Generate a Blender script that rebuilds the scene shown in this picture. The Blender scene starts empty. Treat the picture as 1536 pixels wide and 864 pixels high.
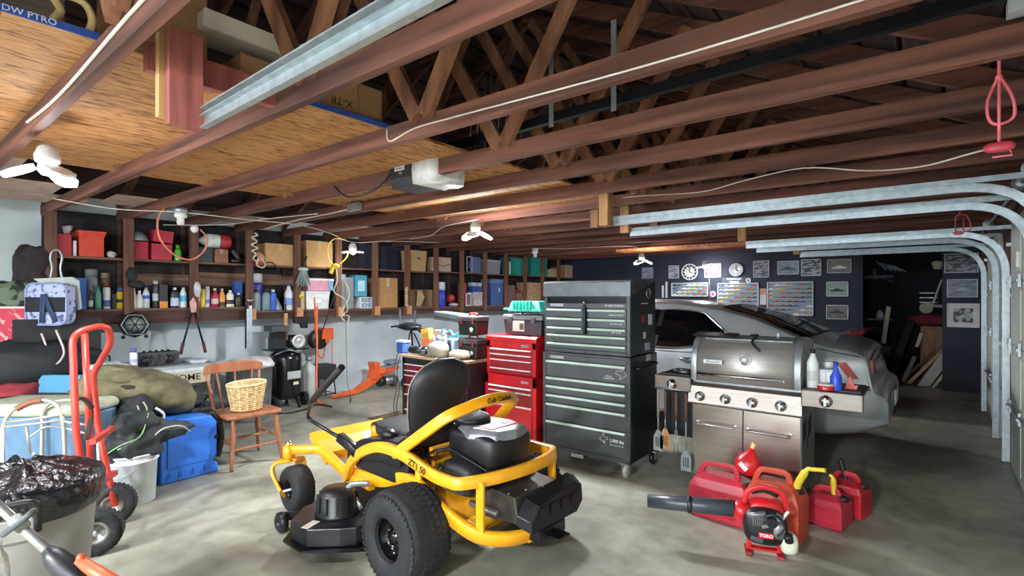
import bpy, math, random
from mathutils import Vector, Matrix, Euler, noise
random.seed(7)
S = bpy.context.scene
COL = S.collection
PI = math.pi
R_ = math.radians
# ---------------------------------------------------------------- colours and materials
def hx(h):
    h = h.lstrip('#')
    o = []
    for i in (0, 2, 4):
        v = int(h[i:i+2], 16) / 255
        o.append(v / 12.92 if v <= .04045 else ((v + .055) / 1.055) ** 2.4)
    return (*o, 1)
MATS = {}
def M(name, col='#888888', rough=.55, metal=0, var=.12, scale=12, bump=0, stretch=(1, 1, 1), col2=None,
      emit=0, alpha=1, trans=0, coat=0, detail=3, bscale=None, lo=.35, hi=.65, spec=None):
    if name in MATS: return MATS[name]
    m = bpy.data.materials.new(name); m.use_nodes = True
    nt = m.node_tree; b = nt.nodes['Principled BSDF']
    c = hx(col)
    b.inputs['Roughness'].default_value = rough
    b.inputs['Metallic'].default_value = metal
    if spec is not None: b.inputs['Specular IOR Level'].default_value = spec
    if coat: b.inputs['Coat Weight'].default_value = coat
    tc = nt.nodes.new('ShaderNodeTexCoord'); mp = nt.nodes.new('ShaderNodeMapping')
    mp.inputs['Scale'].default_value = stretch
    nt.links.new(tc.outputs['Object'], mp.inputs['Vector'])
    n = nt.nodes.new('ShaderNodeTexNoise'); n.inputs['Scale'].default_value = scale
    n.inputs['Detail'].default_value = detail
    nt.links.new(mp.outputs['Vector'], n.inputs['Vector'])
    r = nt.nodes.new('ShaderNodeValToRGB')
    if col2: c2 = hx(col2)
    else: c2 = tuple(min(1, v * (1 - var * 1.6)) for v in c[:3]) + (1,)
    c1 = c if col2 else tuple(min(1, v * (1 + var)) for v in c[:3]) + (1,)
    r.color_ramp.elements[0].color = c2; r.color_ramp.elements[0].position = lo
    r.color_ramp.elements[1].color = c1; r.color_ramp.elements[1].position = hi
    nt.links.new(n.outputs['Fac'], r.inputs['Fac'])
    nt.links.new(r.outputs['Color'], b.inputs['Base Color'])
    if bump:
        n2 = n
        if bscale:
            n2 = nt.nodes.new('ShaderNodeTexNoise'); n2.inputs['Scale'].default_value = bscale
            n2.inputs['Detail'].default_value = 4
            nt.links.new(mp.outputs['Vector'], n2.inputs['Vector'])
        bp = nt.nodes.new('ShaderNodeBump'); bp.inputs['Strength'].default_value = min(1, bump)
        bp.inputs['Distance'].default_value = .01 * max(1, bump)
        nt.links.new(n2.outputs['Fac'], bp.inputs['Height']); nt.links.new(bp.outputs['Normal'], b.inputs['Normal'])
    if emit:
        b.inputs['Emission Color'].default_value = c; b.inputs['Emission Strength'].default_value = emit
    if trans: b.inputs['Transmission Weight'].default_value = trans
    if alpha < 1: b.inputs['Alpha'].default_value = alpha
    MATS[name] = m
    return m
def PM(col, rough=.5, metal=0, **k):      # painted / plastic colour, made on demand
    return M('paint_%s_%d_%d' % (col.strip('#'), int(rough * 100), int(metal * 100)), col, rough, metal, **{'var': .06, **k})
# ---------------------------------------------------------------- mesh builder
def V3(*a): return Vector(a[0]) if len(a) == 1 else Vector(a)
def smooth_path(pts, n=5, closed=False):
    P = [Vector(p) for p in pts]; out = []; L = len(P)
    rng = range(L if closed else L - 1)
    for i in rng:
        if closed: p0, p1, p2, p3 = P[i-1], P[i], P[(i+1) % L], P[(i+2) % L]
        else: p0, p1, p2, p3 = P[max(i-1, 0)], P[i], P[i+1], P[min(i+2, L-1)]
        for k in range(n):
            t = k / n
            out.append(.5 * ((2*p1) + (p2-p0)*t + (2*p0-5*p1+4*p2-p3)*t*t + (-p0+3*p1-3*p2+p3)*t*t*t))
    if not closed: out.append(P[-1])
    return out
def fillet(pts, r, n=5):
    P = [Vector(p) for p in pts]; out = [P[0]]
    for i in range(1, len(P)-1):
        a, b, c = P[i-1], P[i], P[i+1]
        d1 = (a-b); d2 = (c-b); rr = min(r, d1.length*.48, d2.length*.48)
        s = b + d1.normalized()*rr; e = b + d2.normalized()*rr
        for k in range(n+1):
            t = k/n; out.append((1-t)**2*s + 2*t*(1-t)*b + t*t*e)
    out.append(P[-1]); return out
class MB:
    def __init__(s): s.v = []; s.f = []; s.sm = []; s.T = Matrix.Identity(4)
    def add(s, vs, fs, smooth=False):
        o = len(s.v); s.v += [s.T @ Vector(v) for v in vs]
        for f in fs: s.f.append([o+i for i in f]); s.sm.append(smooth)
        return s
    def box(s, c, d, rot=None):
        x, y, z = [q/2 for q in d]; c = Vector(c)
        vs = [Vector((a, b, e)) for a in (-x, x) for b in (-y, y) for e in (-z, z)]
        if rot is not None:
            r = rot if isinstance(rot, Matrix) else Euler(rot).to_matrix()
            vs = [r @ v for v in vs]
        return s.add([v+c for v in vs], [(0,1,3,2),(4,6,7,5),(0,4,5,1),(2,3,7,6),(0,2,6,4),(1,5,7,3)])
    def bx(s, x0, x1, y0, y1, z0, z1): return s.box(((x0+x1)/2, (y0+y1)/2, (z0+z1)/2), (abs(x1-x0), abs(y1-y0), abs(z1-z0)))
    def frames(s, P, up, closed=False):
        L = len(P); T = []
        for i in range(L):
            a = P[i-1] if (i or closed) else P[0]; b = P[(i+1) % L] if (i < L-1 or closed) else P[-1]
            t = b-a; T.append(t.normalized() if t.length > 1e-9 else Vector((1,0,0)))
        u = Vector(up)
        if abs(u.normalized().dot(T[0])) > .95: u = Vector((1, .1, 0)) if abs(T[0].x) < .9 else Vector((0, 1, .1))
        F = []
        for t in T:
            u = u - t*u.dot(t)
            u = u.normalized() if u.length > 1e-6 else t.orthogonal().normalized()
            F.append((u.copy(), t.cross(u)))
        return F
    def sweep(s, pts, prof, up=(0,0,1), closed=False, cap=True, smooth=True, scale=None):
        P = [Vector(p) for p in pts]; F = s.frames(P, up, closed); n = len(prof); vs = []
        for i, (p, (u, w)) in enumerate(zip(P, F)):
            k = scale[i] if scale else 1
            for a, b in prof: vs.append(p + w*a*k + u*b*k)
        L = len(P); fs = []
        for i in range(L if closed else L-1):
            j = (i+1) % L
            for k in range(n): fs.append((i*n+k, i*n+(k+1) % n, j*n+(k+1) % n, j*n+k))
        s.add(vs, fs, smooth)
        if cap and not closed:
            o = len(s.v) - L*n
            s.f.append([o+k for k in range(n)][::-1]); s.sm.append(False)
            s.f.append([o+(L-1)*n+k for k in range(n)]); s.sm.append(False)
        return s
    def tube(s, pts, r, n=8, closed=False, up=(0,0,1), cap=True):
        if isinstance(r, (list, tuple)): sc = list(r); r0 = 1
        else: sc = None; r0 = r
        return s.sweep(pts, [(r0*math.cos(2*PI*k/n), r0*math.sin(2*PI*k/n)) for k in range(n)], up, closed, cap, True, sc)
    def bar(s, p0, p1, w, h, up=(0,0,1)):
        a, b = w/2, h/2
        return s.sweep([p0, p1], [(-a,-b),(a,-b),(a,b),(-a,b)], up, smooth=False)
    def cyl(s, p0, p1, r, n=16): return s.tube([p0, p1], r, n)
    def lathe(s, prof, c=(0,0,0), n=20, axis='z', smooth=True, arc=1, cap=None):
        vs = []; c = Vector(c); m = len(prof)
        if cap is None: cap = prof[0] != prof[-1]
        for k in range(n):
            a = 2*PI*k/n*arc; ca, sa = math.cos(a), math.sin(a)
            for r, z in prof:
                if axis == 'z': v = (r*ca, r*sa, z)
                elif axis == 'y': v = (r*sa, z, r*ca)
                else: v = (z, r*ca, r*sa)
                vs.append(c+Vector(v))
        fs = []
        for k in range(n if arc == 1 else n-1):
            j = (k+1) % n
            for i in range(m-1): fs.append((k*m+i, j*m+i, j*m+i+1, k*m+i+1))
        s.add(vs, fs, smooth); o = len(s.v)-n*m
        if arc == 1 and cap:
            if prof[0][0] > 1e-5: s.f.append([o+k*m for k in range(n)][::-1]); s.sm.append(False)
            if prof[-1][0] > 1e-5: s.f.append([o+k*m+m-1 for k in range(n)]); s.sm.append(False)
        return s
    def prism(s, poly, d0, d1, axis='y', smooth=False):
        def mk(a, b, d):
            return {'y': (a, d, b), 'x': (d, a, b), 'z': (a, b, d)}[axis]
        n = len(poly); vs = [mk(a, b, d0) for a, b in poly] + [mk(a, b, d1) for a, b in poly]
        s.add(vs, [(k, (k+1) % n, n+(k+1) % n, n+k) for k in range(n)], smooth)
        o = len(s.v)-2*n
        s.f.append([o+k for k in range(n)][::-1]); s.sm.append(False)
        s.f.append([o+n+k for k in range(n)]); s.sm.append(False)
        return s
    def ell(s, c, r, nu=16, nv=10, nz=0, ns=3, e=1, seed=0):
        vs = []; c = Vector(c); f_ = lambda q: math.copysign(abs(q)**e, q)
        for j in range(nv+1):
            t = PI*j/nv
            for i in range(nu):
                a = 2*PI*i/nu
                d = Vector((f_(math.sin(t))*f_(math.cos(a)), f_(math.sin(t))*f_(math.sin(a)), f_(math.cos(t))))
                k = 1 + (nz*noise.noise(d*ns+Vector((seed, seed*1.7, 3.1))) if nz else 0)
                vs.append(c+Vector((d.x*r[0]*k, d.y*r[1]*k, d.z*r[2]*k)))
        fs = [(j*nu+i, (j+1)*nu+i, (j+1)*nu+(i+1) % nu, j*nu+(i+1) % nu) for j in range(nv) for i in range(nu)]
        return s.add(vs, fs, True)
    def loft(s, rings, closed=True, cap=True, smooth=True):
        n = len(rings[0]); vs = [p for r in rings for p in r]; fs = []
        for i in range(len(rings)-1):
            for k in range(n if closed else n-1): fs.append((i*n+k, i*n+(k+1) % n, (i+1)*n+(k+1) % n, (i+1)*n+k))
        s.add(vs, fs, smooth)
        if cap and closed:
            o = len(s.v)-len(vs)
            s.f.append([o+k for k in range(n)][::-1]); s.sm.append(False)
            s.f.append([o+len(vs)-n+k for k in range(n)]); s.sm.append(False)
        return s
    def quad(s, *p): return s.add(p, [tuple(range(len(p)))])
    def build(s, name, mat, parent=None, bevel=0, sub=0, loc=None, rot=None, seg=2, solid=0, jit=0):
        me = bpy.data.meshes.new(name); vs = s.v
        if jit:
            vs = [v+Vector((noise.noise(v*9+Vector((1,2,3))), noise.noise(v*9+Vector((7,2,5))), noise.noise(v*9+Vector((4,9,3)))))*jit for v in vs]
        me.from_pydata([tuple(v) for v in vs], [], s.f)
        me.polygons.foreach_set('use_smooth', s.sm); me.update()
        import bmesh
        bm = bmesh.new(); bm.from_mesh(me); bmesh.ops.recalc_face_normals(bm, faces=bm.faces); bm.to_mesh(me); bm.free()
        o = bpy.data.objects.new(name, me); COL.objects.link(o)
        if mat: me.materials.append(mat)
        if parent: o.parent = parent
        if loc: o.location = loc
        if rot: o.rotation_euler = rot
        if bevel:
            b = o.modifiers.new('b', 'BEVEL'); b.width = bevel; b.segments = seg; b.limit_method = 'ANGLE'; b.angle_limit = R_(40)
        if solid:
            b = o.modifiers.new('s', 'SOLIDIFY'); b.thickness = solid; b.offset = 0
        if sub:
            b = o.modifiers.new('u', 'SUBSURF'); b.levels = sub; b.render_levels = sub
        return o
def box(c, d, rot=None): return MB().box(c, d, rot)
def tag(o, label, cat, group=None, kind=None):
    if label: o['label'] = label
    if cat: o['category'] = cat
    if group: o['group'] = group
    if kind: o['kind'] = kind
    return o
def T(name, label, cat, loc=(0,0,0), rz=0, group=None, rot=None):
    o = bpy.data.objects.new(name, None); COL.objects.link(o); o.empty_display_size = .1
    o.location = loc; o.rotation_euler = rot or (0, 0, rz)
    return tag(o, label, cat, group)
def kids(o): return [c for c in bpy.data.objects if c.parent == o]
def dup(o, loc=None, rz=None, label=None, parent=None):
    c = o.copy(); COL.objects.link(c)
    if parent is not None: c.parent = parent
    if loc is not None: c.location = loc
    if rz is not None: c.rotation_euler = (0, 0, rz)
    if label: c['label'] = label
    for k in kids(o): dup(k, parent=c)
    return c
def struct(o, label=None):
    o['kind'] = 'structure'
    if label: o['label'] = label
    return o
def text(body, size, mat, parent, loc, rot, name='lettering', ext=.0006, align='CENTER', bold=0, sx=1, shear=0):
    cu = bpy.data.curves.new(name, 'FONT'); cu.body = body; cu.size = size; cu.extrude = ext; cu.offset = bold
    cu.align_x = align; cu.align_y = 'CENTER'; cu.shear = shear
    cu.materials.append(mat); cu.resolution_u = 3
    o = bpy.data.objects.new(name, cu); COL.objects.link(o); o.parent = parent; o.location = loc; o.rotation_euler = rot
    o.scale = (sx, 1, 1)
    me = bpy.data.meshes.new_from_object(o); me.name = name
    q = bpy.data.objects.new(name, me); COL.objects.link(q); q.parent = parent; q.location = loc; q.rotation_euler = rot; q.scale = (sx, 1, 1)
    bpy.data.objects.remove(o)
    return q
FACE_Y = (PI/2, 0, 0)            # text that faces -Y
FACE_X = (PI/2, 0, PI/2)         # text that faces +X
# ---- materials shared everywhere
joistm = M('joist_wood', '#80503f', .8, var=.3, scale=2.2, stretch=(.35, 8, 8), bump=.15, col2='#47291f', detail=5)
webm = M('web_wood', '#a4714f', .75, scale=3, stretch=(3, 3, .6), col2='#6b4130', detail=5)
pinkm = M('red_stained_wood', '#a65f55', .7, scale=3, stretch=(8, 8, .6), col2='#7e3f3a')
palew = M('pale_pine', '#c79a66', .7, scale=3, stretch=(5, 5, .5), col2='#a8794a')
darkw = M('dark_shelf_wood', '#54382f', .8, scale=3, stretch=(8, .6, 8), col2='#35231f', bump=.1)
postm = M('shelf_post_wood', '#6e4b3e', .75, scale=3, stretch=(8, 8, .6), col2='#573628')
roofm = M('roof_boards', '#4b3631', .85, scale=2, stretch=(9, .6, 9), col2='#2c1f1e')
feltm = M('dark_felt', '#211f24', .9, scale=4, var=.3)
galv = M('galvanised_steel', '#b9c4c8', .42, .75, scale=22, col2='#a3aeb2', detail=6)
steel = M('stainless_steel', '#c4c0bb', .34, .9, scale=3, stretch=(1, 1, 40), col2='#9d9892')
chrome = M('chrome', '#dcdcdc', .12, 1, var=.02)
blackp = M('black_plastic', '#15161a', .42, var=.2)
blackm = M('black_metal', '#121317', .3, .2, var=.2)
rubber = M('tyre_rubber', '#1b1c1f', .75, var=.25, scale=30)
navy = M('navy_wall_paint', '#222a3a', .7, var=.12, scale=3)
whitew = M('white_wall_paint', '#cbd5d8', .75, scale=1.7, col2='#b3bfc3', bump=.05)
card = M('cardboard', '#b98f63', .8, scale=5, col2='#a67c52')
cordw = M('white_cord', '#d9cfc4', .5, var=.05)
pinkr = M('pink_cord', '#d8616b', .6, var=.1)
yel = M('yellow_paint', '#f0a91c', .35, coat=.5, scale=8, col2='#e39a12', lo=.2, hi=.8)
redp = M('red_paint', '#c3161f', .33, coat=.4, var=.08)
LAMP_E = 320
BULB_K = 1.1
EXPO = 1.3
# ================================================================ the room
XW, XD, YF, YB = -7.15, .56, 10.55, -3.0    # shelf wall, door wall, far wall, wall behind
JZ = 2.33
JD = .102
def osb():
    m = bpy.data.materials.new('osb'); m.use_nodes = True; nt = m.node_tree; b = nt.nodes['Principled BSDF']
    tc = nt.nodes.new('ShaderNodeTexCoord')
    mp = nt.nodes.new('ShaderNodeMapping'); mp.inputs['Scale'].default_value = (30, 5, 10)
    mp.inputs['Rotation'].default_value = (0, 0, .25)
    nt.links.new(tc.outputs['Object'], mp.inputs['Vector'])
    vo = nt.nodes.new('ShaderNodeTexNoise'); vo.inputs['Scale'].default_value = 1.5; vo.inputs['Detail'].default_value = 6; vo.inputs['Distortion'].default_value = 1.2
    nt.links.new(mp.outputs['Vector'], vo.inputs['Vector'])
    r = nt.nodes.new('ShaderNodeValToRGB'); r.color_ramp.elements[0].position = .37; r.color_ramp.elements[1].position = .66
    r.color_ramp.elements[0].color = hx('#6f4424'); r.color_ramp.elements[1].color = hx('#bf8c58')
    e = r.color_ramp.elements.new(.46); e.color = hx('#aa7643')
    nt.links.new(vo.outputs['Fac'], r.inputs['Fac']); nt.links.new(r.outputs['Color'], b.inputs['Base Color'])
    b.inputs['Roughness'].default_value = .8
    return m
osbm = osb()
def floor_mat():
    m = bpy.data.materials.new('concrete'); m.use_nodes = True; nt = m.node_tree; b = nt.nodes['Principled BSDF']; L = nt.links.new
    tc = nt.nodes.new('ShaderNodeTexCoord')
    def nz(sc, det, dist=0):
        n = nt.nodes.new('ShaderNodeTexNoise'); n.inputs['Scale'].default_value = sc; n.inputs['Detail'].default_value = det; n.inputs['Distortion'].default_value = dist
        L(tc.outputs['Object'], n.inputs['Vector']); return n
    a = nz(.9, 6, .6); r1 = nt.nodes.new('ShaderNodeValToRGB')
    r1.color_ramp.elements[0].position = .33; r1.color_ramp.elements[0].color = hx('#706d61')
    r1.color_ramp.elements[1].position = .62; r1.color_ramp.elements[1].color = hx('#a9aa99')
    L(a.outputs['Fac'], r1.inputs['Fac'])
    c = nz(7, 8, .4); r2 = nt.nodes.new('ShaderNodeValToRGB')
    r2.color_ramp.elements[0].position = .3; r2.color_ramp.elements[0].color = (.62, .6, .56, 1)
    r2.color_ramp.elements[1].position = .6; r2.color_ramp.elements[1].color = (1, 1, 1, 1)
    L(c.outputs['Fac'], r2.inputs['Fac'])
    mx = nt.nodes.new('ShaderNodeMixRGB'); mx.blend_type = 'MULTIPLY'; mx.inputs[0].default_value = .8
    L(r1.outputs['Color'], mx.inputs[1]); L(r2.outputs['Color'], mx.inputs[2]); L(mx.outputs['Color'], b.inputs['Base Color'])
    r3 = nt.nodes.new('ShaderNodeMapRange'); r3.inputs[3].default_value = .3; r3.inputs[4].default_value = .6
    L(a.outputs['Fac'], r3.inputs[0]); L(r3.outputs[0], b.inputs['Roughness'])
    bp = nt.nodes.new('ShaderNodeBump'); bp.inputs['Strength'].default_value = .06; L(c.outputs['Fac'], bp.inputs['Height']); L(bp.outputs['Normal'], b.inputs['Normal'])
    return m
fl = struct(MB().bx(XW-.1, XD+1.6, YB-.1, 12.9, -.1, 0).build('floor', floor_mat()), 'worn grey concrete garage floor')
struct(MB().bx(XW-.12, XW, YB, YF+.1, 0, 2.75).build('wall_left', whitew), 'white painted block wall behind the long shelves')
# upper dark lining of the shelf wall
struct(MB().bx(XW, XW+.02, 1.0, YF, 1.2, 2.4).build('trim_1', M('dark_shelf_back', '#262224', .85, var=.2)), 'dark boards lining the wall behind the shelves')
struct(MB().bx(XW, XD, YB-.12, YB, 0, 4.7).build('wall_back', whitew))
# far navy wall with its opening into a dark lean-to
OX0, OX1 = -.93, .11
w = MB().bx(XW, OX0, YF, YF+.12, 0, 4.7).bx(OX0, OX1, YF, YF+.12, 2.32, 4.7).bx(OX1, XD+.12, YF, YF+.12, 0, 4.7)
struct(w.build('wall_far', navy), 'dark navy far wall hung with pictures')
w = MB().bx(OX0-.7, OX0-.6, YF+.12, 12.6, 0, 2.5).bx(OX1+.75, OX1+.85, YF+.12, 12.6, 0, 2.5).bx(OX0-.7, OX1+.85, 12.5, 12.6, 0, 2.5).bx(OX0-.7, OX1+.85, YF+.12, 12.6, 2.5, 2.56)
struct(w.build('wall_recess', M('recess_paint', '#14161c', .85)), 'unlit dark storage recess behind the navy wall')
# roof deck: two slopes, boards with gaps over dark felt
RIDGE = (XW+XD)/2; RZ = 2.42+.5*(XD-RIDGE)
def rz_at(x): return RZ-.5*abs(x-RIDGE)
w = MB()
for sgn in (-1, 1):
    x0 = RIDGE; x1 = XD+.1 if sgn > 0 else XW-.1
    n = 20
    for i in range(n):
        a = i/n; b2 = (i+.86)/n
        xa = x0+(x1-x0)*a; xb = x0+(x1-x0)*b2
        za, zb = rz_at(xa)+.16, rz_at(xb)+.16
        w.sweep([((xa+xb)/2, YB-.1, (za+zb)/2), ((xa+xb)/2, YF+.1, (za+zb)/2)], [(-abs(xb-xa)*.56, -.01), (abs(xb-xa)*.56, -.01), (abs(xb-xa)*.56, .01), (-abs(xb-xa)*.56, .01)],
                up=(.447*sgn, 0, .894), smooth=False)
struct(w.build('roof', roofm), 'dark roof boards above the trusses')
w = MB()
for sgn in (-1, 1):
    x1 = XD+.15 if sgn > 0 else XW-.15
    w.quad((RIDGE, YB-.1, RZ+.2), (RIDGE, YF+.1, RZ+.2), (x1, YF+.1, rz_at(x1)+.2), (x1, YB-.1, rz_at(x1)+.2))
    w.quad((RIDGE, YB-.1, RZ+.24), (RIDGE, YF+.1, RZ+.24), (x1, YF+.1, rz_at(x1)+.24), (x1, YB-.1, rz_at(x1)+.24))
struct(w.build('ceiling', feltm), 'dark roof felt')
# door wall
def dw(y0, y1, z0, z1): return (XD, XD+.14, y0, y1, z0, z1)
DOORS = [(-2.45, .62), (.9, 4.1), (4.85, 6.2), (7.42, 8.75)]
w = MB(); prev = YB
for a, b2 in DOORS: w.bx(*dw(prev, a, 0, 2.45)); w.bx(*dw(a, b2, 2.12, 2.45)); prev = b2
w.bx(*dw(prev, YF, 0, 2.45))
w.prism([(XD, 2.45), (XD+.14, 2.45), (XD+.14, 2.5), (XD, 2.6)], YB, YF)
struct(w.build('wall_right', M('door_wall_wood', '#7c5548', .8, scale=3, col2='#51342b')), 'timber framed wall between the overhead doors')
doorw = M('door_panel_white', '#d4d6c8', .5, scale=3, col2='#c3c6b8')
for n, (a, b2) in enumerate(DOORS):
    w = MB()
    for k in range(4):
        z0 = .01+k*.535
        w.bx(XD-.035, XD+.01, a-.04, b2+.04, z0, z0+.53)
        m = 4 if b2-a > 2 else 2
        for i in range(m):
            ya = a+.05+(b2-a-.1)*i/m+.03; yb = a+.05+(b2-a-.1)*(i+1)/m-.03
            w.bx(XD-.042, XD-.034, ya, yb, z0+.07, z0+.46)
    d = struct(w.build('door_%d' % (n+1), doorw, bevel=.004), 'white sectional overhead door')
    for k in range(1, 4):
        z = .01+k*.535
        for y in (a+.02, b2-.04, (a+b2)/2):
            MB().bx(XD-.06, XD-.043, y-.03, y+.03, z-.05, z+.05).cyl((XD-.06, y-.05, z), (XD-.06, y+.05, z), .012, 8).build('hinge', galv, d)
    MB().cyl((XD-.05, a+.05, .56), (XD-.05, b2-.05, .56), .014, 6).build('brace_rod', galv, d)
# tracks
def track(y, xe, label, side, z=2.17, ztop=None):
    # C-profile rail: vertical run beside the door, curve, horizontal run
    xv = XD-.06
    pts = fillet([(xv, y, .02), (xv, y, z), (xe, y, z+.0)], .38, 10)
    prof = [(-.03*side, -.006), (.03*side, -.006)]
    t = T('overhead_door_track', label, 'door track', (0, 0, 0))
    w = MB()
    # web (faces the room side) + two flanges, swept as thin sections
    web = [(-.004, -.024), (.004, -.024), (.004, .024), (-.004, .024)]
    fl1 = [(-.011, .02), (.011, .02), (.011, .026), (-.011, .026)]
    fl2 = [(-.011, -.026), (.011, -.026), (.011, -.02), (-.011, -.02)]
    for pr in (web, [(a2+.012*side, b3) for a2, b3 in fl1], [(a2+.012*side, b3) for a2, b3 in fl2]): w.sweep(pts, pr, up=(-1, 0, 0), smooth=False)
    w.build('rail', galv, t)
    w = MB(); w.sweep([(XD-.02, y+.02*side, z+.036), (xe, y+.02*side, z+.036)], [(-.003, -.016), (.003, -.016), (.003, .016), (-.003, .016)], smooth=False)
    w.sweep([(XD-.02, y+.0*side, z+.052), (xe, y+.0*side, z+.052)], [(-.022, -.003), (.022, -.003), (.022, .003), (-.022, .003)], smooth=False)
    w.build('angle_iron', galv, t)
    w = MB().bx(XD-.012, XD-.005, y-.03, y+.03, .0, z)
    w.build('side_angle', galv, t)
    for zz in (.5, 1.0, 1.5, 1.95): MB().bx(xv+.0, XD-.01, y-.02, y-.012, zz-.015, zz+.015).build('bracket', galv, t)
    return t
track(.78, -2.18, 'galvanised overhead door track ending beside the hanging red board', 1)
track(4.25, -2.28, 'long galvanised door track with its end on a short pine block', -1)
track(4.75, -2.36, 'galvanised track just beyond the longest one, with a rusted white end', 1, z=2.12)
track(6.32, -1.68, 'galvanised track curving down beside the white door with a brace rod', -1, z=2.07)
track(7.3, -1.81, 'second galvanised track curving down just beyond its neighbour', 1, z=2.09)
track(8.88, -1.58, 'thin galvanised track nearest the navy wall pictures', -1, z=2.11)
# torsion shaft with springs over the door
t = T('torsion_spring_bar', 'steel shaft and dark springs above the closed overhead doors', 'door spring', (XD-.1, 0, 2.26))
MB().cyl((0, 2.6, 0), (0, 9, 0), .013, 8).build('shaft', galv, t)
for ya in (4.95, 7.5):
    w = MB(); pts = [(.03*math.cos(k*.9), ya+k*.0022, .03*math.sin(k*.9)) for k in range(0, 220)]
    w.tube(pts, .005, 5); w.build('spring', M('spring_dark', '#3a3634', .5, .6), t)
for ya in (4.3, 4.8, 6.2, 7.4): MB().lathe([(.02, 0), (.055, .005), (.05, .02), (.055, .035), (.02, .04)], (0, ya, 0), 16, 'y').build('cable_drum', galv, t)
# ---------------------------------------------------------------- trusses
SK = .2
def jy(k, x): return 1.01+.635*(k-1)+SK*(x-XW)/(XD-XW)
for k in range(-4, 17):
    y0 = jy(k, XW); y1 = jy(k, XD)
    if y1 > YF: break
    def at(x, z): return Vector((x, jy(k, x), z))
    w = MB().bar(at(XW+.01, JZ+JD/2), at(XD-.01, JZ+JD/2), .04, JD)
    j = struct(w.build('beam', joistm), 'red-brown roof truss running across the garage')
    w = MB()
    for sgn in (-1, 1):
        xe = XD-.02 if sgn > 0 else XW+.02
        w.bar(at(RIDGE, RZ+.06), at(xe, rz_at(xe)+.06), .04, .12)
    w.build('rafter', joistm, j)
    w = MB(); L3 = (XD-XW)
    for sgn in (-1, 1):
        n1 = RIDGE+sgn*L3/6; q = RIDGE+sgn*L3/4
        w.bar(at(n1, JZ+.09)+Vector((0, -.041, 0)), at(q, rz_at(q)+.05)+Vector((0, -.041, 0)), .036, .09, up=(1, 0, .3))
        w.bar(at(n1-sgn*.05, JZ+.09)+Vector((0, -.041, 0)), at(RIDGE+sgn*.06, RZ)+Vector((0, -.041, 0)), .036, .09, up=(1, 0, .3))
    w.build('web', webm, j)
# ---------------------------------------------------------------- attic platform
def plat(x0, x1, y0, y1, name='attic_floor', **k):
    return MB().bx(x0, x1, y0, y1, JZ+JD+.002, JZ+.16).build(name, osbm)
t = T('attic_platform', 'two rows of tan chipboard sheets laid over the trusses', 'platform', (0, 0, 0))
for i, (x0, x1) in enumerate(((-4.78, -3.575), (-3.565, -2.36))):
    for (y0, y1) in ((-2.2, .225), (.235, 1.1), (1.11, 3.55), (3.56, 4.75)):
        MB().bx(x0, x1, y0, y1, JZ+JD+.002, JZ+JD+.018).build('sheet', osbm, t)
for (x0, x1, y0, y1) in ((-5.6, -4.8, -1, .6), (-6.3, -5.75, -.4, .95), (-6.9, -6.4, .35, 1.25), (-6.5, -5.9, 1.35, 1.7), (-6.9, -6.3, 2.6, 3.3), (-6.5, -6.0, 3.9, 4.6), (-6.9, -5.7, -1.5, .1)):
    MB().bx(x0, x1, y0, y1, JZ+JD+.002, JZ+JD+.018).build('loose_sheet', M('pale_sheet', '#c4a79a', .8, var=.1), t)
w = MB().bx(-2.357, -2.35, -2.2, .55, JZ+JD-.002, JZ+JD+.025)
w.bx(-2.357, -2.35, 1.2, 1.86, JZ+JD-.002, JZ+JD+.025)
w.build('blue_edge', PM('#2b4f9e', .6), t)['label'] = 'blue painted sheet edge with white stencilled marks'
for y in (.12, .3): text('NNOMINU' if y < .2 else 'DW PTRO', .03, PM('#e8e8e8'), t, (-2.349, y, JZ+JD+.012), FACE_X)
t = T('far_attic_platform', 'orange pine boards laid on the trusses near the navy wall', 'platform', (0, 0, 0))
for i in range(5): MB().bx(-5.6+i*.72, -5.6+i*.72+.7, 7.6, 10.4, JZ+JD+.002, JZ+JD+.025).build('sheet', M('orange_pine', '#c98a55', .7, scale=3, stretch=(8, .5, 8), col2='#9a5f35'), t)
for i in range(4): MB().bx(-4.4, -1.3, 8.28+i*.1, 8.34+i*.1, JZ-.05, JZ-.005).build('plank', M('orange_pine', '#c98a55'), t)
# things stored on the platform
def carton(x0, x1, y0, y1, z0, z1, label, mat=card, group=None, tape=True, cat='cardboard box', name='cardboard_box', rz=0):
    cx, cy = (x0+x1)/2, (y0+y1)/2; a, b, h = (x1-x0)/2, (y1-y0)/2, z1-z0
    t = T(name, label, cat, (cx, cy, z0), rz, group)
    w = MB(); th = .004
    w.bx(-a, a, -b, b, 0, h-.003); w.build('body', mat, t, bevel=.003)
    w = MB().bx(-a, -.001, -b, b, h-.003, h+.001).bx(.001, a, -b, b, h-.003, h+.001); w.build('flap', mat, t)
    if tape: MB().bx(-.025, .025, -b-.001, b+.001, h+.001, h+.0018).bx(-.025, .025, -b-.0015, -b, h-.08, h+.001).bx(-.025, .025, b, b+.0015, h-.08, h+.001).build('tape', PM('#c9b08a', .3), t)
    return t
AZ = JZ+JD+.02
carton(-2.95, -2.5, .6, .9, AZ, AZ+.42, 'tall cardboard box at the platform edge by the saw')
carton(-2.85, -2.45, 1.02, 1.2, AZ, AZ+.16, 'small open cardboard box under the cream light housing')
t = carton(-2.9, -2.42, 1.3, 1.62, AZ, AZ+.3, 'cardboard box lettered X-TR beyond the first truss')
text('X-TR', .06, PM('#3a2a22'), t, (.243, .06, .075), (PI/2, PI, PI/2))
carton(-2.95, -2.45, 1.64, 1.8, AZ, AZ+.22, 'low cardboard box beside the lettered one')
t = T('light_housing', 'cream slatted metal light housing lying on the boxes', 'light housing', (-2.55, 1.06, AZ+.22))
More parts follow.
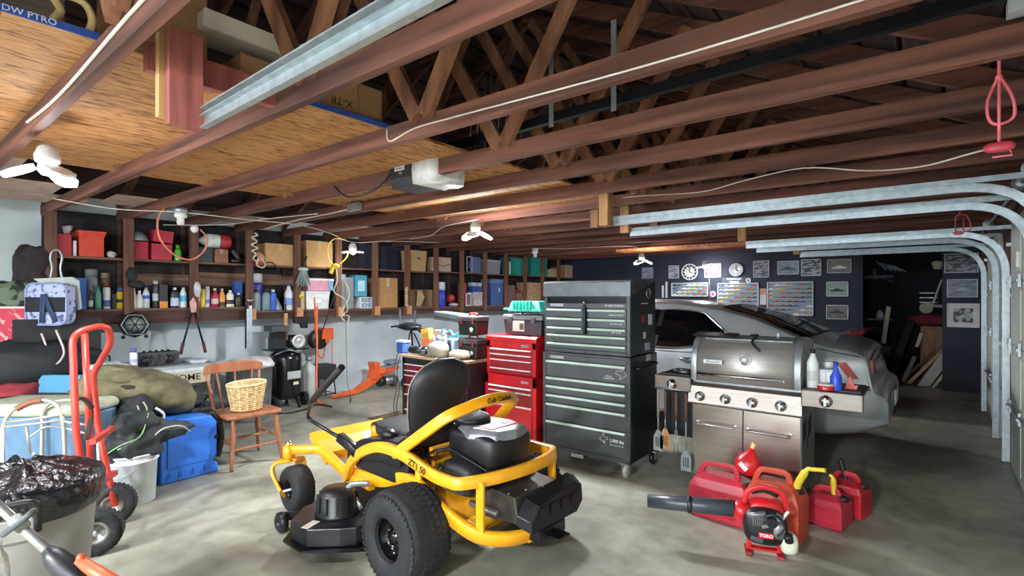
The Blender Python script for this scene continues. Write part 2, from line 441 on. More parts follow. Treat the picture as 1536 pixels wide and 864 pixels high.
w = MB().prism([(-.1, 0), (.1, 0), (.13, .07), (-.13, .07)], -.2, .22, 'y'); w.build('body', PM('#cfc6b4', .4), t, bevel=.004)
w = MB()
for i in range(8): w.bx(-.11, .11, -.19+i*.05, -.165+i*.05, .071, .076)
w.build('slat', PM('#a9a295'), t)
t = T('hand_saw', 'hand saw with pale yellow handle at the platform edge', 'saw', (-2.42, .42, AZ+.0))
MB().prism([(-.45, .02), (-.02, .0), (-.02, .12), (-.45, .06)], -.002, .002, 'x').build('blade', steel, t)
w = MB().tube(smooth_path([(0, -.05, .02), (0, .03, .0), (0, .06, .07), (0, .03, .13), (0, -.05, .12), (0, -.03, .07)], 4, True), .014, 8, closed=True)
w.build('handle', PM('#e3c98c', .5), t)
t = T('cream_board', 'cream painted board on edge behind the blue stripe', 'board', (-2.45, -.2, AZ))
MB().bx(0, .03, -1.5, .58, 0, .09).build('board', PM('#d8c29b'), t)
# hanging blocks
def hang(name, label, x, y, z0, z1, wx, wy, m, cat='wood block'):
    o = MB().bx(-wx/2, wx/2, -wy/2, wy/2, 0, z1-z0).build(name, m, loc=(x, y, z0), bevel=.002); return tag(o, label, cat)
hang('hanging_board', 'red-stained board hanging down at the end of the first track', -2.21, .715, 2.14, 2.50, .05, .115, pinkm, 'board')
hang('wood_strip', 'thin pale strip fixed behind the red-stained board', -2.28, .68, 2.18, 2.50, .04, .07, palew, 'wood strip')
tag(MB().bx(-2.35, -2.31, .62, 1.14, JZ+.03, JZ+.14).build('header_plank', pinkm), 'reddish plank on edge across the two first trusses', 'plank')
for (x, y, lb) in ((-2.3, 4.22, 'pine block bolted at the end of the longest track'), (-2.4, 4.82, 'pine block holding the second long track'), (-1.72, 6.42, 'orange pine block above the middle curved track'), (-1.62, 8.95, 'short pine block holding the thinnest track')):
    hang('hanger_block', lb, x, y-.08, 2.13, 2.5, .09, .1, palew)
for (x, y, lb) in ((-2.62, 4.5, 'pine block hanging just beyond the longest track'), (-2.35, 5.3, 'brown block above the drooping wire')):
    hang('hanger_block', lb, x, y, 2.18, 2.45, .09, .05, webm)
# ================================================================ zero-turn mower (x forward, y left)
mw = T('zero_turn_mower', 'yellow zero-turn riding mower with black seat in mid floor', 'lawn mower', (-2.12, 2.2, 0), R_(177))
RP = [(-.022,-.03),(.022,-.03),(.027,-.025),(.027,.025),(.022,.03),(-.022,.03),(-.027,.025),(-.027,-.025)]
def rect(w, h): a, b = w/2, h/2; c = min(a, b)*.25; return [(-a+c,-b),(a-c,-b),(a,-b+c),(a,b-c),(a-c,b),(-a+c,b),(-a,b-c),(-a,-b+c)]
# frame
up = [(.88,.32,.29),(.84,.33,.32),(.74,.36,.43),(.58,.37,.535),(.38,.38,.605),(.19,.38,.61),(.08,.38,.595),(-.10,.38,.558),(-.25,.38,.553)]
cross = [(-.31,.36,.555),(-.38,.23,.56),(-.41,.05,.56),(-.41,-.12,.56),(-.38,-.28,.56),(-.33,-.36,.56)]
path = up + cross + [(x, -y, z) for x, y, z in up[::-1]]
w = MB().sweep(smooth_path(path, 5), rect(.04, .062), up=(0,0,1)); fr = w.build('upper_frame', yel, mw)
low = [(.9,.30,.33),(.5,.31,.36),(.25,.33,.44),(.05,.35,.45),(-.12,.36,.39),(-.28,.33,.32),(-.38,.28,.28),(-.47,.18,.265),(-.51,.04,.26),(-.51,-.08,.26)]
w = MB().sweep(smooth_path(low+[(x,-y,z) for x,y,z in low[::-1]], 5), rect(.035, .075), up=(0,0,1)); w.build('rear_bumper', yel, mw)
arch = [(.24,.38,.60),(.19,.38,.62),(.0,.345,.755),(-.12,.30,.845),(-.17,.20,.885),(-.195,.05,.912),(-.19,-.1,.905),(-.14,-.22,.88),(-.08,-.29,.855),(.0,-.325,.79),(.2,-.36,.62)]
w = MB().sweep(smooth_path(arch, 6), rect(.03, .062), up=(-.5,0,1)); ar = w.build('seat_hoop', yel, mw)
for y in (.3, -.3):
    MB().box((-.375, y*.97, .43), (.05, .022, .26)).build('strut', yel, mw, bevel=.006)
    MB().box((.06, y*1.15, .48), (.045, .018, .16)).build('strut', yel, mw, bevel=.004)
    s = 1 if y > 0 else -1
    MB().sweep(smooth_path([(1.42, .46*s, .395), (1.33, .37*s, .395), (1.24, .3*s, .39), (.9, .3*s, .31), (.6, .3*s, .30)], 4), rect(.05, .058)).build('front_rail', yel, mw)
MB().bar((1.2, -.31, .36), (1.2, .31, .36), .05, .05).build('cross_member', yel, mw); MB().bar((.62, -.31, .32), (.62, .31, .32), .05, .05).build('cross_member', yel, mw)
w = MB().prism([(-.24,.32),(.12,.36),(.14,.42),(-.2,.40)], .1, .34, 'y').prism([(-.24,.32),(.12,.36),(.14,.42),(-.2,.40)], -.34, -.1, 'y'); w.build('side_plate', yel, mw, bevel=.004)
# footboard
pts = [(1.16,.33),(1.30,.45),(1.41,.49),(1.42,.44),(1.34,.41),(1.18,.30)]
w = MB().prism(pts, -.31, .31, 'y').prism([(.62,.345),(1.18,.325),(1.18,.31),(.62,.33)], -.3, .3, 'y')
w.box((.98, -.31, .39), (.6, .03, .1)); w.build('footboard', yel, mw, bevel=.006)
MB().prism([(.66,.351),(1.14,.333),(1.14,.329),(.66,.346)], -.26, .26, 'y').build('foot_mat', M('grey_grip', '#5c5f60', .8, scale=90), mw)
w = MB()
for i in range(3):
    for j in range(4): w.box((1.22+i*.035, -.18+j*.11+i*.03, .378+i*.027), (.01, .012, .006), (0, -.66, 0))
w.build('hole_pattern', blackm, mw)
for y0, y1 in ((-.29,-.16), (-.13,.0)): MB().bx(.9,1.1,-.327+.0,-.3255,.37,.42).build('safety_sticker', PM('#e9e9e4'), mw) if y0 < -.2 else MB().box((1.26,-.12,.418),(.07,.14,.004),(0,-.66,0)).build('safety_sticker', PM('#e9e9e4'), mw)
# casters
def tyre(w, R, r, hw, x, y, z, n=32, edge=.35):
    pr = [(r, -hw*.8), (r+.01, -hw), (R-(R-r)*edge, -hw*1.02), (R-.012, -hw*.9), (R, -hw*.62), (R+.002, 0), (R, hw*.62), (R-.012, hw*.9), (R-(R-r)*edge, hw*1.02), (r+.01, hw), (r, hw*.8)]
    w.lathe(pr+[pr[0]], (x, y, z), n, 'y'); return w
for s in (1, -1):
    ca = tyre(MB(), .155, .062, .07, 1.29, .46*s, .156).build('caster_tyre', rubber, mw)
    MB().lathe([(.062,-.05),(.045,-.02),(.02,-.03),(.02,.03),(.045,.02),(.062,.05)], (1.29,.46*s,.156), 20, 'y', cap=False).build('rim', blackm, ca)
    w = MB().cyl((1.42,.46*s,.335), (1.42,.46*s,.425), .04, 16).lathe([(.0,.02),(.02,.016),(.026,0)][::-1], (1.42,.46*s,.425), 12)
    fk = w.build('caster_pivot', yel, mw)
    w = MB()
    for q in (1, -1):
        w.sweep(smooth_path([(1.40,.46*s+q*.0,.325),(1.43,.46*s+q*.07,.325),(1.45,.46*s+q*.098,.29),(1.42,.46*s+q*.10,.22),(1.29,.46*s+q*.10,.14)],4), rect(.02,.085), up=(1,0,0))
    w.build('fork', yel, fk); MB().cyl((1.29,.46*s-.11,.156),(1.29,.46*s+.11,.156),.01,8).build('axle', galv, fk)
    MB().lathe([(.0,.03),(.018,.025),(.02,0)][::-1], (1.42,.46*s,.43), 10).build('dust_cap', chrome, fk)
# rear wheels
def lug_ring(w, R, hw, n):
    for i in range(n):
        for j in range(7):
            y = (j-3)/3*hw*.86
            a = 2*PI*(i+(.5 if j % 2 else 0)+.16*abs(j-3))/n
            rr = R-.018*(abs(j-3)/3)**3
            Mx = Matrix.Rotation(a, 3, 'Y')
            c = Mx @ Vector((0, 0, rr+.002)); c.y = y
            w.box(c, (2*PI*R/n*.74, hw*.25, .014), Mx @ Matrix.Rotation(.35*(1 if j < 3 else -1 if j > 3 else 0), 3, 'Z'))
for s in (1, -1):
    w = tyre(MB(), .24, .105, .125, 0, 0, 0, 40, .4)
    ty = w.build('rear_tyre', rubber, mw, loc=(0, .475*s, .25))
    w = MB(); lug_ring(w, .236, .125, 44); w.build('tread', M('tread_rubber', '#202124', .85, var=.2), ty)
    w = MB().lathe([(.108,-.1*s),(.112,-.09*s),(.108,-.1*s)], n=28, axis='y') if 0 else MB()
    w.lathe([(.106,.118*s),(.114,.112*s),(.1,.09*s),(.094,.06*s),(.075,.05*s),(.04,.06*s),(.036,.085*s),(.0,.09*s)], n=28, axis='y', cap=False).lathe([(.106,-.115*s),(.09,-.02*s),(.0,-.02*s)], n=20, axis='y', cap=False)
    rm = w.build('rim', M('gloss_black_rim', '#0c0d10', .15, .3), ty)
    for k in range(4): a = k*PI/2+.4; MB().cyl((.058*math.cos(a), .05*s, .058*math.sin(a)), (.058*math.cos(a), .072*s, .058*math.sin(a)), .008, 6).build('lug_nut', chrome, rm)
# hydro, underside
w = MB().ell((-.02,.27,.25),(.1,.07,.08),12,8,e=.6).ell((-.02,-.27,.25),(.1,.07,.08),12,8,e=.6).cyl((0,-.36,.25),(0,.36,.25),.03); w.build('transaxle', M('cast_alu', '#8d9092', .4, .8, scale=20), mw)
# deck
out = [(.40,-.60),(.40,.53),(.45,.60),(.58,.735),(.76,.745),(.90,.60),(.96,.30),(1.0,0),(.96,-.3),(.9,-.56),(.78,-.68),(.52,-.68)]
w = MB().prism(out, .07, .175, 'z'); dk = w.build('mower_deck', M('deck_black', '#14151a', .35, .2, scale=10, col2='#2a2a30'), mw, bevel=.006)
MB().prism([(.577+ (x-.66)*.0 + (x)*0, y) if 0 else (x*1.0, y) for x, y in [(.36,-.62),(.36,.54),(.43,.63),(.57,.77),(.78,.78),(.94,.62),(1.0,.3),(1.04,0),(1.0,-.3),(.94,-.58)]], .055, .068, 'z').build('deck_lip', blackm, dk)
for (x, y, r) in ((.66,.50,.115),(.68,.02,.1),(.66,-.47,.115)):
    cp = MB().lathe([(r*1.15,.0),(r*1.12,.02),(r,.035),(r*.97,.12),(r*.8,.15),(0,.155)], (x,y,.175), 18).build('pulley_cover', blackp, dk)
    w = MB()
    for k in range(12): a = 2*PI*k/12; w.box((x+r*1.0*math.cos(a), y+r*1.0*math.sin(a), .25), (.012,.012,.1), (0,0,a))
    w.build('rib', blackp, cp)
MB().box((.62,.69,.177),(.05,.1,.003),(0,0,.4)).build('warning_sticker', PM('#dcd8cc'), dk)
MB().sweep(smooth_path([(.55,.4,.2),(.62,.45,.33),(.5,.38,.36)],4), rect(.02,.03)).build('lift_link', galv, dk)
aw = MB().bar((.90,.62,.13),(1.02,.66,.10),.02,.05).build('wheel_bracket', blackm, dk)
tyre(MB(), .062, .02, .026, 1.03, .68, .064, 18).build('deck_wheel', blackp, aw)
tyre(MB(), .062, .02, .026, 1.06, -.5, .064, 18).build('deck_wheel', blackp, aw)
# inner fender and consoles
for s in (1, -1):
    w = MB().prism([(.16,.40),(.72,.40),(.70,.47),(.58,.56),(.38,.6),(.16,.6)], .26*s, .345*s, 'y'); w.build('inner_fender', blackp, mw, bevel=.01)
    w = MB().loft([[Vector((x, (.20+a*.17)*s, z+b)) for a, b in ((0,-.10),(1,-.10),(1,0),(.8,.03),(.2,.03),(0,0))] for x, z in ((.78,.50),(.66,.56),(.45,.60),(.2,.62))]); w.build('side_console', blackp, mw, bevel=.008)
MB().lathe([(.042,0),(.038,.07),(.03,.08),(0,.081)], (.70,.2,.565), 16).build('parking_knob', yel, mw)
MB().ell((.46,.27,.645),(.06,.045,.03),12,8,nz=.3).build('fuel_cap', blackp, mw)
MB().loft([[Vector((x, y, z)) for y, z in ((-.2,-.0),(-.4,-.0),(-.42,.03),(-.2,.03))] for x, z in ((.75,.52),(.6,.60),(.3,.64),(.1,.62))]).build('far_fender', yel, mw)
# seat
def seat_ring(x, hw, zc, t, lean):
    return None
rings = []
for i in range(13):
    t = i/12; z = .60+.51*t
    hw = .245*math.sin(min(1, (t*.86+.22))*PI*.5)**.5 * (1 if t < .62 else math.sqrt(max(.02, 1-((t-.62)/.39)**2)))
    if t == 0: hw = .15
    th = .075*(1 if t < .85 else math.sqrt(max(.05, 1-((t-.85)/.16)**2)))
    xc = .36-.16*t
    ring = []
    for k in range(20):
        a = 2*PI*k/20; ca, sa = math.cos(a), math.sin(a)
        ring.append(Vector((xc+th*math.copysign(abs(ca)**.7, ca)*(.6 if ca > 0 else .75)+.04*(abs(sa)**2)*(1), hw*math.copysign(abs(sa)**.75, sa), z)))
    rings.append(ring)
vinyl = M('black_vinyl', '#232326', .5, scale=200, bump=.05, var=.1)
sb = MB().loft(rings).build('seat_back', vinyl, mw)
w = MB().sweep([r[5].lerp(r[5], 0)+Vector((0,.002,0)) for r in rings[1:]]+[(r[15]-Vector((0,.002,0))) for r in rings[::-1][:-1]], [(-.004,-.004),(.004,-.004),(.004,.004),(-.004,.004)]); w.build('piping', M('piping', '#8a8880', .5), sb)
rings = []
for i in range(10):
    t = i/9; x = .30+.45*t
    ring = []
    for k in range(20):
        a = 2*PI*k/20; ca, sa = math.cos(a), math.sin(a)
        hw = .24*(1 if 0.1 < t < .85 else .9); 
        ring.append(Vector((x, hw*math.copysign(abs(ca)**.6, ca), .60+.01*t+.055*math.copysign(abs(sa)**.7, sa)*(.7 if sa < 0 else 1)+(.02*abs(ca)**3))))
    rings.append(ring)
MB().loft(rings).build('seat_cushion', vinyl, mw)
MB().bx(.3,.7,-.16,.16,.50,.56).build('seat_base', blackm, mw)
w = MB().box((.1,.05,.60),(.03,.36,.05)).box((.08,.05,.535),(.03,.36,.03)); w.build('seat_bracket', yel, mw, bevel=.004)
# lap bars
lb = MB().sweep([(.66,.36,.50),(.72,.37,.535),(.84,.385,.58)], rect(.05,.06)).build('lever_boot', blackp, mw)
p = fillet([(.78,.38,.565),(1.2,.43,.65),(1.0,.5,.80),(.52,.55,1.08)], .07, 6)
lv = MB().tube(p, .0125, 8).build('lap_bar', blackm, mw)
MB().tube([Vector((.95,.507,.83)),Vector((.52,.55,1.08))], .021, 10).build('grip', M('foam_grip', '#17181a', .7), lv)
MB().tube([Vector((1.03,.492,.785)),Vector((.93,.51,.842))], .018, 10).build('clamp', blackm, lv)
lv = MB().tube(fillet([(.6,-.38,.56),(.5,-.42,.8),(.36,-.2,.92),(.33,.05,.93)], .06, 6), .0125, 8).build('lap_bar', blackm, mw)
# engine
en = MB().ell((-.12,-.03,.64),(.20,.185,.10),20,12,e=.4).build('engine_shroud', M('engine_black', '#16171b', .42, var=.15), mw)
w = MB().loft([[Vector((x, y*sc-.03, z)) for x, y in ((-.30,-.14),(-.33,0),(-.30,.14),(-.14,.19),(.0,.15),(.0,-.15),(-.14,-.19))] for sc, z in ((1,.70),(.95,.735),(.75,.755))], smooth=False); w.build('engine_cover', M('silver_cover', '#84888e', .4, .4), mw, bevel=.008)
MB().box((-.19,-.03,.757),(.10,.21,.004)).build('engine_badge', PM('#8f2531', .4), en)
text('CUB CADET', .028, PM('#e9dede'), en, (-.19, -.03, .7605), (0, 0, -PI/2))
w = MB().lathe([(.115,0),(.11,.03),(.08,.045),(.04,.05),(0,.05)], (.0,0,.755), 24); w.build('fan_cover', blackp, en)
w = MB()
for k in range(9):
    r = .015+k*.011; zz = .757+.055*math.sqrt(max(0, 1-(r/.125)**2))
    w.tube([(r*math.cos(a), r*math.sin(a), zz) for a in [2*PI*i/20 for i in range(20)]], .0022, 4, closed=True)
for k in range(10):
    a = 2*PI*k/10; w.tube([(.01*math.cos(a), .01*math.sin(a), .812), (.07*math.cos(a), .07*math.sin(a), .803), (.112*math.cos(a), .112*math.sin(a), .78)], .002, 4)
w.build('fan_screen', M('screen_grey', '#6d7074', .4, .5), en)
w = MB().bx(-.27,.04,-.17,.13,.40,.60); w.ell((-.12,.17,.5),(.13,.09,.09),14,8,e=.5).ell((-.12,-.2,.5),(.13,.09,.09),14,8,e=.5)
w.build('engine_block', M('engine_block', '#2b2c30', .5, .4, scale=20), en, bevel=.01)
w = MB()
for i in range(7):
    for s in (1, -1): w.box((-.12, .235*s, .44+i*.016), (.17, .05, .004))
w.build('cooling_fin', M('cast_alu'), en)
w = MB().cyl((-.06,.2,.43),(-.06,.2,.52),.032,14).build('oil_filter', PM('#c9ccd0', .35), en)
MB().box((-.2,.15,.47),(.12,.05,.09)).build('carburettor_cover', M('cast_alu'), en, bevel=.01)
for pts in ([(.1,.2,.50),(.05,.22,.6),(-.02,.19,.63),(-.15,.19,.61),(-.28,.14,.55)], [(.12,.15,.45),(.14,.22,.55),(.05,.25,.62),(-.05,.22,.66)], [(-.02,.28,.42),(.02,.28,.5),(0,.22,.55)]):
    MB().tube(smooth_path(pts, 6), .006, 6).build('hose', blackp, en)
MB().tube(smooth_path([(.15,.23,.5),(.3,.25,.5),(.5,.24,.46)],4), .028, 10).build('frame_tube', M('brushed_grey', '#9a9794', .4, .6), mw)
# muffler box and rear guard
MB().prism([(-.5,.33),(-.20,.30),(-.22,.42),(-.3,.47),(-.47,.46)], -.22, .14, 'y').build('muffler_shield', M('shield_grey', '#5a5651', .4, .7, scale=9), mw, bevel=.004)
MB().tube([(-.2,.2,.38),(-.38,.17,.36)], .018, 10).build('exhaust_pipe', M('cast_alu'), mw)
gd = MB().loft([[Vector((x+dx, y, z+dz)) for y, z in ((.16,.33),(.16,.385),(.09,.455),(-.30,.505),(-.36,.47),(-.37,.38),(-.30,.34))] for dx, dz in ((-.50,0),(-.57,-.01),(-.585,-.02))] if 0 else
     [[Vector((-.50-sh*.08, y*(1-sh*.12)-.01*sh, z-.03*sh)) for y, z in ((.16,.33),(.16,.385),(.09,.455),(-.26,.50),(-.33,.47),(-.34,.38),(-.28,.33))] for sh in (0, .8, 1)], smooth=False).build('rear_guard', M('guard_black', '#1b1c1f', .38, .3), mw, bevel=.004)
for i in range(4): MB().box((-.585,-.22+i*.09,.39),(.004,.05,.05)).build('guard_slot', blackm, gd)
for i in range(3): MB().lathe([(.008,0),(.008,.006),(0,.007)], (-.43-.03*i,.14-.1*i,.47),8).build('bolt', chrome, gd)
hb = MB().box((-.55,-.03,.27),(.07,.22,.06)).box((-.6,-.05,.25),(.09,.1,.012)).build('hitch_bracket', blackm, mw, bevel=.003)
for y in (.05,-.03,-.1): MB().lathe([(.008,0),(.008,.006),(0,.007)], (-.56,y,.3),8).build('bolt', chrome, hb)
# lettering
ink = PM('#15140f', .5)
text('Cub Cadet', .04, ink, ar, (-.2235,.0,.913), (R_(64), 0, R_(-91)), bold=.0008, shear=.25, sx=1.05)
text('ZT1 50', .05, ink, fr, (.0,.4055,.578), (PI/2, .2, R_(180)), bold=.0006, sx=1)
# ================================================================ tool chests, bench, grill, fuel cans, blower
def slabs(t, x0, x1, ztop, zbot, y, mat, hm, hh=.012, name='drawer', inset=.0, groove=True):
    d = MB().bx(x0, x1, y-.012, y+.02, zbot+.003, ztop-.003).build(name, mat, t, bevel=.002)
    MB().prism([(y-.012, ztop-.004), (y-.030, ztop-.004), (y-.034, ztop-.012), (y-.030, ztop-hh-.006), (y-.026, ztop-hh-.006), (y-.024, ztop-.012), (y-.012, ztop-.012)], x0+.004, x1-.004, 'x').build('handle', hm, d)
    return d
blk = M('charcoal_powder_coat', '#4b5154', .42, .1, scale=4, var=.1)
blkside = M('chest_side', '#191c22', .33, .1, var=.08)
mint = M('mint_aluminium', '#cfe8dc', .35, .3, var=.05)
t = T('tool_chest', 'tall charcoal rolling tool chest with pale green drawer pulls', 'tool chest', (-2.735, 3.77, 0), R_(1.5))
W_, D_ = .85, .55
MB().bx(0, W_, .012, D_, .13, .995).build('lower_cabinet', blkside, t, bevel=.006)
MB().bx(.01, W_-.01, .03, D_-.01, 1.0, 1.625).build('upper_cabinet', blkside, t, bevel=.006)
w = MB().bx(0, .035, -.006, .02, .13, .995).bx(W_-.035, W_, -.006, .02, .13, .995).bx(0, W_, -.006, .02, .975, .995).bx(0, W_, -.006, .02, .13, .165)
w.bx(.008, .038, .01, .04, 1.0, 1.625).bx(W_-.038, W_-.008, .01, .04, 1.0, 1.625).bx(.01, W_-.01, .01, .035, 1.0, 1.03); w.build('frame', M('chest_frame', '#4a4e52', .4, .2), t, bevel=.003)
MB().prism([(.02, 1.625), (.0, 1.61), (.0, 1.49), (.03, 1.485), (.06, 1.62), (.5, 1.635), (.5, 1.625)], .0, W_, 'x').build('lid', M('chest_lid', '#6a7174', .4, .3), t, bevel=.004)
MB().bx(.04, W_-.04, .03, .05, 1.4, 1.48).build('tray_opening', blackp, t)
for x0, x1, hs in ((.04, .405, (1.385, 1.305, 1.225, 1.16)), (.455, W_-.04, (1.385, 1.305, 1.225, 1.16))):
    for a, b2 in zip(hs, hs[1:]): slabs(t, x0, x1, a, b2, .02, blk, mint, .016)
for a, b2 in ((1.16, 1.085), (1.085, 1.03)): slabs(t, .04, W_-.04, a, b2, .02, blk, mint, .016)
for a, b2 in ((.925, .775), (.775, .70), (.70, .62), (.62, .54), (.54, .385), (.385, .165)): slabs(t, .037, W_-.037, a, b2, .01, blk, mint, .018)
MB().bx(.037, W_-.037, .0, .02, .93, .972).build('header', blk, t); MB().bx(.04, W_-.04, .012, .03, 1.39, 1.43).build('header', blk, t)
MB().bx(.42, .44, -.02, .012, 1.17, 1.42).build('lock_bar', blackm, t, bevel=.004)
for z in (1.44, .95): MB().lathe([(.012, 0), (.012, -.02), (.008, -.024), (0, -.024)], (.43, .0, z), 12, 'y').build('lock', chrome, t)
for z in (1.415, .952): MB().bx(.08, .22, -.004, .008, z-.012, z+.012).build('badge', M('badge_silver', '#b9bcc0', .3, .8), t)
wt = PM('#e4e8e8', .5)
text('54" DEEP STORAGE', .02, wt, t, (.70, .0115, 1.413), FACE_Y)
text('SMOOTH GLIDE', .018, wt, t, (.72, .007, 1.335), FACE_Y); text('DRAWER LINER', .016, wt, t, (.72, .007, 1.262), FACE_Y); text('SOFT CLOSE', .016, wt, t, (.72, .007, 1.19), FACE_Y)
text('SPECIAL\nHARDWARE', .018, wt, t, (.66, -.004, .82), FACE_Y)
text('1,000 lbs', .036, wt, t, (.73, -.004, .30), FACE_Y, bold=.001); text('MAX LOAD RATING', .014, wt, t, (.73, -.004, .265), FACE_Y)
def arrow(t, x, z, s, fl):
    p = [(0, .3), (.5, .35), (.42, .8), (1, 0), (.3, -.45), (.42, -.1), (-.1, .1)]
    w = MB()
    for i in range(len(p)):
        a, b2 = p[i], p[(i+1) % len(p)]; w.bar((x+a[0]*s*fl, -.0045, z+a[1]*s), (x+b2[0]*s*fl, -.0045, z+b2[1]*s), .002, .005, up=(0, 1, 0))
    w.build('arrow_mark', wt, t)
arrow(t, .73, .85, .09, 1); arrow(t, .645, .30, .07, -1)
# right side: magnets, papers, bar
xs = W_+.001
for (y, z, a, b2, c_, n_) in ((.27, 1.30, .07, .06, '#9c2230', 'sticker'), (.30, 1.16, .05, .055, '#cfd3d3', 'note'), (.36, 1.06, .09, .06, '#c9cfd2', 'note'), (.36, .965, .09, .055, '#c4b9bd', 'note'), (.42, 1.29, .08, .09, '#d6d8dc', 'sticker')):
    MB().bx(xs-.012 if z > 1 else xs-.001, xs-.008 if z > 1 else xs+.002, y-a/2, y+a/2, z-b2/2, z+b2/2).build(n_, PM(c_, .5), t)
MB().lathe([(.05, 0), (.05, .004), (.035, .005), (.035, .001)], (W_-.01, .38, 1.52), 24, 'x').build('round_emblem', chrome, t)
text('54" DEEP STORAGE', .016, wt, t, (W_-.009, .3, 1.43), FACE_X)
MB().tube(fillet([(W_, .08, .905), (W_+.05, .08, .9), (W_+.05, .44, .915), (W_, .44, .915)], .03, 5), .012, 8).build('side_handle', blackm, t)
def caster(t, x, y, mat, r=.055):
    c_ = MB().bx(x-.04, x+.04, y-.04, y+.04, .118, .13).bx(x-.03, x-.026, y-.025, y+.03, .05, .12).bx(x+.026, x+.03, y-.025, y+.03, .05, .12).build('caster', galv, t, bevel=.002)
    MB().lathe([(.01, -.018), (r-.01, -.018), (r, -.01), (r, .01), (r-.01, .018), (.01, .018)], (x, y+.01, r+.001), 18, 'x').build('caster_wheel', mat, c_)
caster(t, .06, .07, M('cast_alu2', '#a9a9a5', .5)); caster(t, W_-.06, .05, PM('#b8b6ae', .5)); caster(t, .06, D_-.07, blackp); caster(t, W_-.02, D_-.05, blackp, .058)
MB().bx(.3, .42, -.01, .1, .1, .13).build('bottom_tray', galv, t)
# ---- red chest
rx, ry = -3.4, 3.72
t = T('tool_chest', 'red two-piece drawer tool chest between bench and charcoal chest', 'tool chest', (rx, ry, 0), 0)
W2, D2 = .625, .42
MB().bx(0, W2, .01, D2, .09, .745).build('lower_cabinet', redp, t, bevel=.005)
MB().bx(.015, W2-.015, .02, D2-.02, .75, 1.085).build('upper_cabinet', redp, t, bevel=.005)
MB().prism([(.0, 1.06), (.0, 1.1), (.02, 1.115), (D2-.02, 1.115), (D2-.02, 1.085), (.02, 1.085)], .005, W2-.005, 'x').build('lid', redp, t, bevel=.004)
whb = M('satin_aluminium', '#efecec', .35, .2)
dkr = M('dark_red_drawer', '#8e1820', .4, coat=.2)
w = MB().bx(.0, .045, -.004, .015, .09, .745).bx(W2-.045, W2, -.004, .015, .09, .745).bx(0, W2, -.004, .015, .65, .745).bx(.015, .055, .008, .025, .75, 1.06).bx(W2-.055, W2-.015, .008, .025, .75, 1.06).bx(.015, W2-.015, .008, .025, 1.0, 1.06)
w.build('frame', redp, t, bevel=.003)
for a, b2 in ((.995, .945), (.945, .893), (.893, .81), (.81, .757)): slabs(t, .06, W2-.06, a, b2, .024, dkr, whb, .01)
for a, b2 in ((.645, .60), (.60, .475)): slabs(t, .05, W2-.05, a, b2, .012, dkr, whb, .012)
MB().bx(.05, W2-.05, -.006, .012, .13, .465).build('door_panel', redp, t, bevel=.004)
MB().bx(.05, W2-.05, -.02, -.004, .455, .47).bx(.06, W2-.06, -.012, -.004, .125, .135).build('pull_strip', whb, t)
for z in (.695, 1.03): MB().lathe([(.008, 0), (.008, -.01), (0, -.012)], (W2*.5, .0, z), 10, 'y').build('lock', chrome, t); MB().bx(W2*.72, W2*.86, -.006, .008, z-.012, z+.012).build('badge', M('badge_silver'), t)
for x in (.05, W2-.05):
    for y in (.05, D2-.06): caster(t, x, y, blackp, .042)
# ---- bench with dark red drawers
bx0, bx1, by0, by1 = -4.4, -3.43, 3.5, 4.05
t = T('workbench', 'black workbench with dark red drawers and cluttered wood top', 'workbench', (bx0, by0, 0))
BW, BD = bx1-bx0, by1-by0
bl2 = M('bench_black', '#1d1c20', .45)
MB().bx(.0, BW, .02, BD, .1, .84).build('cabinet', bl2, t, bevel=.004)
MB().bx(-.03, BW+.0, -.02, BD+.02, .84, .87).build('worktop', M('plywood_top', '#b8a184', .6, scale=4, stretch=(1, 8, 8), col2='#9c8466'), t, bevel=.006)
MB().bx(.0, .04, -.004, .02, .1, .84).bx(BW-.04, BW, -.004, .02, .1, .84).bx(0, BW, -.004, .02, .78, .84).build('frame', bl2, t, bevel=.002)
mar = M('maroon_drawer', '#6f1420', .4, coat=.3)
for a, b2 in ((.78, .715), (.715, .663), (.663, .563), (.563, .46), (.46, .30), (.3, .12)): slabs(t, .045, .5, a, b2, .012, mar, whb, .01); slabs(t, .52, BW-.045, a, b2, .012, mar, whb, .01)
for x in (.06, BW-.06):
    for y in (.06, BD-.06): caster(t, x, y, blackp, .048)
BZ = .872
def item(bm, name, label, cat, mat, bevel=0, group=None, loc=None, rot=None, sub=0, **k):
    return tag(bm.build(name, mat, bevel=bevel, loc=loc, rot=rot, sub=sub, **k), label, cat, group)
# two stacked black tool cases
def case(name, label, x, y, z, w_, d_, h_, rz, body, lidc, latch, cat='tool case', group=None):
    t = T(name, label, cat, (x, y, z), rz, group)
    MB().loft([[Vector((a*w_*s, b*d_*s, zz)) for a, b in ((-.5,-.5),(.5,-.5),(.5,.5),(-.5,.5))] for zz, s in ((0,.93),(h_*.72,1))], smooth=False).build('body', body, t, bevel=.008)
    MB().box((0,0,h_*.86),(w_*1.04,d_*1.04,h_*.26)).build('lid', lidc, t, bevel=.012)
    for s in (-.3,.3): MB().box((w_*s,-d_*.53,h_*.74),(w_*.12,.018,h_*.3)).build('latch', latch, t, bevel=.004)
    MB().tube(fillet([(-w_*.22,0,h_*.98),(-w_*.2,0,h_*1.12),(w_*.2,0,h_*1.12),(w_*.22,0,h_*.98)],.02,4),.01,8).build('handle', latch, t)
    return t
gp = M('grey_plastic', '#43474b', .5)
case('tool_case', 'lower of the two black cases stacked beside the red chest', -3.56, 3.72, BZ, .24, .2, .2, .1, blackp, gp, PM('#7d1c22'))
case('tool_case', 'upper black case resting on its twin beside the red chest', -3.58, 3.74, BZ+.232, .24, .2, .19, .1, blackp, gp, PM('#8d2a2e'))
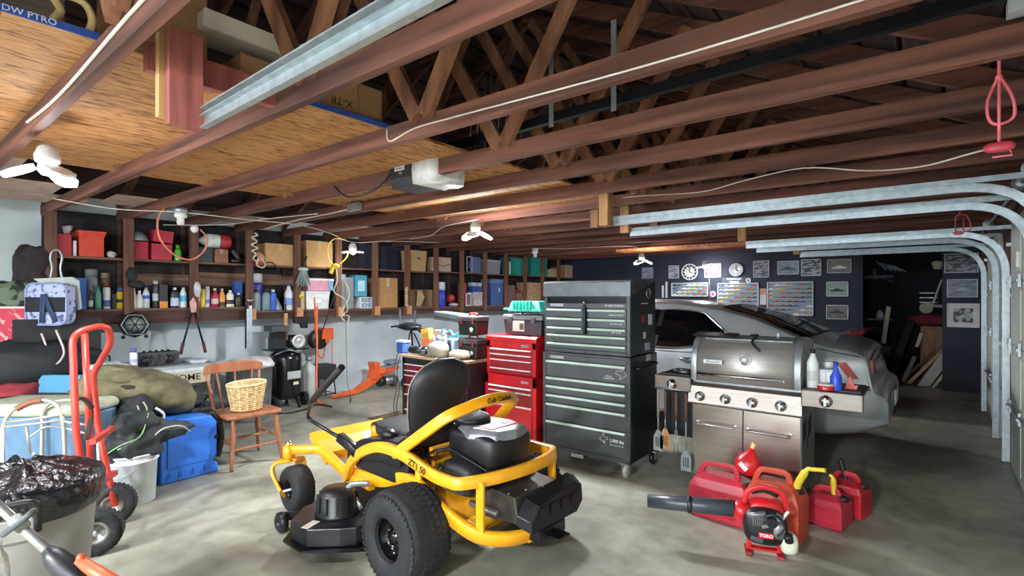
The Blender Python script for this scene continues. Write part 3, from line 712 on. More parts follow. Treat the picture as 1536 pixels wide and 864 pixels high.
for z in (BZ+.06, BZ+.29): tag(MB().lathe([(.024,0),(.024,-.003),(.0,-.004)], (-3.50,3.626,z),16,'y').build('round_sticker', PM('#cfe0d6')), 'pale round label on the %s stacked case' % ('lower' if z < 1 else 'upper'), 'label')
t = case('tool_box', 'grey lidded tool box sitting on the red chest', -3.02, 3.95, 1.118, .46, .26, .2, 0, M('toolbox_grey', '#34383e', .5), M('toolbox_lid', '#6f747b', .5), gp)
MB().box((-.04,-.134,.09),(.14,.004,.1)).build('picture_label', PM('#d9d3c8'), t)
MB().box((.0,-.1365,.085),(.05,.003,.06)).build('label_print', PM('#5a4a40'), t)
t = T('parts_tray', 'turquoise ribbed plastic tray upturned on the grey tool box', 'tray', (-3.0, 3.93, 1.345), 0)
MB().loft([[Vector((a*s, b*s*.9, z)) for a, b in ((-.2,-.1),(-.14,-.13),(.2,-.13),(.2,.13),(-.14,.13),(-.2,.1))] for z, s in ((0,1.05),(.02,1.05),(.02,1),(.09,.88),(.1,.8))]).build('shell', M('turquoise_plastic', '#35bfa6', .4), t, bevel=.006)
w = MB()
for i in range(6): w.box((-.12+i*.04,-.0,.056),(.016,.25,.09))
w.build('rib', M('turquoise_plastic'), t, bevel=.006)
MB().box((-.25,-.03,.02),(.12,.04,.02)).build('tab', M('turquoise_plastic'), t, bevel=.006)
# bench top clutter
t = T('tool_bag', 'charcoal folded long tool case on top of the bench pile', 'case', (-3.98, 3.88, BZ+.345), .05)
MB().loft([[Vector((x, y, z+zz)) for y, z in ((-.1,0),(.1,0),(.1,.09),(-.1,.09))] for x, zz in ((-.24,.02),(.05,0),(.22,-.02),(.26,-.03))], smooth=False).build('body', M('case_grey', '#4b5257', .5), t, bevel=.012)
MB().bar((-.23,-.103,.06),(.24,-.103,.01),.006,.006).build('seam', blackp, t)
def pbox(label, x, y, z, d, rz, c_, rot=None, cat='box', name='product_box', mark=None, mc='#222222'):
    t = T(name, label, cat, (x, y, z), rz, rot=rot)
    MB().box((0,0,d[2]/2), d).build('carton', PM(c_, .6), t, bevel=.002)
    if mark: text(mark, d[2]*.3, PM(mc), t, (0, -d[1]/2-.001, d[2]*.65), FACE_Y)
    return t
t = pbox('yellow and orange product box leaning in the bench pile', -4.19, 3.68, BZ+.07, (.11,.07,.2), 0, '#e8b347', mark='1/2', rot=(0,R_(-8),.1)); MB().box((0,-.0005,.05),(.112,.072,.1)).build('orange_band', PM('#dd7b4a'), t)
t = pbox('tan box with a purple picture beside the yellow one', -4.03, 3.70, BZ+.06, (.13,.06,.2), .2, '#b5987a'); MB().lathe([(.05,0),(.05,-.003),(0,-.004)], (.0,-.03,.1),20,'y').build('picture', PM('#8d83b0'), t)
t = T('organiser_case', 'blue and white clear parts organiser on the bench', 'organiser', (-3.86, 3.72, BZ+.02), .1)
MB().bx(-.12,.12,-.05,.05,0,.16).build('body', M('clear_case', '#aac4d4', .3), t, bevel=.004)
for i in range(5):
    MB().bx(-.115+i*.047,-.075+i*.047,-.055,-.05,.02,.145).build('compartment', PM(['#4ca0c8','#e7edf0','#3b5c78','#cfe2ea','#5d7c94'][i]), t)
t = T('spring_clamp', 'light blue spring clamp lying over the organiser', 'clamp', (-3.79, 3.66, BZ+.2))
MB().tube(smooth_path([(-.1,0,.03),(-.04,0,.06),(.03,-.02,.02),(.08,0,.05)],5),.012,8).build('jaw', PM('#55b8dc'), t); MB().tube(smooth_path([(-.08,0,-.01),(0,0,.02),(.09,.01,.0)],5),.012,8).build('handle', PM('#55b8dc'), t)
t = T('spring_clamp', 'blue ring-ended clamp beside the purple picture box', 'clamp', (-3.93, 3.66, BZ+.24))
MB().tube([(.03*math.cos(a),0,.03*math.sin(a)) for a in [2*PI*i/16 for i in range(16)]],.008,6,closed=True,up=(0,1,0)).build('ring', PM('#4fa6d8'), t); MB().bar((.03,0,0),(.12,0,-.02),.02,.02).build('handle', PM('#b03a4a'), t)
item(MB().ell((0,0,.02),(.13,.1,.09),18,10,e=.9), 'helmet', 'upturned pale grey bowl-like helmet on the bench front', 'helmet', PM('#8d8b7e', .5), loc=(-3.93,3.585,BZ+.05))
item(MB().ell((0,0,.04),(.14,.09,.045),16,8,nz=.25,ns=4), 'burlap_bag', 'tan crumpled burlap bag at the foot of the stacked cases', 'bag', M('burlap','#b9a98a',.9,scale=60,bump=.3), loc=(-3.62,3.585,BZ+.005))
t = T('power_tool', 'black cordless power tool lying on the bench edge', 'power tool', (-4.2, 3.56, BZ), .1)
MB().cyl((-.12,0,.05),(.06,0,.045),.04,14).ell((.08,0,.05),(.05,.045,.045)).build('body', blackp, t, bevel=.0); MB().bar((.02,-.0,.04),(.12,-.06,.03),.04,.05).build('handle', gp, t); MB().cyl((-.16,0,.05),(-.12,0,.05),.02,10).build('nose', galv, t)
item(MB().bar((-3.99,3.57,BZ+.22),(-3.88,3.53,BZ+.02),.02,.012), 'pry_bar', 'dark flat bar leaning on the grey helmet', 'bar', gp)
item(MB().prism([(0,0),(.2,0),(.04,.18)],0,.01,'y'), 'paper_sheet', 'pale folded sheet behind the blue clamps', 'sheet', PM('#d0d4cc'), loc=(-3.85,3.9,BZ+.17))
t = T('cable_bundle', 'tangle of thin black and white leads on the bench', 'cable', (-4.22,3.72,BZ)); 
for i, c_ in enumerate((blackp, cordw, blackp)): random.seed(i); MB().tube(smooth_path([(random.uniform(-.15,.25), random.uniform(-.08,.08), .01+random.uniform(0,.12)) for _ in range(9)],5),.005,5).build('lead', c_, t)
# tripod like stand with arms at bench end
t = T('tripod_stand', 'black four-armed wire stand rising over the bench end', 'stand', (-4.62, 3.72, .0))
w = MB().tube([(0.12,0,.84),(.10,0,1.12)],.01,6).tube([(.22,.05,.88),(.14,0,1.08)],.008,6).tube([(0,-.0,.86),(.08,0,1.1)],.008,6); w.build('leg', blackm, t)
w = MB().ell((.06,0,1.15),(.17,.09,.045),14,8,nz=.3,ns=6).bar((-.05,0,1.14),(.28,.02,1.12),.05,.03); w.build('head', blackp, t)
for p, q in (((-.1,0,1.15),(-.3,.03,1.13)),((-.1,0,1.17),(-.17,.05,1.33)),((.15,0,1.17),(.1,.05,1.33)),((.15,.0,1.15),(.3,-.03,1.10))): MB().bar(p,q,.025,.02).build('arm', blackp, t)
t = T('charger', 'blue battery charger hanging off the left end of the bench', 'charger', (-4.5, 3.56, .0))
MB().box((.03,0,.93),(.12,.1,.12)).build('body', PM('#3a58a0'), t, bevel=.02); MB().box((.03,0,1.0),(.14,.09,.02)).build('top', PM('#b8ccd8'), t)
for i in (0,.05): MB().tube(smooth_path([(-.0+i,-.03,.9),(-.06+i,-.05,.7),(-.02+i,-.05,.5),(-.07+i,-.05,.3),(-.04+i,-.05,.15)],5),.005,5).build('cord', PM('#44474c'), t)
# ================================================================ grill
gx, gy = -1.48, 4.05
t = T('gas_grill', 'stainless steel gas grill with four front knobs', 'grill', (gx, gy, 0))
GW, GD = .77, .5
gm = M('brushed_steel', '#cdc3b9', .27, 1, scale=2, stretch=(1,1,60), col2='#b9aea4', detail=4)
MB().bx(0,GW,.01,GD,.08,.66).build('cabinet', M('grill_side','#8f9499',.35,.7), t, bevel=.004)
for x0,x1,hx0,hx1 in ((.005,GW/2-.003,.05,.33),(GW/2+.003,GW-.005,.42,.70)):
    d = MB().bx(x0,x1,-.012,.01,.09,.645).build('door', gm, t, bevel=.004)
    MB().tube(fillet([(hx0,-.012,.515),(hx0,-.055,.505),(hx1,-.055,.505),(hx1,-.012,.515)],.03,5),.009,10).build('handle', chrome, d)
gm2 = M('panel_steel', '#8f8780', .38, .9, scale=2, stretch=(1,1,60), col2='#7d756e')
MB().prism([(-.045,.655),(-.045,.665),(-.02,.79),(.0,.815),(.12,.815),(.12,.655)],-.02,GW+.01,'x').build('control_panel', gm2, t, bevel=.004)
def knob(x, z, y=-.04, r=.026, p=t):
    k = MB().lathe([(r*1.45,0),(r*1.45,-.006),(r*1.1,-.012),(r*1.05,-.03),(r*.9,-.036),(0,-.036)],(x,y,z),20,'y').build('knob', chrome, p)
    MB().box((x,y-.04,z),(r*.5,.012,r*1.9)).build('grip', galv, k)
for i in range(4): knob(.075+i*.19,.715)
MB().bx(.0,GW,.02,GD,.66,.84).build('firebox', M('grill_side'), t, bevel=.004)
# lid: rounded profile
lp = [(-.012,.835),(-.018,.95),(.0,1.05),(.05,1.13),(.12,1.17),(.25,1.185),(.42,1.16),(.47,1.08),(.48,.84)]
MB().prism([(y,z) for y,z in lp],.045,GW-.045,'x',smooth=True).build('lid', M('lid_steel', '#c9c4bf', .46, .72, scale=2, stretch=(1,1,60), col2='#b5b0ab'), t)
lp2 = [(y*1.03-.006 if y > .2 else y-.012, z+(.008 if z > 1 else 0)) for y,z in lp]
for x0,x1 in ((0,.045),(GW-.045,GW)): MB().prism(lp2,x0,x1,'x',smooth=True).build('lid_end_cap', M('cast_end','#9ea3a6',.4,.6), t, bevel=.004)
MB().box((GW/2+.0,.14,1.172),(.62,.1,.008),(R_(14),0,0)).build('lid_top_strip', galv, t)
MB().box((.15,.10,1.19),(.32,.16,.012),(R_(6),0,0)).build('top_tray', blackm, t, bevel=.004)
MB().tube([(.06,-.06,.895),(GW-.1,-.06,.895)],.013,12).build('lid_handle', chrome, t)
for x in (.07,GW-.11): MB().bx(x-.012,x+.012,-.06,-.01,.885,.905).build('handle_post', chrome, t)
g = MB().lathe([(.04,0),(.042,-.012),(.034,-.016),(.034,-.012),(0,-.012)],(.40,-.016,1.02),24,'y').build('thermometer', chrome, t)
MB().lathe([(.033,0),(0,-.001)],(.40,-.03,1.02),20,'y').build('dial', PM('#d9dcdc'), g)
MB().bx(.10,.24,-.032,-.016,.975,1.005).build('name_plate', M('badge_silver'), t); text('Dyna-Glo',.026,blackm,t,(.17,-.033,.99),FACE_Y)
MB().cyl((.60,.1,1.185),(.60,.1,1.24),.012,10).build('vent_post', galv, t)
MB().tube(smooth_path([(.5,-.0,1.09),(.44,.02,1.15),(.46,.1,1.2),(.38,.2,1.19)],5),.008,6).build('black_cord', blackp, t)
# side shelves
for x0,x1,n_ in ((-.30,0,'l'),(GW,GW+.36,'r')):
    s = MB().bx(x0,x1,.0,.42,.83,.85).bx(x0,x1,-.035,.0,.73,.85).build('side_shelf', gm2, t, bevel=.008)
    knob((x0+x1)/2-(.0 if n_=='l' else .03),.785,-.036,.028,s)
    MB().bx(x0+.02,x1-.02,.02,.4,.851,.856).build('shelf_mat', gp, s)
MB().bx(-.27,-.02,.1,.4,.34,.82).build('rear_panel', blackp, t)
w = MB()
for i in range(8):
    for j in range(2): w.box((GW+.001,.1+j*.2+i*.0,.60-i*.018),(.003,.14,.007),(R_(20),0,0))
w.build('vent_slot', blackm, t); MB().bx(GW,GW+.002,.2,.23,.38,.46).build('slot', blackm, t)
for x in (.04,GW-.04):
    for y in (.06,GD-.06): MB().cyl((x-.012,y,.04),(x+.012,y,.04),.038,14).bx(x-.02,x+.02,y-.02,y+.02,.06,.085).build('caster', blackp, t)
for i,(x,y0,L_,hd,lb,cm) in enumerate(((-.26,-.04,.5,'sp','slotted steel spatula hanging leftmost under the grill shelf',galv),(-.20,-.04,.48,'sp','wood-headed turner hanging second under the grill shelf',palew),(-.11,-.04,.5,'fk','thin black tongs hanging third under the grill shelf',blackp),(-.03,-.04,.62,'sp','longest slotted spatula hanging beside the grill door',galv))):
    u = T('grill_utensil', lb, 'utensil', (gx+x, gy-.05, .72))
    MB().tube([(0,0,.0),(0,0,-.22)],.011,8).build('handle', M('utensil_wood','#6b4a35',.5) if i != 0 else PM('#8f8577'), u)
    MB().tube([(0,0,-.2),(0,0,-L_+.17)],.005,6).build('shaft', galv, u)
    if hd == 'sp':
        z0 = -L_+.18; hw = .04; w = MB()
        pr = [(-.012,z0),(-hw,z0-.06),(-hw*1.05,z0-.17),(hw*1.05,z0-.17),(hw,z0-.06),(.012,z0)]
        w.prism(pr,-.002,.002,'y').build('head', cm, u)
        MB().box((-.017,-.003,z0-.1),(.006,.003,.08)).box((0,-.003,z0-.1),(.006,.003,.08)).box((.017,-.003,z0-.1),(.006,.003,.08)).build('slot', blackp, u)
    else: MB().tube([(-.008,0,-.3),(-.014,0,-L_)],.004,6).tube([(.008,0,-.3),(.014,0,-L_)],.004,6).build('prong', galv, u)
tag(MB().tube([(gx-.3,gy-.045,.745),(gx-.0,gy-.045,.745)],.006,6).build('hook_rail', galv), 'thin steel rail under the left grill shelf holding utensils', 'rail')
# bottles on the right shelf
SZ = .858
def jug(name, label, x, y, z, prof, mat, capc, cat='bottle', group=None, n=16, lab=None, sq=None, rz=0):
    t = T(name, label, cat, (x, y, z), rz, group)
    R0 = max(r for r, _ in prof); H0 = prof[-1][1]
    b_ = MB()
    if sq: b_.T = Matrix.Diagonal((sq[0], sq[1], 1, 1))
    b_.lathe(prof, n=n); b_.build('body', mat, t)
    rt = prof[-1][0]
    if capc: MB().lathe([(rt*1.15, 0), (rt*1.15, rt*1.6), (rt*.95, rt*1.8), (0, rt*1.8)], (0, 0, H0-.002), 12).build('cap', PM(capc, .4), t)
    if lab:
        w = MB(); 
        if sq: w.T = Matrix.Diagonal((sq[0], sq[1], 1, 1))
        w.lathe([(R0*1.012, H0*lab[1]), (R0*1.012, H0*lab[2])], n=n, cap=False); w.build('label_band', PM(lab[0], .5), t)
    return t
jug('bottle','tall white plastic bottle at the grill lid end',gx+GW+.06,gy+.05,SZ,[(.036,0),(.038,.01),(.038,.17),(.018,.22),(.014,.24)],PM('#dfe4e2',.4),'#17171a',lab=('#c9c9c9',.2,.5))
t = jug('bottle','blue plastic spray bottle on the right grill shelf',gx+GW+.20,gy+.03,SZ,[(.034,0),(.036,.01),(.036,.09),(.02,.12),(.013,.15),(.012,.17)],PM('#2d4fd0',.35),'#2442b8')
t = T('sponge_pack','clear packs of white sponges standing on the right grill shelf','pack',(gx+GW+.14,gy+.1,SZ)); MB().bx(-.06,.05,-.02,.02,0,.13).build('pack', PM('#b9c3c6',.3), t, bevel=.006); MB().bx(-.05,-.01,-.025,-.02,.02,.12).bx(.0,.04,-.025,-.02,.03,.11).build('white_item', PM('#e8ebea'), t)
t = T('round_tin','red rimmed round tin on the right grill shelf','tin',(gx+GW+.145,gy+.0,SZ)); MB().lathe([(.05,0),(.052,.004),(.052,.025),(.048,.03)],n=24).build('body', redp, t); MB().lathe([(.052,.03),(.053,.04),(.04,.043),(0,.043)],n=24).build('lid', PM('#d6d2cc'), t); text('3in',.02,PM('#f0e0e0'),t,(0,-.0525,.014),FACE_Y)
item(MB().prism([(0,0),(.07,0),(.03,.09)],-.003,.003,'y').prism([(0,0),(.07,0),(.08,.03),(.03,.02)],-.02,-.005,'y'), 'cleaning_pad', 'small red and black folded cloth behind the blue bottle', 'cloth', redp, loc=(gx+GW+.24,gy+.12,SZ+.004))
item(MB().tube(smooth_path([(-.08,0,.03),(0,.02,.04),(.05,-.03,.03),(.0,-.05,.03),(-.05,0,.04)],5),.012,8), 'grill_lighter', 'black and silver gadget lying on the left grill shelf', 'gadget', M('cast_alu'), loc=(gx-.12,gy+.12,.845))
# ================================================================ fuel cans
def fuel_can(label, x, y, w_, d_, h_, rz, mat, spout, group='fuel cans on the floor', hz=.06):
    t = T('fuel_can', label, 'fuel can', (x, y, 0), rz, group)
    a = w_/2
    MB().loft([[Vector((sx*a*p, sy*d_/2*q, z)) for sx, sy in ((-1,-1),(1,-1),(1,1),(-1,1))] for z, p, q in ((.0,.93,.9),(.012,1,1),(h_*.72,1,1),(h_*.9,.86,.86),(h_,.62,.5))], smooth=False).build('body', mat, t, bevel=.018, seg=3)
    MB().sweep(fillet([(-a*.9,0,h_*.80),(-a*.62,0,h_+hz*.9),(a*.45,0,h_+hz),(a*.55,0,h_*.92)],.03,5), rect(.035,.026), up=(0,1,0)).build('handle', mat, t, bevel=.004)
    MB().lathe([(.036,0),(.036,.02),(.03,.026)],(a*.78,0,h_*.87),16).build('collar', blackp, t)
    for k_, q_ in ((.6,.16),(.7,.62)): MB().bar((-a*k_,-d_/2-.003,h_*q_),(a*k_,-d_/2-.003,h_*q_),.012,.006).build('moulded_rib', mat, t)
    if spout:
        c_, pts, r = spout
        MB().tube(smooth_path([(a*.78+p, q, h_*.87+z) for p, q, z in pts],4), r, 10).build('spout', c_, t)
    return t
ysp = PM('#d9bc2c',.45)
redc = M('red_can','#b52a3c',.4,scale=4,var=.1)
t = fuel_can('bright red gasoline can behind the blower tube', -1.1, 3.58, .38, .22, .29, R_(-3), redc, None)
text('GASOLINE',.06,M('red_can'),t,(.0,-.113,.165),FACE_Y,bold=.0015,ext=.003)
fuel_can('faded orange-red fuel can with bent yellow spout', -.76, 3.53, .31, .24, .34, R_(-4), M('orange_can','#c2492f',.5,scale=4,var=.15), (ysp,[(0,0,.0),(.0,0,.05),(.05,0,.15),(.08,0,.16),(.15,0,.17)],[.022]*8+[.013]*9))
fuel_can('small red fuel can with upright yellow spout', -.53, 3.93, .21, .22, .2, R_(-10), redc, (ysp,[(-.05,0,0),(-.055,0,.07),(-.06,0,.13),(-.08,0,.145)],[.018]*8+[.011]*5), hz=.03)
fuel_can('red fuel can with straight black spout at the back', -.45, 4.2, .22, .2, .23, R_(-14), M('red_can2','#b51a2b',.42), (blackp,[(-.1,0,0),(-.12,0,.08),(-.14,0,.16)],[.016]*9), hz=.04)
t = T('funnel_jug','red pear-shaped oil jug with amber tip on the red can','oil jug',(-.955,3.585,.325),rot=(0,R_(14),0))
MB().lathe([(.03,0),(.07,.02),(.085,.06),(.07,.11),(.03,.15),(.016,.18)],n=20).build('body', redp, t); MB().lathe([(.016,.178),(.014,.215),(0,.216)],n=10).build('tip', PM('#e2b678'), t)
w = MB(); w.T = Matrix.Diagonal((1,1,1,1)); w.box((-.01,-.082,.07),(.06,.012,.03),(0,R_(30),0)); w.build('label_band', PM('#e9d5d8'), t)
# ================================================================ leaf blower
t = T('leaf_blower','red and black handheld leaf blower lying on the floor','leaf blower',(-.76,3.22,0),R_(20)); t.scale = (.93,.93,.93)
tb = MB().tube([(-.17,0,.26),(-.36,0,.255),(-.45,0,.25),(-.70,0,.238)],[.052,.05,.047,.043],18).build('blower_tube', M('tube_grey','#3f454d',.35), t)
MB().lathe([(.053,0),(.056,.01),(.056,.02),(.053,.03)],(-.45,0,.25),18,'x').build('joint_ring', blackp, tb)
MB().tube([(-.17,0,.26),(-.09,0,.25)],[.054,.065],18).build('outlet', redp, t)
MB().ell((.0,.02,.21),(.135,.06,.135),24,14,e=.85).build('fan_housing', redp, t)
MB().ell((.0,-.06,.20),(.125,.06,.11),18,12,e=.7).build('engine_cover', blackp, t)
MB().sweep(smooth_path([(-.11,0,.31),(-.09,0,.38),(.0,0,.42),(.10,0,.39),(.13,0,.30)],5), rect(.03,.035), up=(0,1,0)).build('handle', redp, t, bevel=.004)
MB().sweep(smooth_path([(-.07,-.003,.385),(.0,-.003,.405),(.08,-.003,.38)],5), rect(.036,.02), up=(0,1,0)).build('trigger', blackp, t)
MB().ell((.13,-.07,.12),(.05,.045,.065),14,10,e=.7).build('fuel_tank', PM('#cfd2bd',.4), t)
MB().cyl((.12,-.10,.18),(.12,-.14,.16),.024,12).build('fuel_cap', blackp, t)
MB().cyl((-.10,-.09,.26),(.0,-.10,.29),.02,10).build('muffler', M('cast_alu'), t); MB().cyl((.06,-.1,.22),(.08,-.1,.3),.022,10).build('starter', gp, t)
MB().tube(smooth_path([(.0,-.12,.28),(.05,-.13,.3),(.1,-.12,.24),(.06,-.13,.18)],5),.007,6).build('fuel_line', blackp, t)
MB().box((.0,-.119,.165),(.085,.006,.036)).build('name_badge', redp, t, bevel=.004); text('TORO',.026,PM('#f3eeee'),t,(.0,-.1225,.165),FACE_Y,bold=.0008)
MB().box((.0,-.122,.225),(.05,.006,.02),(0,R_(-20),0)).build('chrome_strip', chrome, t)
MB().box((0,-.005,.035),(.2,.05,.014)).box((-.085,-.01,.06),(.025,.05,.06)).box((.085,-.01,.06),(.025,.05,.06)).build('foot_stand', redp, t, bevel=.004)
for s in (-1,1): MB().box((s*.09,-.0,.013),(.035,.13,.022)).build('stand_pad', M('dull_red','#8f2a28',.5), t, bevel=.004)

MB().cyl((.03,-.115,.25),(.03,-.135,.25),.03,16).build('starter_cover', blackp, t)
for k in range(5): MB().box((-.07+k*.012,-.118,.25),(.005,.012,.06)).build('cylinder_fin', M('cast_alu'), t)
MB().cyl((.09,-.1,.27),(.12,-.12,.33),.009,8).build('spark_plug', PM('#cfcfc8',.4), t)
MB().box((-.05,-.112,.135),(.07,.02,.03),(0,R_(15),0)).build('air_filter', gp, t, bevel=.005)
MB().ell((.07,-.09,.2),(.04,.04,.055),12,8,e=.7).build('carburettor', M('cast_alu'), t)
# ================================================================ cars
def interp(P, x):
    if x <= P[0][0]: return P[0][1]
    for (a, b), (c, d) in zip(P, P[1:]):
        if x <= c:
            t = (x-a)/(c-a); t2 = t*t*(3-2*t)*.35+t*.65
            return b+(d-b)*t2
    return P[-1][1]
TOP = [(-2.42,.60),(-2.405,.68),(-2.33,.715),(-2.305,.76),(-2.275,.98),(-2.22,1.045),(-2.12,1.062),(-1.86,1.105),(-1.62,1.20),(-1.38,1.295),(-.97,1.395),(-.5,1.445),(0,1.455),(.4,1.43),(.75,1.33),(1.3,1.03),(1.8,.93),(2.15,.82),(2.34,.68),(2.42,.5)]
BOT = [(-2.42,.42),(-2.2,.30),(-1.9,.24),(1.9,.2),(2.42,.32)]
def car(name, label, cx, cy, rz, paint, zs=1, spoiler=False):
    t = T(name, label, 'car', (cx, cy, 0), rz)
    def wd(x): return .915*(1-(.13 if x < 0 else .22)*max(0, (abs(x)-1.55)/.87)**2.6)
    def ys(x, z):
        z /= zs
        if z < .55: k = .94+.06*(z-.2)/.35
        elif z < .95: k = 1-.025*(z-.55)/.4-(.006 if .74 < z < .78 else 0)
        else: k = .975-.36*((z-.95)/.5)**1.1
        return wd(x)*k
    def ze(x): return interp(TOP, x)*zs-(.035*zs)
    def tz(x, y):
        zE, zT = ze(x), interp(TOP, x)*zs; yE = ys(x, zE)
        return zE+(zT-zE)*(1-min(1, abs(y)/yE)**5)
    xs = [-2.42,-2.415,-2.40,-2.36,-2.33,-2.305,-2.29,-2.275,-2.25,-2.2,-2.1,-1.98,-1.86,-1.74,-1.62,-1.5,-1.38,-1.2,-.97,-.75,-.5,-.25,0,.2,.4,.58,.75,.95,1.12,1.3,1.55,1.8,2.0,2.15,2.25,2.34,2.39,2.42]
    rings = []
    for x in xs:
        zb = interp(BOT, x)*zs; zE = ze(x); half = []
        for s in (0,.06,.18,.3,.42,.54,.66,.76,.86,.95,1): z = zb+(zE-zb)*s; half.append((ys(x, z)*(.93 if s == 0 else 1), z))
        yE = half[-1][0]
        for f in (.985,.95,.87,.7,.4,.12): half.append((yE*f, tz(x, yE*f)))
        rings.append([Vector((x, y, z)) for y, z in half]+[Vector((x, -y, z)) for y, z in half[::-1]])
    MB().loft(rings).build('body', paint, t, sub=1)
    gl = M('car_glass', '#050608', .05, spec=.35, var=0)
    def patch(nm, fn, nu, nv, mat, par=t):
        w = MB(); vs = [fn(i/nu, j/nv) for i in range(nu+1) for j in range(nv+1)]
        w.add(vs, [(i*(nv+1)+j, (i+1)*(nv+1)+j, (i+1)*(nv+1)+j+1, i*(nv+1)+j+1) for i in range(nu) for j in range(nv)], True)
        return w.build(nm, mat, par)
    patch('rear_window', lambda u, v: Vector((-1.83+.80*u, (2*v-1)*ys(-1.83+.8*u, ze(-1.83+.8*u))*(.96-.03*u), tz(-1.83+.8*u, (2*v-1)*ys(-1.83+.8*u, ze(-1.83+.8*u))*(.96-.03*u))+.018)), 10, 10, gl)
    patch('windscreen', lambda u, v: Vector((.62+.62*u, (2*v-1)*ys(.62+.62*u, ze(.62+.62*u))*.85, tz(.62+.62*u, (2*v-1)*ys(.62+.62*u, ze(.62+.62*u))*.85)+.008)), 8, 10, gl)
    for s in (1, -1):
        def lo(x): return (.965+.13*max(0, (-x-.55)/.6)**2)*zs
        def hi(x): return min((interp(TOP, x)-.085)*zs, (1.345)*zs)
        def side(u, v):
            x = -1.16+2.2*u; a, b = lo(x), max(lo(x)+.003, hi(x)*(1)); k = min(1, (u/.13)**.6)*min(1, ((1-u)/.12+.02))
            b = a+(b-a)*k; z = a+(b-a)*v
            return Vector((x, s*(ys(x, z)+.006), z))
        sw = patch('side_window', side, 24, 4, gl)
        ch = M('window_chrome','#d8d8da',.18,1)
        MB().tube([side(i/24, 1)+Vector((0, s*.004, .004)) for i in range(25)], .009, 6).build('chrome_trim', ch, sw)
        MB().tube([side(i/24, 0)+Vector((0, s*.004, -.002)) for i in range(25)], .006, 6).build('chrome_trim', ch, sw)
        for x in (-.42,): MB().bar(side((x+1.16)/2.2, 0)+Vector((0,s*.003,0)), side((x+1.16)/2.2, 1)+Vector((0,s*.003,0)), .05, .006, up=(0,1,0)).build('pillar', M('pillar_black','#101114',.3), sw)
        for x in (-.78, .35): MB().tube(smooth_path([(x-.09, s*(ys(x,.86*zs)+.002), .86*zs),(x-.05, s*(ys(x,.86*zs)+.04), .865*zs),(x+.05, s*(ys(x,.86*zs)+.04), .865*zs),(x+.09, s*(ys(x,.86*zs)+.002), .86*zs)],4), .013, 8).build('door_handle', ch, t)
        for x in (-1.02,-.40,.9): MB().tube([(x-.03*(z-.5), s*(ys(x, z*zs)+.0), z*zs) for z in (.3,.45,.6,.75,.9,.96)], .004, 5).build('door_seam', blackp, t)
        red = M('tail_light','#b3121c',.2, coat=.6)
        tl = patch('tail_light', lambda u, v: (lambda x, z: Vector((x, s*(ys(x, z)+.007), z)))(-2.055-.09*(1-v)-.075*u-.0*v, (.795+.135*v)*zs), 8, 6, red)
        patch('tail_light_end', lambda u, v: Vector((-2.312+.015*v+.0*u+.03*u*u, s*(.50+.27*u), (.82+.12*v)*zs)), 6, 3, red, tl)
        patch('lamp_clear', lambda u, v: (lambda x, z: Vector((x, s*(ys(x, z)+.006), z)))(-2.05-.085*u, (.785+.05*v*u)*zs), 6, 3, PM('#e8e4e2',.2), tl)
        MB().tube([(x, s*(ys(x, (.70+.02*(-1.75-x))*zs)+.001), (.70+.02*(-1.75-x))*zs) for x in [-1.76-.06*i for i in range(10)]], .004, 5).build('bumper_seam', blackp, t)
        MB().tube([(x, s*(ys(x, (ze(x)-.03))+.001), ze(x)-.03) for x in [-1.9-.04*i for i in range(9)]], .004, 5).build('boot_seam', blackp, t)
        MB().tube([(x, s*(ys(x, .93*zs-.0)+.0), .93*zs) for x in [-2.06+.08*i for i in range(36)]], .004, 5).build('shoulder_line', paint, t)
        for x in (-1.42, 1.4):
            MB().lathe([(.375,0),(.37,.012),(.30,.004)], (x, s*.885, .345), 28, 'y').build('wheel_arch', blackp, t) if 0 else None
            tw = tyre(MB(), .335, .22, .1, x, s*.825, .337, 32).build('tyre', rubber, t)
            w = MB().lathe([(.22,.09*s),(.2,.07*s),(.05,.085*s),(0,.095*s)], (x, s*.825, .337), 24, 'y', cap=False)
            for k in range(5): a = 2*PI*k/5; w.bar((x, s*.915, .337), (x+.2*math.cos(a), s*.91, .337+.2*math.sin(a)), .04, .02, up=(0,1,0))
            w.build('wheel_rim', M('cast_alu'), tw)
        MB().ell((.95, s*1.0, 1.0*zs), (.07,.09,.055), 12, 8).build('mirror', paint, t)
    w = MB().tube([(-2.41, -.48, .44*zs),(-2.425, 0, .44*zs),(-2.41, .48, .44*zs)], .006, 5); w.build('bumper_seam', blackp, t)
    pl = MB().box((-2.425, 0, .56*zs), (.012, .34, .15)).build('plate_recess', M('cast_alu'), t, bevel=.004)
    MB().box((-2.433, 0, .56*zs), (.006, .29, .125)).build('number_plate', PM('#d7dadd'), pl)
    MB().bar((-2.295,-.35,.90*zs),(-2.295,.35,.90*zs),.02,.03).build('chrome_strip', chrome, t)
    MB().tube([(-2.28, y, (.985-.06*(y/.7)**2)*zs) for y in [i*.14 for i in range(-5,6)]],.005,5).build('boot_seam', blackp, t)
    if spoiler:
        MB().loft([[Vector((x, y, z)) for x, z in ((-2.38,.98),(-2.42,1.02),(-2.1,.985),(-2.1,.96))] for y in (-.72,-.6,0,.6,.72)], smooth=False).build('spoiler', paint, t, bevel=.01)
        for y in (-.5,.5): MB().bar((-2.2,y,.82),(-2.22,y,.98),.05,.02).build('spoiler_post', paint, t)
    return t
silver = M('silver_car_paint', '#a4a9aa', .34, .45, coat=.5, var=.03)
car('car', 'silver grey four-door sedan parked behind the grill', -2.70, 6.02, PI, silver)
car('car', 'low red car beyond the silver sedan, only its tail showing', -3.1, 8.85, PI, M('red_car_paint', '#9c1420', .25, .2, coat=.6), zs=.78, spoiler=True)
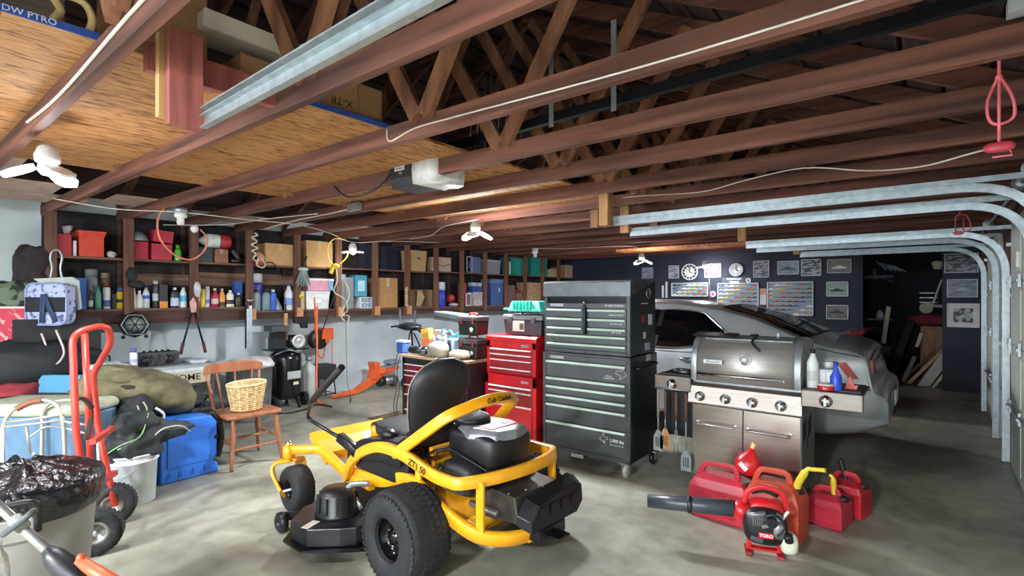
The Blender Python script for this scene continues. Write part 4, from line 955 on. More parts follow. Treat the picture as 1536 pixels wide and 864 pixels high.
# ================================================================ left-hand clutter
VX, VY, RX, RY = -.6354, .7722, .7722, .6354
def W(px, py, d):          # point at distance d along the view axis, measured off the photo
    u = (px-768)/768; return Vector(((VX+RX*u)*d, (VY+RY*u)*d, 1.5+(443-py)/768*d))
bagm = M('black_bag_plastic', '#121318', .24, scale=14, bump=1.6, var=.3, bscale=26, coat=.3)
t = T('rubbish_bin', 'large grey rubbish bin lined with a shiny black bag', 'rubbish bin', (-3.05, .37, 0))
gbin = M('grey_bin', '#8b8b86', .5, var=.05)
MB().lathe([(.19,0),(.2,.01),(.245,.55),(.26,.6),(.262,.66),(.255,.665),(.25,.6),(.19,.02),(0,.02)], n=36).build('body', gbin, t)
def bagring(r, z, a, k, seed): 
    return Vector((r*(1+k*noise.noise(Vector((math.cos(a)*3, math.sin(a)*3, seed+z*9))))*math.cos(a), r*(1+k*noise.noise(Vector((math.cos(a)*3, math.sin(a)*3, seed+z*9))))*math.sin(a), z+.05*k*6*noise.noise(Vector((a*2, r*14, seed)))))
rr = []
for r, z, k in ((.262,.575,.01),(.275,.59,.03),(.28,.63,.03),(.283,.69,.03),(.268,.715,.04),(.24,.725,.07),(.2,.735,.1),(.15,.75,.14),(.1,.765,.16),(.05,.77,.12),(.01,.765,.05)):
    rr.append([bagring(r, z, 2*PI*i/56, k, 2) for i in range(56)])
MB().loft(rr, cap=False).build('bin_liner', bagm, t)
for a in (-.28, PI-.28):
    Mz = Matrix.Rotation(a, 4, 'Z'); w = MB(); w.T = Mz
    w.tube(fillet([(.272,-.085,.56),(.31,-.09,.69),(.31,.09,.69),(.272,.085,.56)],.03,5),.013,8); w.build('handle', blackp, t)
    w = MB(); w.T = Mz; w.box((.276,0,.575),(.02,.15,.09)); w.build('handle_plate', gbin, t, bevel=.006)
# string trimmer leaning in the foreground
t = T('string_trimmer', 'string trimmer with loop handle leaning before the rubbish bin', 'string trimmer', (0,0,0))
A1, B1 = W(-60, 706, 1.62), W(78, 832, 1.5)
dirv = (B1-A1).normalized(); B2 = B1+dirv*.5
MB().tube([A1-dirv*.3, B1], .0135, 12).build('shaft', M('trimmer_shaft','#a9a9a6',.3,.7), t)
hp = W(28, 784, 1.525)
h_ = MB()
e1 = (W(74,760,1.45)-W(4,812,1.55)).normalized(); e2 = dirv.cross(e1).normalized()
lp_ = [hp+e1*(.075*math.cos(a)*1.0+.012)+e2*(.06*math.sin(a))*1 for a in [2*PI*i/24 for i in range(24)]]
lp_ = [hp+e1*(.085*math.cos(a))+(e2*.75+dirv*.35)*(.035*math.sin(a)) for a in [2*PI*i/24 for i in range(24)]]
h_.tube(lp_, .0085, 8, closed=True, up=(0,0,1)); h_.build('loop_handle', gp, t)
MB().tube([hp-dirv*.02, hp+dirv*.025], .019, 10).build('clamp', M('trimmer_clamp','#7d8078',.5), t)
bd = MB().tube([B1-dirv*.02, B1+dirv*.015, B1+dirv*.06, B1+dirv*.12, B1+dirv*.2], [.016,.028,.033,.03,.02], 14).build('motor_housing', blackp, t)
MB().tube([B1+dirv*.08+Vector((0.01,.02,.02)), B1+dirv*.30+Vector((0.03,.05,.03))], [.018,.022], 10).build('orange_grip', PM('#d9532b',.45), t)
MB().tube([B1+dirv*.2, B2], .02, 10).build('rear_handle', blackp, t)
MB().ell(B1+dirv*.06+Vector((.03,.03,.02)), (.012,.012,.016), 10, 8).build('trigger', PM('#d9532b',.45), t)
MB().ell(B2+dirv*.14, (.09,.09,.1), 14, 10, e=.7).build('battery_housing', PM('#d9532b',.45), t)
# carton with bottles in the corner
t = T('carton', 'brown carton in the near corner carrying plastic bottles', 'carton', (-2.42,.17,0)); MB().bx(-.16,.16,-.14,.14,0,.47).build('body', card, t, bevel=.004)
MB().bx(-.16,.16,-.02,.02,.4705,.4712).build('tape', PM('#c9b08a',.3), t)
clear = M('clear_plastic', '#cfd4d2', .12, scale=25, var=.2, bump=.4, trans=.55, alpha=1)
for i,(x,y,lb,c_) in enumerate(((-2.36,.22,'crinkled clear plastic bottle standing nearest the trimmer',None),(-2.44,.15,'clear bottle of amber liquid beside the crinkled one','#c59b55'),(-2.33,.10,'clear bottle with pinkish label at the very corner','#b76a74'))):
    u = T('plastic_bottle', lb, 'bottle', (x,y,.472), group='plastic bottles in the near corner')
    MB().lathe([(.03,0),(.034,.008),(.034,.05),(.031,.06),(.034,.07),(.034,.13),(.028,.17),(.014,.20),(.013,.22)],n=16).build('body', clear, u); MB().lathe([(.015,.215),(.015,.235),(0,.235)],n=12).build('cap', PM('#d8dad8'), u)
    if c_: MB().lathe([(.0345,.05),(.0345,.125)],n=16,cap=False).build('label_band', PM(c_), u)
# red hand truck
t = T('hand_truck', 'red-orange tubular hand truck with two pneumatic tyres', 'hand truck', (0,0,0))
rt = M('hand_truck_red','#c0382b',.35,coat=.4,var=.08)
w1, w2 = Vector((-4.16,.93,.13)), Vector((-3.74,.76,.135))
n1 = Vector((-3.9,.68,1.28)); n2 = Vector((-4.36,.85,1.22))
w = MB().tube(fillet([w2+Vector((-.1,-.0,.0)), Vector((-3.86,.69,.7)), n1, W(160,486,3.15), W(168,512,3.25), W(139,562,3.35), Vector((-4.28,.88,.6)), w1+Vector((.06,0,0))],.07,7), .019, 10)
w.tube([W(127,500,3.2), Vector((-4.08,.8,.45))], .019, 10); w.build('frame', rt, t)
for a_, b_, z_ in ((-.1,.06,.22),(-.09,0,.5)): MB().bar(w2+Vector((a_,0,z_)), w1+Vector((b_,0,z_)),.03,.03).build('cross_bar', rt, t)
MB().cyl(w1+Vector((-.05,.02,0)), w2+Vector((.05,-.02,0)), .01, 8).build('axle', galv, t)
MB().tube([w2+Vector((.0,-.0,.02)), Vector((-3.9,.7,.35))],.014,8).build('brace', rt, t)
dv = (w2-w1).normalized()
for p_, nm in ((w1,'a'),(w2,'b')):
    ang = math.atan2(dv.y, dv.x)-PI/2
    Mz = Matrix.Translation(p_) @ Matrix.Rotation(ang, 4, 'Z')
    w = MB(); w.T = Mz; tyre(w, .13, .065, .042, 0, 0, 0, 28, .4); ty = w.build('tyre', M('tyre_dusty','#2b2c2e',.8,scale=30,var=.3), t)
    w = MB(); w.T = Mz
    for k in range(30):
        a = 2*PI*k/30
        for yy in (-.025,0,.025): w.box((.128*math.cos(a+yy*3),yy,.128*math.sin(a+yy*3)),(.008,.018,.018),(0,-a,0))
    w.build('tread', M('tyre_dusty'), ty)
    w = MB(); w.T = Mz; w.lathe([(.068,-.03),(.05,-.035),(.045,-.01),(.02,-.005),(.018,-.04),(0,-.04)],n=20,axis='y',cap=False).lathe([(.068,.03),(.05,.035),(.045,.01),(.0,.005)],n=20,axis='y',cap=False); w.build('rim', M('rim_grey','#9a9a95',.4,.7), ty)
MB().bx(-.1,.1,-.2,.2,0,.01).build('toe_plate', rt, t, loc=(-4.1,.72,.02), rot=(0,0,-.36))
st = MB().sweep(smooth_path([W(133,590,3.28),W(136,630,3.2),W(128,660,3.15)],4), rect(.03,.012)).sweep(smooth_path([W(112,600,3.1),W(125,598,3.15),W(138,612,3.2)],4), rect(.03,.02)); tag(st.build('strap', PM('#3a2522',.8)), 'dark webbing strap wound round the red hand truck', 'strap')
# aluminium walker frame
al = M('anodised_tube','#c4c2b6',.35,.7,var=.05)
t = T('walking_frame', 'folding aluminium walking frame with brown hand grips', 'walking frame', (0,0,0))
def dw_(px,py,d): return W(px,py,d)
w = MB().tube(smooth_path([dw_(3,790,3.0),dw_(4,700,3.1),dw_(4,645,3.2),dw_(16,618,3.25),dw_(42,604,3.3),dw_(68,600,3.3),dw_(88,612,3.3),dw_(96,650,3.3),dw_(98,760,3.3)],5), .0125, 8).build('arch', al, t)
w = MB().tube(smooth_path([dw_(62,790,3.5),dw_(63,650,3.5),dw_(66,615,3.5),dw_(84,602,3.5),dw_(120,600,3.5),dw_(138,604,3.45),dw_(146,640,3.4),dw_(150,740,3.3)],5), .0125, 8).build('arch', al, t)
MB().tube(smooth_path([dw_(24,614,3.26),dw_(44,604,3.3),dw_(64,600,3.3)],4), .019, 10).build('hand_grip', PM('#7a4a35',.6), t)
for a_, b_ in (((4,634,3.2),(96,622,3.3)),((4,641,3.2),(96,630,3.3)),((96,632,3.3),(146,640,3.4)),((45,680,3.3),(40,640,3.25)),((50,680,3.3),(62,700,3.5))): MB().tube([dw_(*a_),dw_(*b_)], .008, 6).build('cross_tube', al, t)
MB().tube(smooth_path([dw_(40,660,3.3),dw_(70,640,3.35),dw_(110,645,3.3),dw_(140,655,3.35)],4), .007, 6).build('fold_brace', al, t)
# cooler
t = T('cool_box', 'slate blue cool box with a cream lid behind the walking frame', 'cool box', (-4.98,.72,0), R_(40))
MB().loft([[Vector((a*.38*s, b*.19*s, z)) for a, b in ((-1,-1),(1,-1),(1,1),(-1,1))] for z, s in ((0.25,.93),(.66,1))], smooth=False).build('body', M('slate_blue','#56748f',.5,var=.1), t, bevel=.02)
MB().loft([[Vector((a*.39*s, b*.2*s, z)) for a, b in ((-1,-1),(1,-1),(1,1),(-1,1))] for z, s in ((.66,1),(.71,1),(.745,.9))], smooth=False).build('lid', M('cream_lid','#a5ae96',.5), t, bevel=.02)
MB().bx(-.36,.36,-.17,.17,0,.248).build('base_crate', PM('#3d4046'), t, bevel=.01)
# bench under the left pile
t = T('side_bench', 'dark timber bench half hidden under the left pile of bags', 'bench', (-6.0,.6,0))
MB().bx(-.85,.6,-.9,.55,.60,.64).build('top', darkw, t)
for x in (-.55,.55):
    for y in (-.85,.5): MB().bx(x-.04,x+.04,y-.04,y+.04,0,.60).build('leg', darkw, t)
MB().bx(-.5,.5,-.8,.4,.2,.23).build('shelf', darkw, t)
def blob(name, label, cat, c, r, mat, nz=.18, ns=2.2, rot=None, e=.8, seed=0, parts=None, sub=0):
    t = T(name, label, cat, tuple(c), rot=rot)
    MB().ell((0,0,0), r, 36, 22, nz=nz, ns=ns, e=e, seed=seed).build('body', mat, t)
    return t
cl_black = M('black_canvas','#191c20',.75,scale=6,bump=1.2,bscale=5,var=.25)
blob('duffel_bag','big black canvas bag slumped across the left bench','bag',W(55,545,4.72),(.3,.48,.22),cl_black,nz=.15,seed=3)
tag(MB().box((0,0,0),(.06,.62,.3)).build('black_board', PM('#1d1c20',.7), loc=tuple(W(88,502,4.78))), 'flat black board behind the patterned backpack', 'board')
redcl = M('red_cloth','#94323a',.8,scale=7,bump=1,bscale=6,var=.25)
t = blob('red_jacket','crumpled red cloth jacket at the far left edge','jacket',W(10,596,4.5),(.2,.3,.18),redcl,nz=.35,ns=2.5,seed=5)
t = T('flat_box','light blue flat box standing behind the hand truck','box',tuple(W(92,586,4.55)),R_(38)); MB().bx(-.19,.19,-.02,.02,-.14,.14).build('panel', M('sky_blue','#5a9fc9',.5,var=.04), t, bevel=.003)
t = T('lobster_tray','red and white tray printed with pale crayfish','tray',tuple(W(8,487,4.75)),R_(38))
MB().bx(-.24,.24,-.008,.008,-.17,.17).build('border', PM('#e2d5d6'), t, bevel=.01); MB().bx(-.22,.22,-.012,-.007,-.15,.15).build('red_field', PM('#c43a4c'), t)
for i,(x,z,r) in enumerate(((-.05,.06,-.7),(.13,.08,-.7),(.12,-.07,-.7),(-.02,-.09,-.7))):
    w = MB(); w.T = Matrix.Translation((x,-.014,z)) @ Matrix.Rotation(-r,4,'Y')
    w.ell((0,0,0),(.045,.003,.016),10,6).ell((.055,0,0),(.02,.003,.022),8,6).tube([(-.03,0,.005),(-.06,0,.025),(-.085,0,.02)],.004,5).tube([(-.03,0,-.005),(-.06,0,-.025),(-.085,0,-.02)],.004,5); w.build('crayfish_print', PM('#e0a9a6'), t)
# patterned backpack
bp_ = T('backpack','rounded blue-grey patterned backpack with black band','backpack',tuple(W(77,456,4.7)),R_(38)); bp_.scale = (.9,.9,.9)
def rrect(a, b, r, n=6):
    out = []
    for cx_, cz_, s0 in ((a-r,b-r,0),(-a+r,b-r,1),(-a+r,-b+r,2),(a-r,-b+r,3)):
        for i in range(n+1): q = (s0+i/n)*PI/2; out.append((cx_+r*math.cos(q), cz_+r*math.sin(q)))
    return out
pat = M('patterned_cloth','#aab4d6',.7,scale=22,col2='#4f5a86',lo=.38,hi=.44)
MB().prism(rrect(.21,.21,.08),-.06,.06,'y').build('body', pat, bp_, bevel=.02)
MB().prism([(-.205,-.08),(.205,-.08),(.205,.07),(-.205,.07)],-.072,-.06,'y').build('black_band', PM('#15171f',.7), bp_)
MB().tube([Vector((a,-.06,b)) for a,b in rrect(.21,.21,.08)],.009,6,closed=True,up=(0,1,0)).build('piping', PM('#8f9cc4'), bp_)
MB().sweep([(-.01,-.08,.1),(-.02,-.085,-.19)],rect(.05,.01),up=(0,1,0)).sweep([(.0,-.08,.1),(.12,-.085,-.18)],rect(.045,.01),up=(0,1,0)).build('strap', PM('#2c3f60',.7), bp_)
# white folding chair top with hook
t = T('folding_chair','white folded chair back behind the backpack','folding chair',tuple(W(85,432,4.85)),R_(38)); t.scale = (.88,.9,.88)
MB().prism([(-.25,.10),(.18,.12),(.24,.08),(.27,-.22),(.24,-.24),(.2,.0),(-.12,.02)],-.015,.015,'y').build('back_panel', PM('#c9cfca',.5), t, bevel=.006)
MB().tube(smooth_path([(-.07,.0,.10),(-.05,0,.22),(-.07,0,.33),(-.04,0,.40),(.03,0,.40),(.06,0,.33),(.04,0,.22),(.06,0,.10)],5),.011,8).build('wire_handle', galv, t)
tag(MB().tube(smooth_path([W(62,500,4.6),W(78,540,4.6),W(86,545,4.6),(W(96,528,4.6)),W(86,500,4.6),W(84,495,4.6)],5),.009,6).build('wire_hook', PM('#c9b9b4',.4)), 'bent cream wire hook hanging before the black board', 'hook')
blob('dark_coat','dark coat bunched against the white wall','coat',W(48,402,5.0),(.10,.14,.22),M('dark_coat','#2c2427',.85,scale=8,bump=1),nz=.3,seed=8)
blob('camouflage_cloth','camouflage cloth heap left of the backpack','cloth',W(14,446,4.85),(.12,.24,.15),M('camo','#6a7a62',.85,scale=9,col2='#2b322b',lo=.45,hi=.5),nz=.3,seed=9)
tag(MB().box((0,0,0),(.12,.06,.3)).build('shelf_board', darkw, loc=tuple(W(20,470,6.0))),'dark board edge behind the camouflage cloth','board') if 0 else None
# hexagonal speaker grille hung on the fascia
t = T('speaker_grille','black octagonal grille with silver ring hung under the shelf','grille',tuple(W(202,487,5.5)),R_(90-8))
MB().lathe([(.13,0),(.14,-.01),(.13,-.025),(.095,-.02),(.095,0)],n=8,axis='y').build('ring', blackp, t)
MB().tube([(.12*math.cos(a),-.026,.12*math.sin(a)) for a in [2*PI*i/6 for i in range(6)]],.005,5,closed=True,up=(0,1,0)).build('silver_line', galv, t)
w = MB().lathe([(.085,-.02),(0,-.022)],n=20,axis='y').build('plate', PM('#9fa6a4'), t)
for i in range(6): a = PI*i/3; MB().bar((.0,-.022,0),(.1*math.cos(a),-.024,.1*math.sin(a)),.012,.006,up=(0,1,0)).build('spoke', blackp, t)
MB().ell((-.1,-.01,-.13),(.02,.02,.02),8,6).ell((.1,-.01,-.13),(.02,.02,.02),8,6).build('foot', blackp, t)
# bucket with backpack
t = T('bucket','white plastic bucket stuffed with a grey-green rucksack','bucket',(-4.5,1.12,0))
MB().lathe([(.135,0),(.14,.005),(.155,.30),(.165,.305),(.165,.315),(.158,.32),(.158,.345),(.165,.35),(.165,.362),(.15,.362),(.135,.01),(0,.01)],n=32).build('body', M('white_bucket','#d3dcde',.4,var=.05), t)
MB().tube([(.168*math.cos(a),.168*math.sin(a),.30-.10*math.sin((a+PI*.95)/PI*PI)) for a in [-PI*.95+PI*.9*i/16 for i in range(17)]],.003,5).build('bail', galv, t)
ruck = M('rucksack_cloth','#33383a',.75,scale=8,bump=1,bscale=7,var=.3)
t = blob('rucksack','grey-green rucksack with lime straps slumped in the white bucket','rucksack',(-4.5,1.14,.45),(.17,.2,.15),ruck,nz=.35,seed=12)
MB().ell((.03,.17,.03),(.1,.18,.07),18,12,nz=.3,seed=3).build('flap', ruck, t)
MB().ell((.05,-.02,.12),(.12,.16,.09),18,12,nz=.3,seed=4).build('pocket', ruck, t)
lime = PM('#9ccf8c',.6)
MB().sweep(smooth_path([(.14,-.14,-.02),(.17,-.02,.05),(.15,.02,.13),(.1,.05,.19)],5),rect(.02,.006)).build('lime_strap', lime, t); MB().sweep(smooth_path([(.1,-.2,-.05),(.15,-.12,.01),(.17,-.03,.04)],5),rect(.018,.006)).build('lime_strap', lime, t)
MB().tube(smooth_path([(.14,.05,.0),(.18,.12,.08),(.14,.25,.07),(.08,.33,.0)],5),.006,6).build('grey_piping', PM('#a9adaa'), t)
t = blob('black_bag','black bag with silver cord behind the bucket','bag',(-4.82,1.22,.52),(.13,.12,.2),cl_black,nz=.25,seed=14)
MB().tube(smooth_path([(.13,-.02,.14),(.16,0,.05),(.15,.03,.0),(.14,.04,.1),(.12,.02,.16)],5),.006,6).build('cord_loop', PM('#b4aea4'), t)
MB().tube(smooth_path([(.12,.10,.10),(.15,.15,.04),(.14,.12,-.06)],5),.01,6).build('silver_edge', PM('#cfd0d4'), t)
MB().bx(-.1,.1,-.1,.1,-.52,-.14).build('crate', PM('#26282c'), t, bevel=.01)
# blue crate
t = T('blue_box','big bright blue plastic storage box standing on its end','storage box',(-4.69,1.35,0),R_(2))
bb = M('bright_blue','#3272d2',.45,var=.05)
MB().prism([(-.0,0),(.43,0),(.43,.07),(.39,.11),(.42,.15),(.42,.43),(.37,.49),(.06,.50),(0,.46)],-.42,0,'x').build('body', bb, t, bevel=.012)
MB().prism([(.05,.12),(.36,.12),(.36,.43),(.05,.43)],0,.006,'x').build('raised_panel', bb, t, bevel=.004)
w = MB()
for i in range(4): w.box((.008,.06+i*.085,.06),(.004,.004,.045))
w.build('slot', PM('#15306b'), t); MB().box((.006,.41,.30),(.006,.03,.03)).build('latch', blackp, t, bevel=.003)
MB().tube(smooth_path([(-.1,.40,.50),(-.1,.47,.40),(-.12,.50,.25),(-.1,.46,.1)],5),.03,8).build('black_strap', blackp, t)
# army duffel
olive = M('olive_canvas','#6f6a4c',.85,scale=9,bump=2.2,bscale=9,col2='#4f4b35')
t = T('army_bag','olive canvas kit bag sagging over the blue box','bag',(-5.0,1.30,.69),rot=(R_(-13),0,R_(3)))
rg = []
for i in range(17):
    s = i/16; y = -.44+.86*s; r = .183*math.sqrt(max(.01, 1-(2*s-1)**6))*(1-.12*math.sin(s*7)); z = .05*math.sin(s*PI)-.03*s
    rg.append([Vector((1.15*r*math.cos(a)*(1+.12*noise.noise(Vector((a,s*5,1)))), y+.05*noise.noise(Vector((a*1.5,s*3,4))), z+.86*r*math.sin(a)*(1+.16*noise.noise(Vector((a*1.2,s*6,2)))))) for a in [2*PI*k/28 for k in range(28)]])
MB().loft(rg).build('body', olive, t)
MB().ell((.02,-.18,.13),(.16,.2,.09),20,12,nz=.35,ns=3,seed=6).build('bunched_top', olive, t)
MB().ell((.16,-.12,.06),(.03,.1,.03),12,8).build('zip_opening', M('olive_dark','#2d2b20',.9), t)
MB().tube([Vector((1.14*.15*math.cos(a), .415, .86*.15*math.sin(a)-.03)) for a in [2*PI*k/20 for k in range(20)]], .006, 6, closed=True, up=(0,1,0)).build('seam', M('olive_dark'), t)
# wooden chair with basket
ww = M('chair_wood','#a06a4c',.45,scale=3,stretch=(6,6,1),coat=.3,col2='#8f5534')
t = T('wooden_chair','brown turned-leg wooden chair holding a wicker basket','chair',(-4.82,2.06,0),0)
MB().prism(rrect(.225,.24,.07),.43,.465,'z').build('seat', ww, t, bevel=.012)
def turned(p, q, r, nm, par=t):
    p, q = Vector(p), Vector(q); n = 18; pts = [p.lerp(q, i/n) for i in range(n+1)]
    rad = [r*(1, 1.05, .8, 1.1, .75, 1.15, 1.25, 1.3, 1.25, 1.1, .9, .7, 1.1, .75, 1.1, .8, .85, .8, .7)[i] for i in range(n+1)]
    return MB().tube(pts, rad, 10).build(nm, ww, par)
for x, y in ((.17,-.18),(.17,.18),(-.17,-.17),(-.17,.17)): turned((x,y,.435),(x*1.32,y*1.22,0),.019,'leg')
for s in (-1,1): turned((.20*1,s*.2,.22),(-.20,s*.2,.22),.011,'stretcher')
turned((0,-.2,.22),(0,.2,.22),.011,'stretcher'); turned((.20,-.2,.17),(.20,.2,.17),.011,'stretcher')
for s in (-1,1): turned((-.19,s*.2,.455),(-.27,s*.235,.80),.015,'back_post')
for s in (-.4,0,.4): MB().tube([(-.19,s*.3,.455),(-.255,s*.4,.80)],.009,8).build('spindle', ww, t)
MB().prism([(-.27,.775),(-.26,.85),(-.2,.875),(0,.885),(.2,.875),(.26,.85),(.27,.775),(.2,.785),(-.2,.785)],-.272,-.248,'x').build('top_rail', ww, t, bevel=.008)
t = T('wicker_basket','tall woven wicker basket standing on the chair seat','basket',(-4.80,2.05,.467))
wk = M('wicker','#dcc08e',.7,scale=30,col2='#b2925c')
MB().lathe([(.11,0),(.115,.01),(.155,.235),(.15,.235),(.105,.015),(0,.015)],n=32).build('body', wk, t)
for k in range(13):
    zz = .012+k*.018; r0 = .113+.042*zz/.235+.004
    MB().tube([((r0+.004*math.sin(a*14+k*PI))*math.cos(a),(r0+.004*math.sin(a*14+k*PI))*math.sin(a),zz+.01*math.sin(a)*(k/13)) for a in [2*PI*i/84 for i in range(84)]],.0068,5,closed=True).build('weave', wk, t)
w = MB()
for k in range(14): a = 2*PI*k/14+.1; w.bar((.118*math.cos(a),.118*math.sin(a),.005),(.163*math.cos(a),.163*math.sin(a),.24),.012,.005,up=(math.cos(a),math.sin(a),0))
w.tube([(.159*math.cos(a),.159*math.sin(a),.24+.01*math.sin(a)) for a in [2*PI*i/32 for i in range(32)]],.009,6,closed=True); w.build('stake', M('wicker_light','#e6d0a2',.7), t)
# table with the plank
t = T('side_table','grey painted table with a HOME plank on its edge','table',(-6.25,1.8,0))
MB().bx(-.4,.36,-.55,.42,.755,.785).build('top', M('grey_table','#9aa4a8',.5,scale=3,col2='#848e92'), t, bevel=.004)
for y in (-.5,.38):
    for x in (-.35,.32): MB().bx(x-.02,x+.02,y-.02,y+.02,0,.755).build('leg', gp, t)
MB().bx(-.34,.33,-.5,.38,.3,.32).build('lower_shelf', gp, t); MB().bx(.345,.355,-.55,.42,.72,.757).build('apron', PM('#b9c2c6'), t)
pk = tag(MB().bx(0,.018,-.36,.36,0,.12).build('plank_sign', PM('#b7ae92',.7), loc=(-5.885,1.78,.60)),'pale plank lettered HOME on the grey table edge','sign')
text('HOME',.095,PM('#23211f'),pk,(.019,.13,.06),FACE_X,bold=.0006,sx=1.05)
t = T('radio','black portable radio wrapped in its own cables','radio',(-6.1,1.72,.787),R_(88))
MB().bx(-.19,.19,-.07,.07,0,.14).build('body', M('radio_grey','#3a3f42',.5), t, bevel=.015)
for i in range(5): MB().tube(smooth_path([(-.15+i*.06,-.078,.01),(-.13+i*.07,-.085,.09),(-.1+i*.05,-.0,.155),(-.14+i*.07,.078,.08)],5),.006,6).build('cable', blackp, t)
for x in (-.1,.1): MB().lathe([(.045,0),(.045,-.006),(0,-.007)],(x,-.07,.06),16,'y').build('speaker_cone', blackp, t)
jug('spray_can','white aerosol can with purple cap beside the radio',-5.98,1.50,.787,[(.03,0),(.032,.005),(.032,.15),(.022,.165)],PM('#dfe0e6',.35),'#5b4b9a',cat='spray can',lab=('#a9b0d0',.4,.6))
t = T('wire_stand','small black wire stand behind the olive bag','stand',(-6.2,1.34,.787)); MB().tube(smooth_path([(0,-.1,.0),(0,-.03,.03),(0,-.02,.12),(0,.02,.12),(0,.03,.03),(0,.12,.01)],5),.008,6).build('wire', blackm, t)
blob('plastic_bag','white plastic bag with blue wave print behind the olive bag','bag',(-5.9,1.28,.82),(.14,.16,.06),M('white_bag','#c9d0d3',.35,scale=8,bump=1),nz=.3,seed=21)
for i in range(3): tag(MB().bx(-.1,.1,-.06,.06,0,.012).build('paper_stack', PM(['#c9cfd1','#dde0e0','#aab2b6'][i]), loc=(-6.1+i*.01,2.08,.786+i*.0125), rot=(0,0,.2*i)), ['lowest pale sheet stacked at the table right end','middle white sheet in the stack on the grey table','topmost grey sheet of the stack on the grey table'][i],'paper',group='sheets on the grey table')
blob('rag_pile','mixed dark rags on the shelf under the grey table','rags',(-6.1,1.9,.39),(.2,.3,.07),ruck,nz=.3,seed=22)
# galvanised bin
t = T('metal_bin','galvanised ribbed metal bin with a crumpled white cover','metal bin',(-6.42,2.78,0))
gb = M('dull_zinc','#8d9394',.45,.6,scale=6,col2='#727879')
MB().lathe([(.22,0),(.225,.01),(.24,.3),(.25,.62),(.26,.625),(.26,.65),(.25,.655),(0,.655)],n=36).build('body', gb, t)
for k in range(30): a = 2*PI*k/30; MB().bar((.229*math.cos(a),.229*math.sin(a),.06),(.249*math.cos(a),.249*math.sin(a),.58),.012,.006,up=(math.cos(a),math.sin(a),0)).build('flute', gb, t) if k % 2 else None
MB().lathe([(.27,.63),(.275,.67),(.24,.72),(.1,.75),(0,.755)],n=30).build('cover', M('white_cover','#d9dcdc',.35,scale=9,bump=1), t, jit=.03)
t = T('metal_bin','smaller clear-sided bin right behind the chair','metal bin',(-6.35,3.0,0)) if 0 else None
# compressor
t = T('air_compressor','black upright air compressor with silver motor fan','air compressor',(-6.72,3.38,0))
MB().lathe([(.0,.10),(.15,.12),(.2,.18),(.205,.2),(.205,.66),(.19,.72),(.12,.76),(0,.77)],n=32).build('tank', M('gloss_black','#121318',.22,coat=.3), t)
for a in (.6,2.6,4.7): MB().bar((.15*math.cos(a),.15*math.sin(a),.16),(.2*math.cos(a),.2*math.sin(a),.0),.03,.03).build('leg', blackm, t)
MB().bx(-.16,.16,-.24,.24,.77,.785).build('platform', blackm, t)
MB().bx(-.09,.09,-.2,-.03,.79,.93).build('pump', M('pump_grey','#33363a',.4,.5), t, bevel=.01)
for i in range(7): MB().bx(-.1,.1,-.21,-.02,.93+i*.012,.935+i*.012).build('cooling_fin', M('pump_grey'), t)
MB().bx(-.12,.12,-.24,-.0,1.02,1.10).build('filter_cover', gp, t, bevel=.01)
MB().cyl((0,.02,.88),(0,.22,.88),.085,20).build('motor', blackp, t); MB().lathe([(.095,0),(.095,.012),(.06,.014),(.058,.004),(.02,.005),(.02,.014),(0,.015)],(.1,.13,.88),24,'x').build('flywheel', M('white_metal','#c5c8c4',.35,.3), t)
MB().prism([(-.28,.98),(-.2,1.03),(.18,1.03),(.22,.95),(.22,.8),(-.28,.8)],.115,.125,'x').build('belt_guard', M('guard_mesh','#2c2f33',.5,.4), t) if 0 else None
MB().bx(.205,.212,-.08,.1,.40,.5).build('label_plate', PM('#b8bcbb'), t); MB().bx(.205,.212,-.0,.07,.32,.36).build('sticker', PM('#d6d6b6'), t)
for y in (-.18,.24): tyre(MB(), .09, .04, .03, 0, 0, 0, 20).build('wheel', rubber, t, loc=(.05,y,.092))
MB().tube(smooth_path([(.1,-.2,.72),(.16,-.05,.78),(.17,.1,.74),(.12,.22,.78)],5),.012,8).build('pipe', M('cast_alu'), t)
orange = M('orange_paint','#dd5a22',.4,coat=.3,var=.1)
# orange hose down
tag(MB().tube(smooth_path([(-6.45,3.68,1.36),(-6.44,3.67,1.1),(-6.45,3.68,.8),(-6.43,3.66,.4),(-6.42,3.66,.15),(-6.45,3.72,.03),(-6.55,3.85,.02)],6),.013,8).build('air_hose', M('hose_orange','#e0703e',.5)),'orange air hose dropping past the compressor','hose')
tag(MB().tube(smooth_path([(-6.5,3.05,.015),(-6.3,3.2,.012),(-6.35,3.5,.015),(-6.5,3.7,.012),(-6.2,3.75,.014)],6),.01,6).build('trailing_lead', blackp),'black cords lying round the compressor foot','cord')
t = T('hose_reel','black hose reel in an orange wall bracket','hose reel',(-6.95,3.95,.86))
MB().lathe([(.13,0),(.14,.01),(.13,.02),(.05,.03),(.05,.08),(.13,.09),(.14,.1),(.13,.11),(.0,.11)],n=28,axis='x').build('drum', blackp, t)
MB().lathe([(.1,.035),(.1,.075)],n=24,axis='x').build('wound_hose', M('hose_orange'), t)
MB().bx(-.2,.13,.08,.14,-.06,.16).bx(.1,.14,.02,.2,.0,.16).build('bracket', orange, t, bevel=.01)
MB().tube(smooth_path([(.08,.0,.06),(.1,-.08,-.05),(.08,-.02,-.2),(.06,.06,-.28),(.05,.1,-.2),(.06,.12,0)],5),.012,6).build('loose_hose', M('hose_orange'), t)
MB().tube([(.09,.2,.0),(.09,.21,-.45)],.006,6).build('lead', M('hose_orange'), t)
t = T('gas_cylinder','pale grey upright cylinder beside the compressor','cylinder',(-6.85,3.78,0)); MB().lathe([(.1,0),(.105,.01),(.105,.42),(.08,.5),(.03,.54),(.03,.57),(0,.57)],n=24).build('body', PM('#b9bcb8',.4), t); MB().lathe([(.04,.57),(.045,.62),(0,.63)],n=12).build('valve_cap', galv, t)
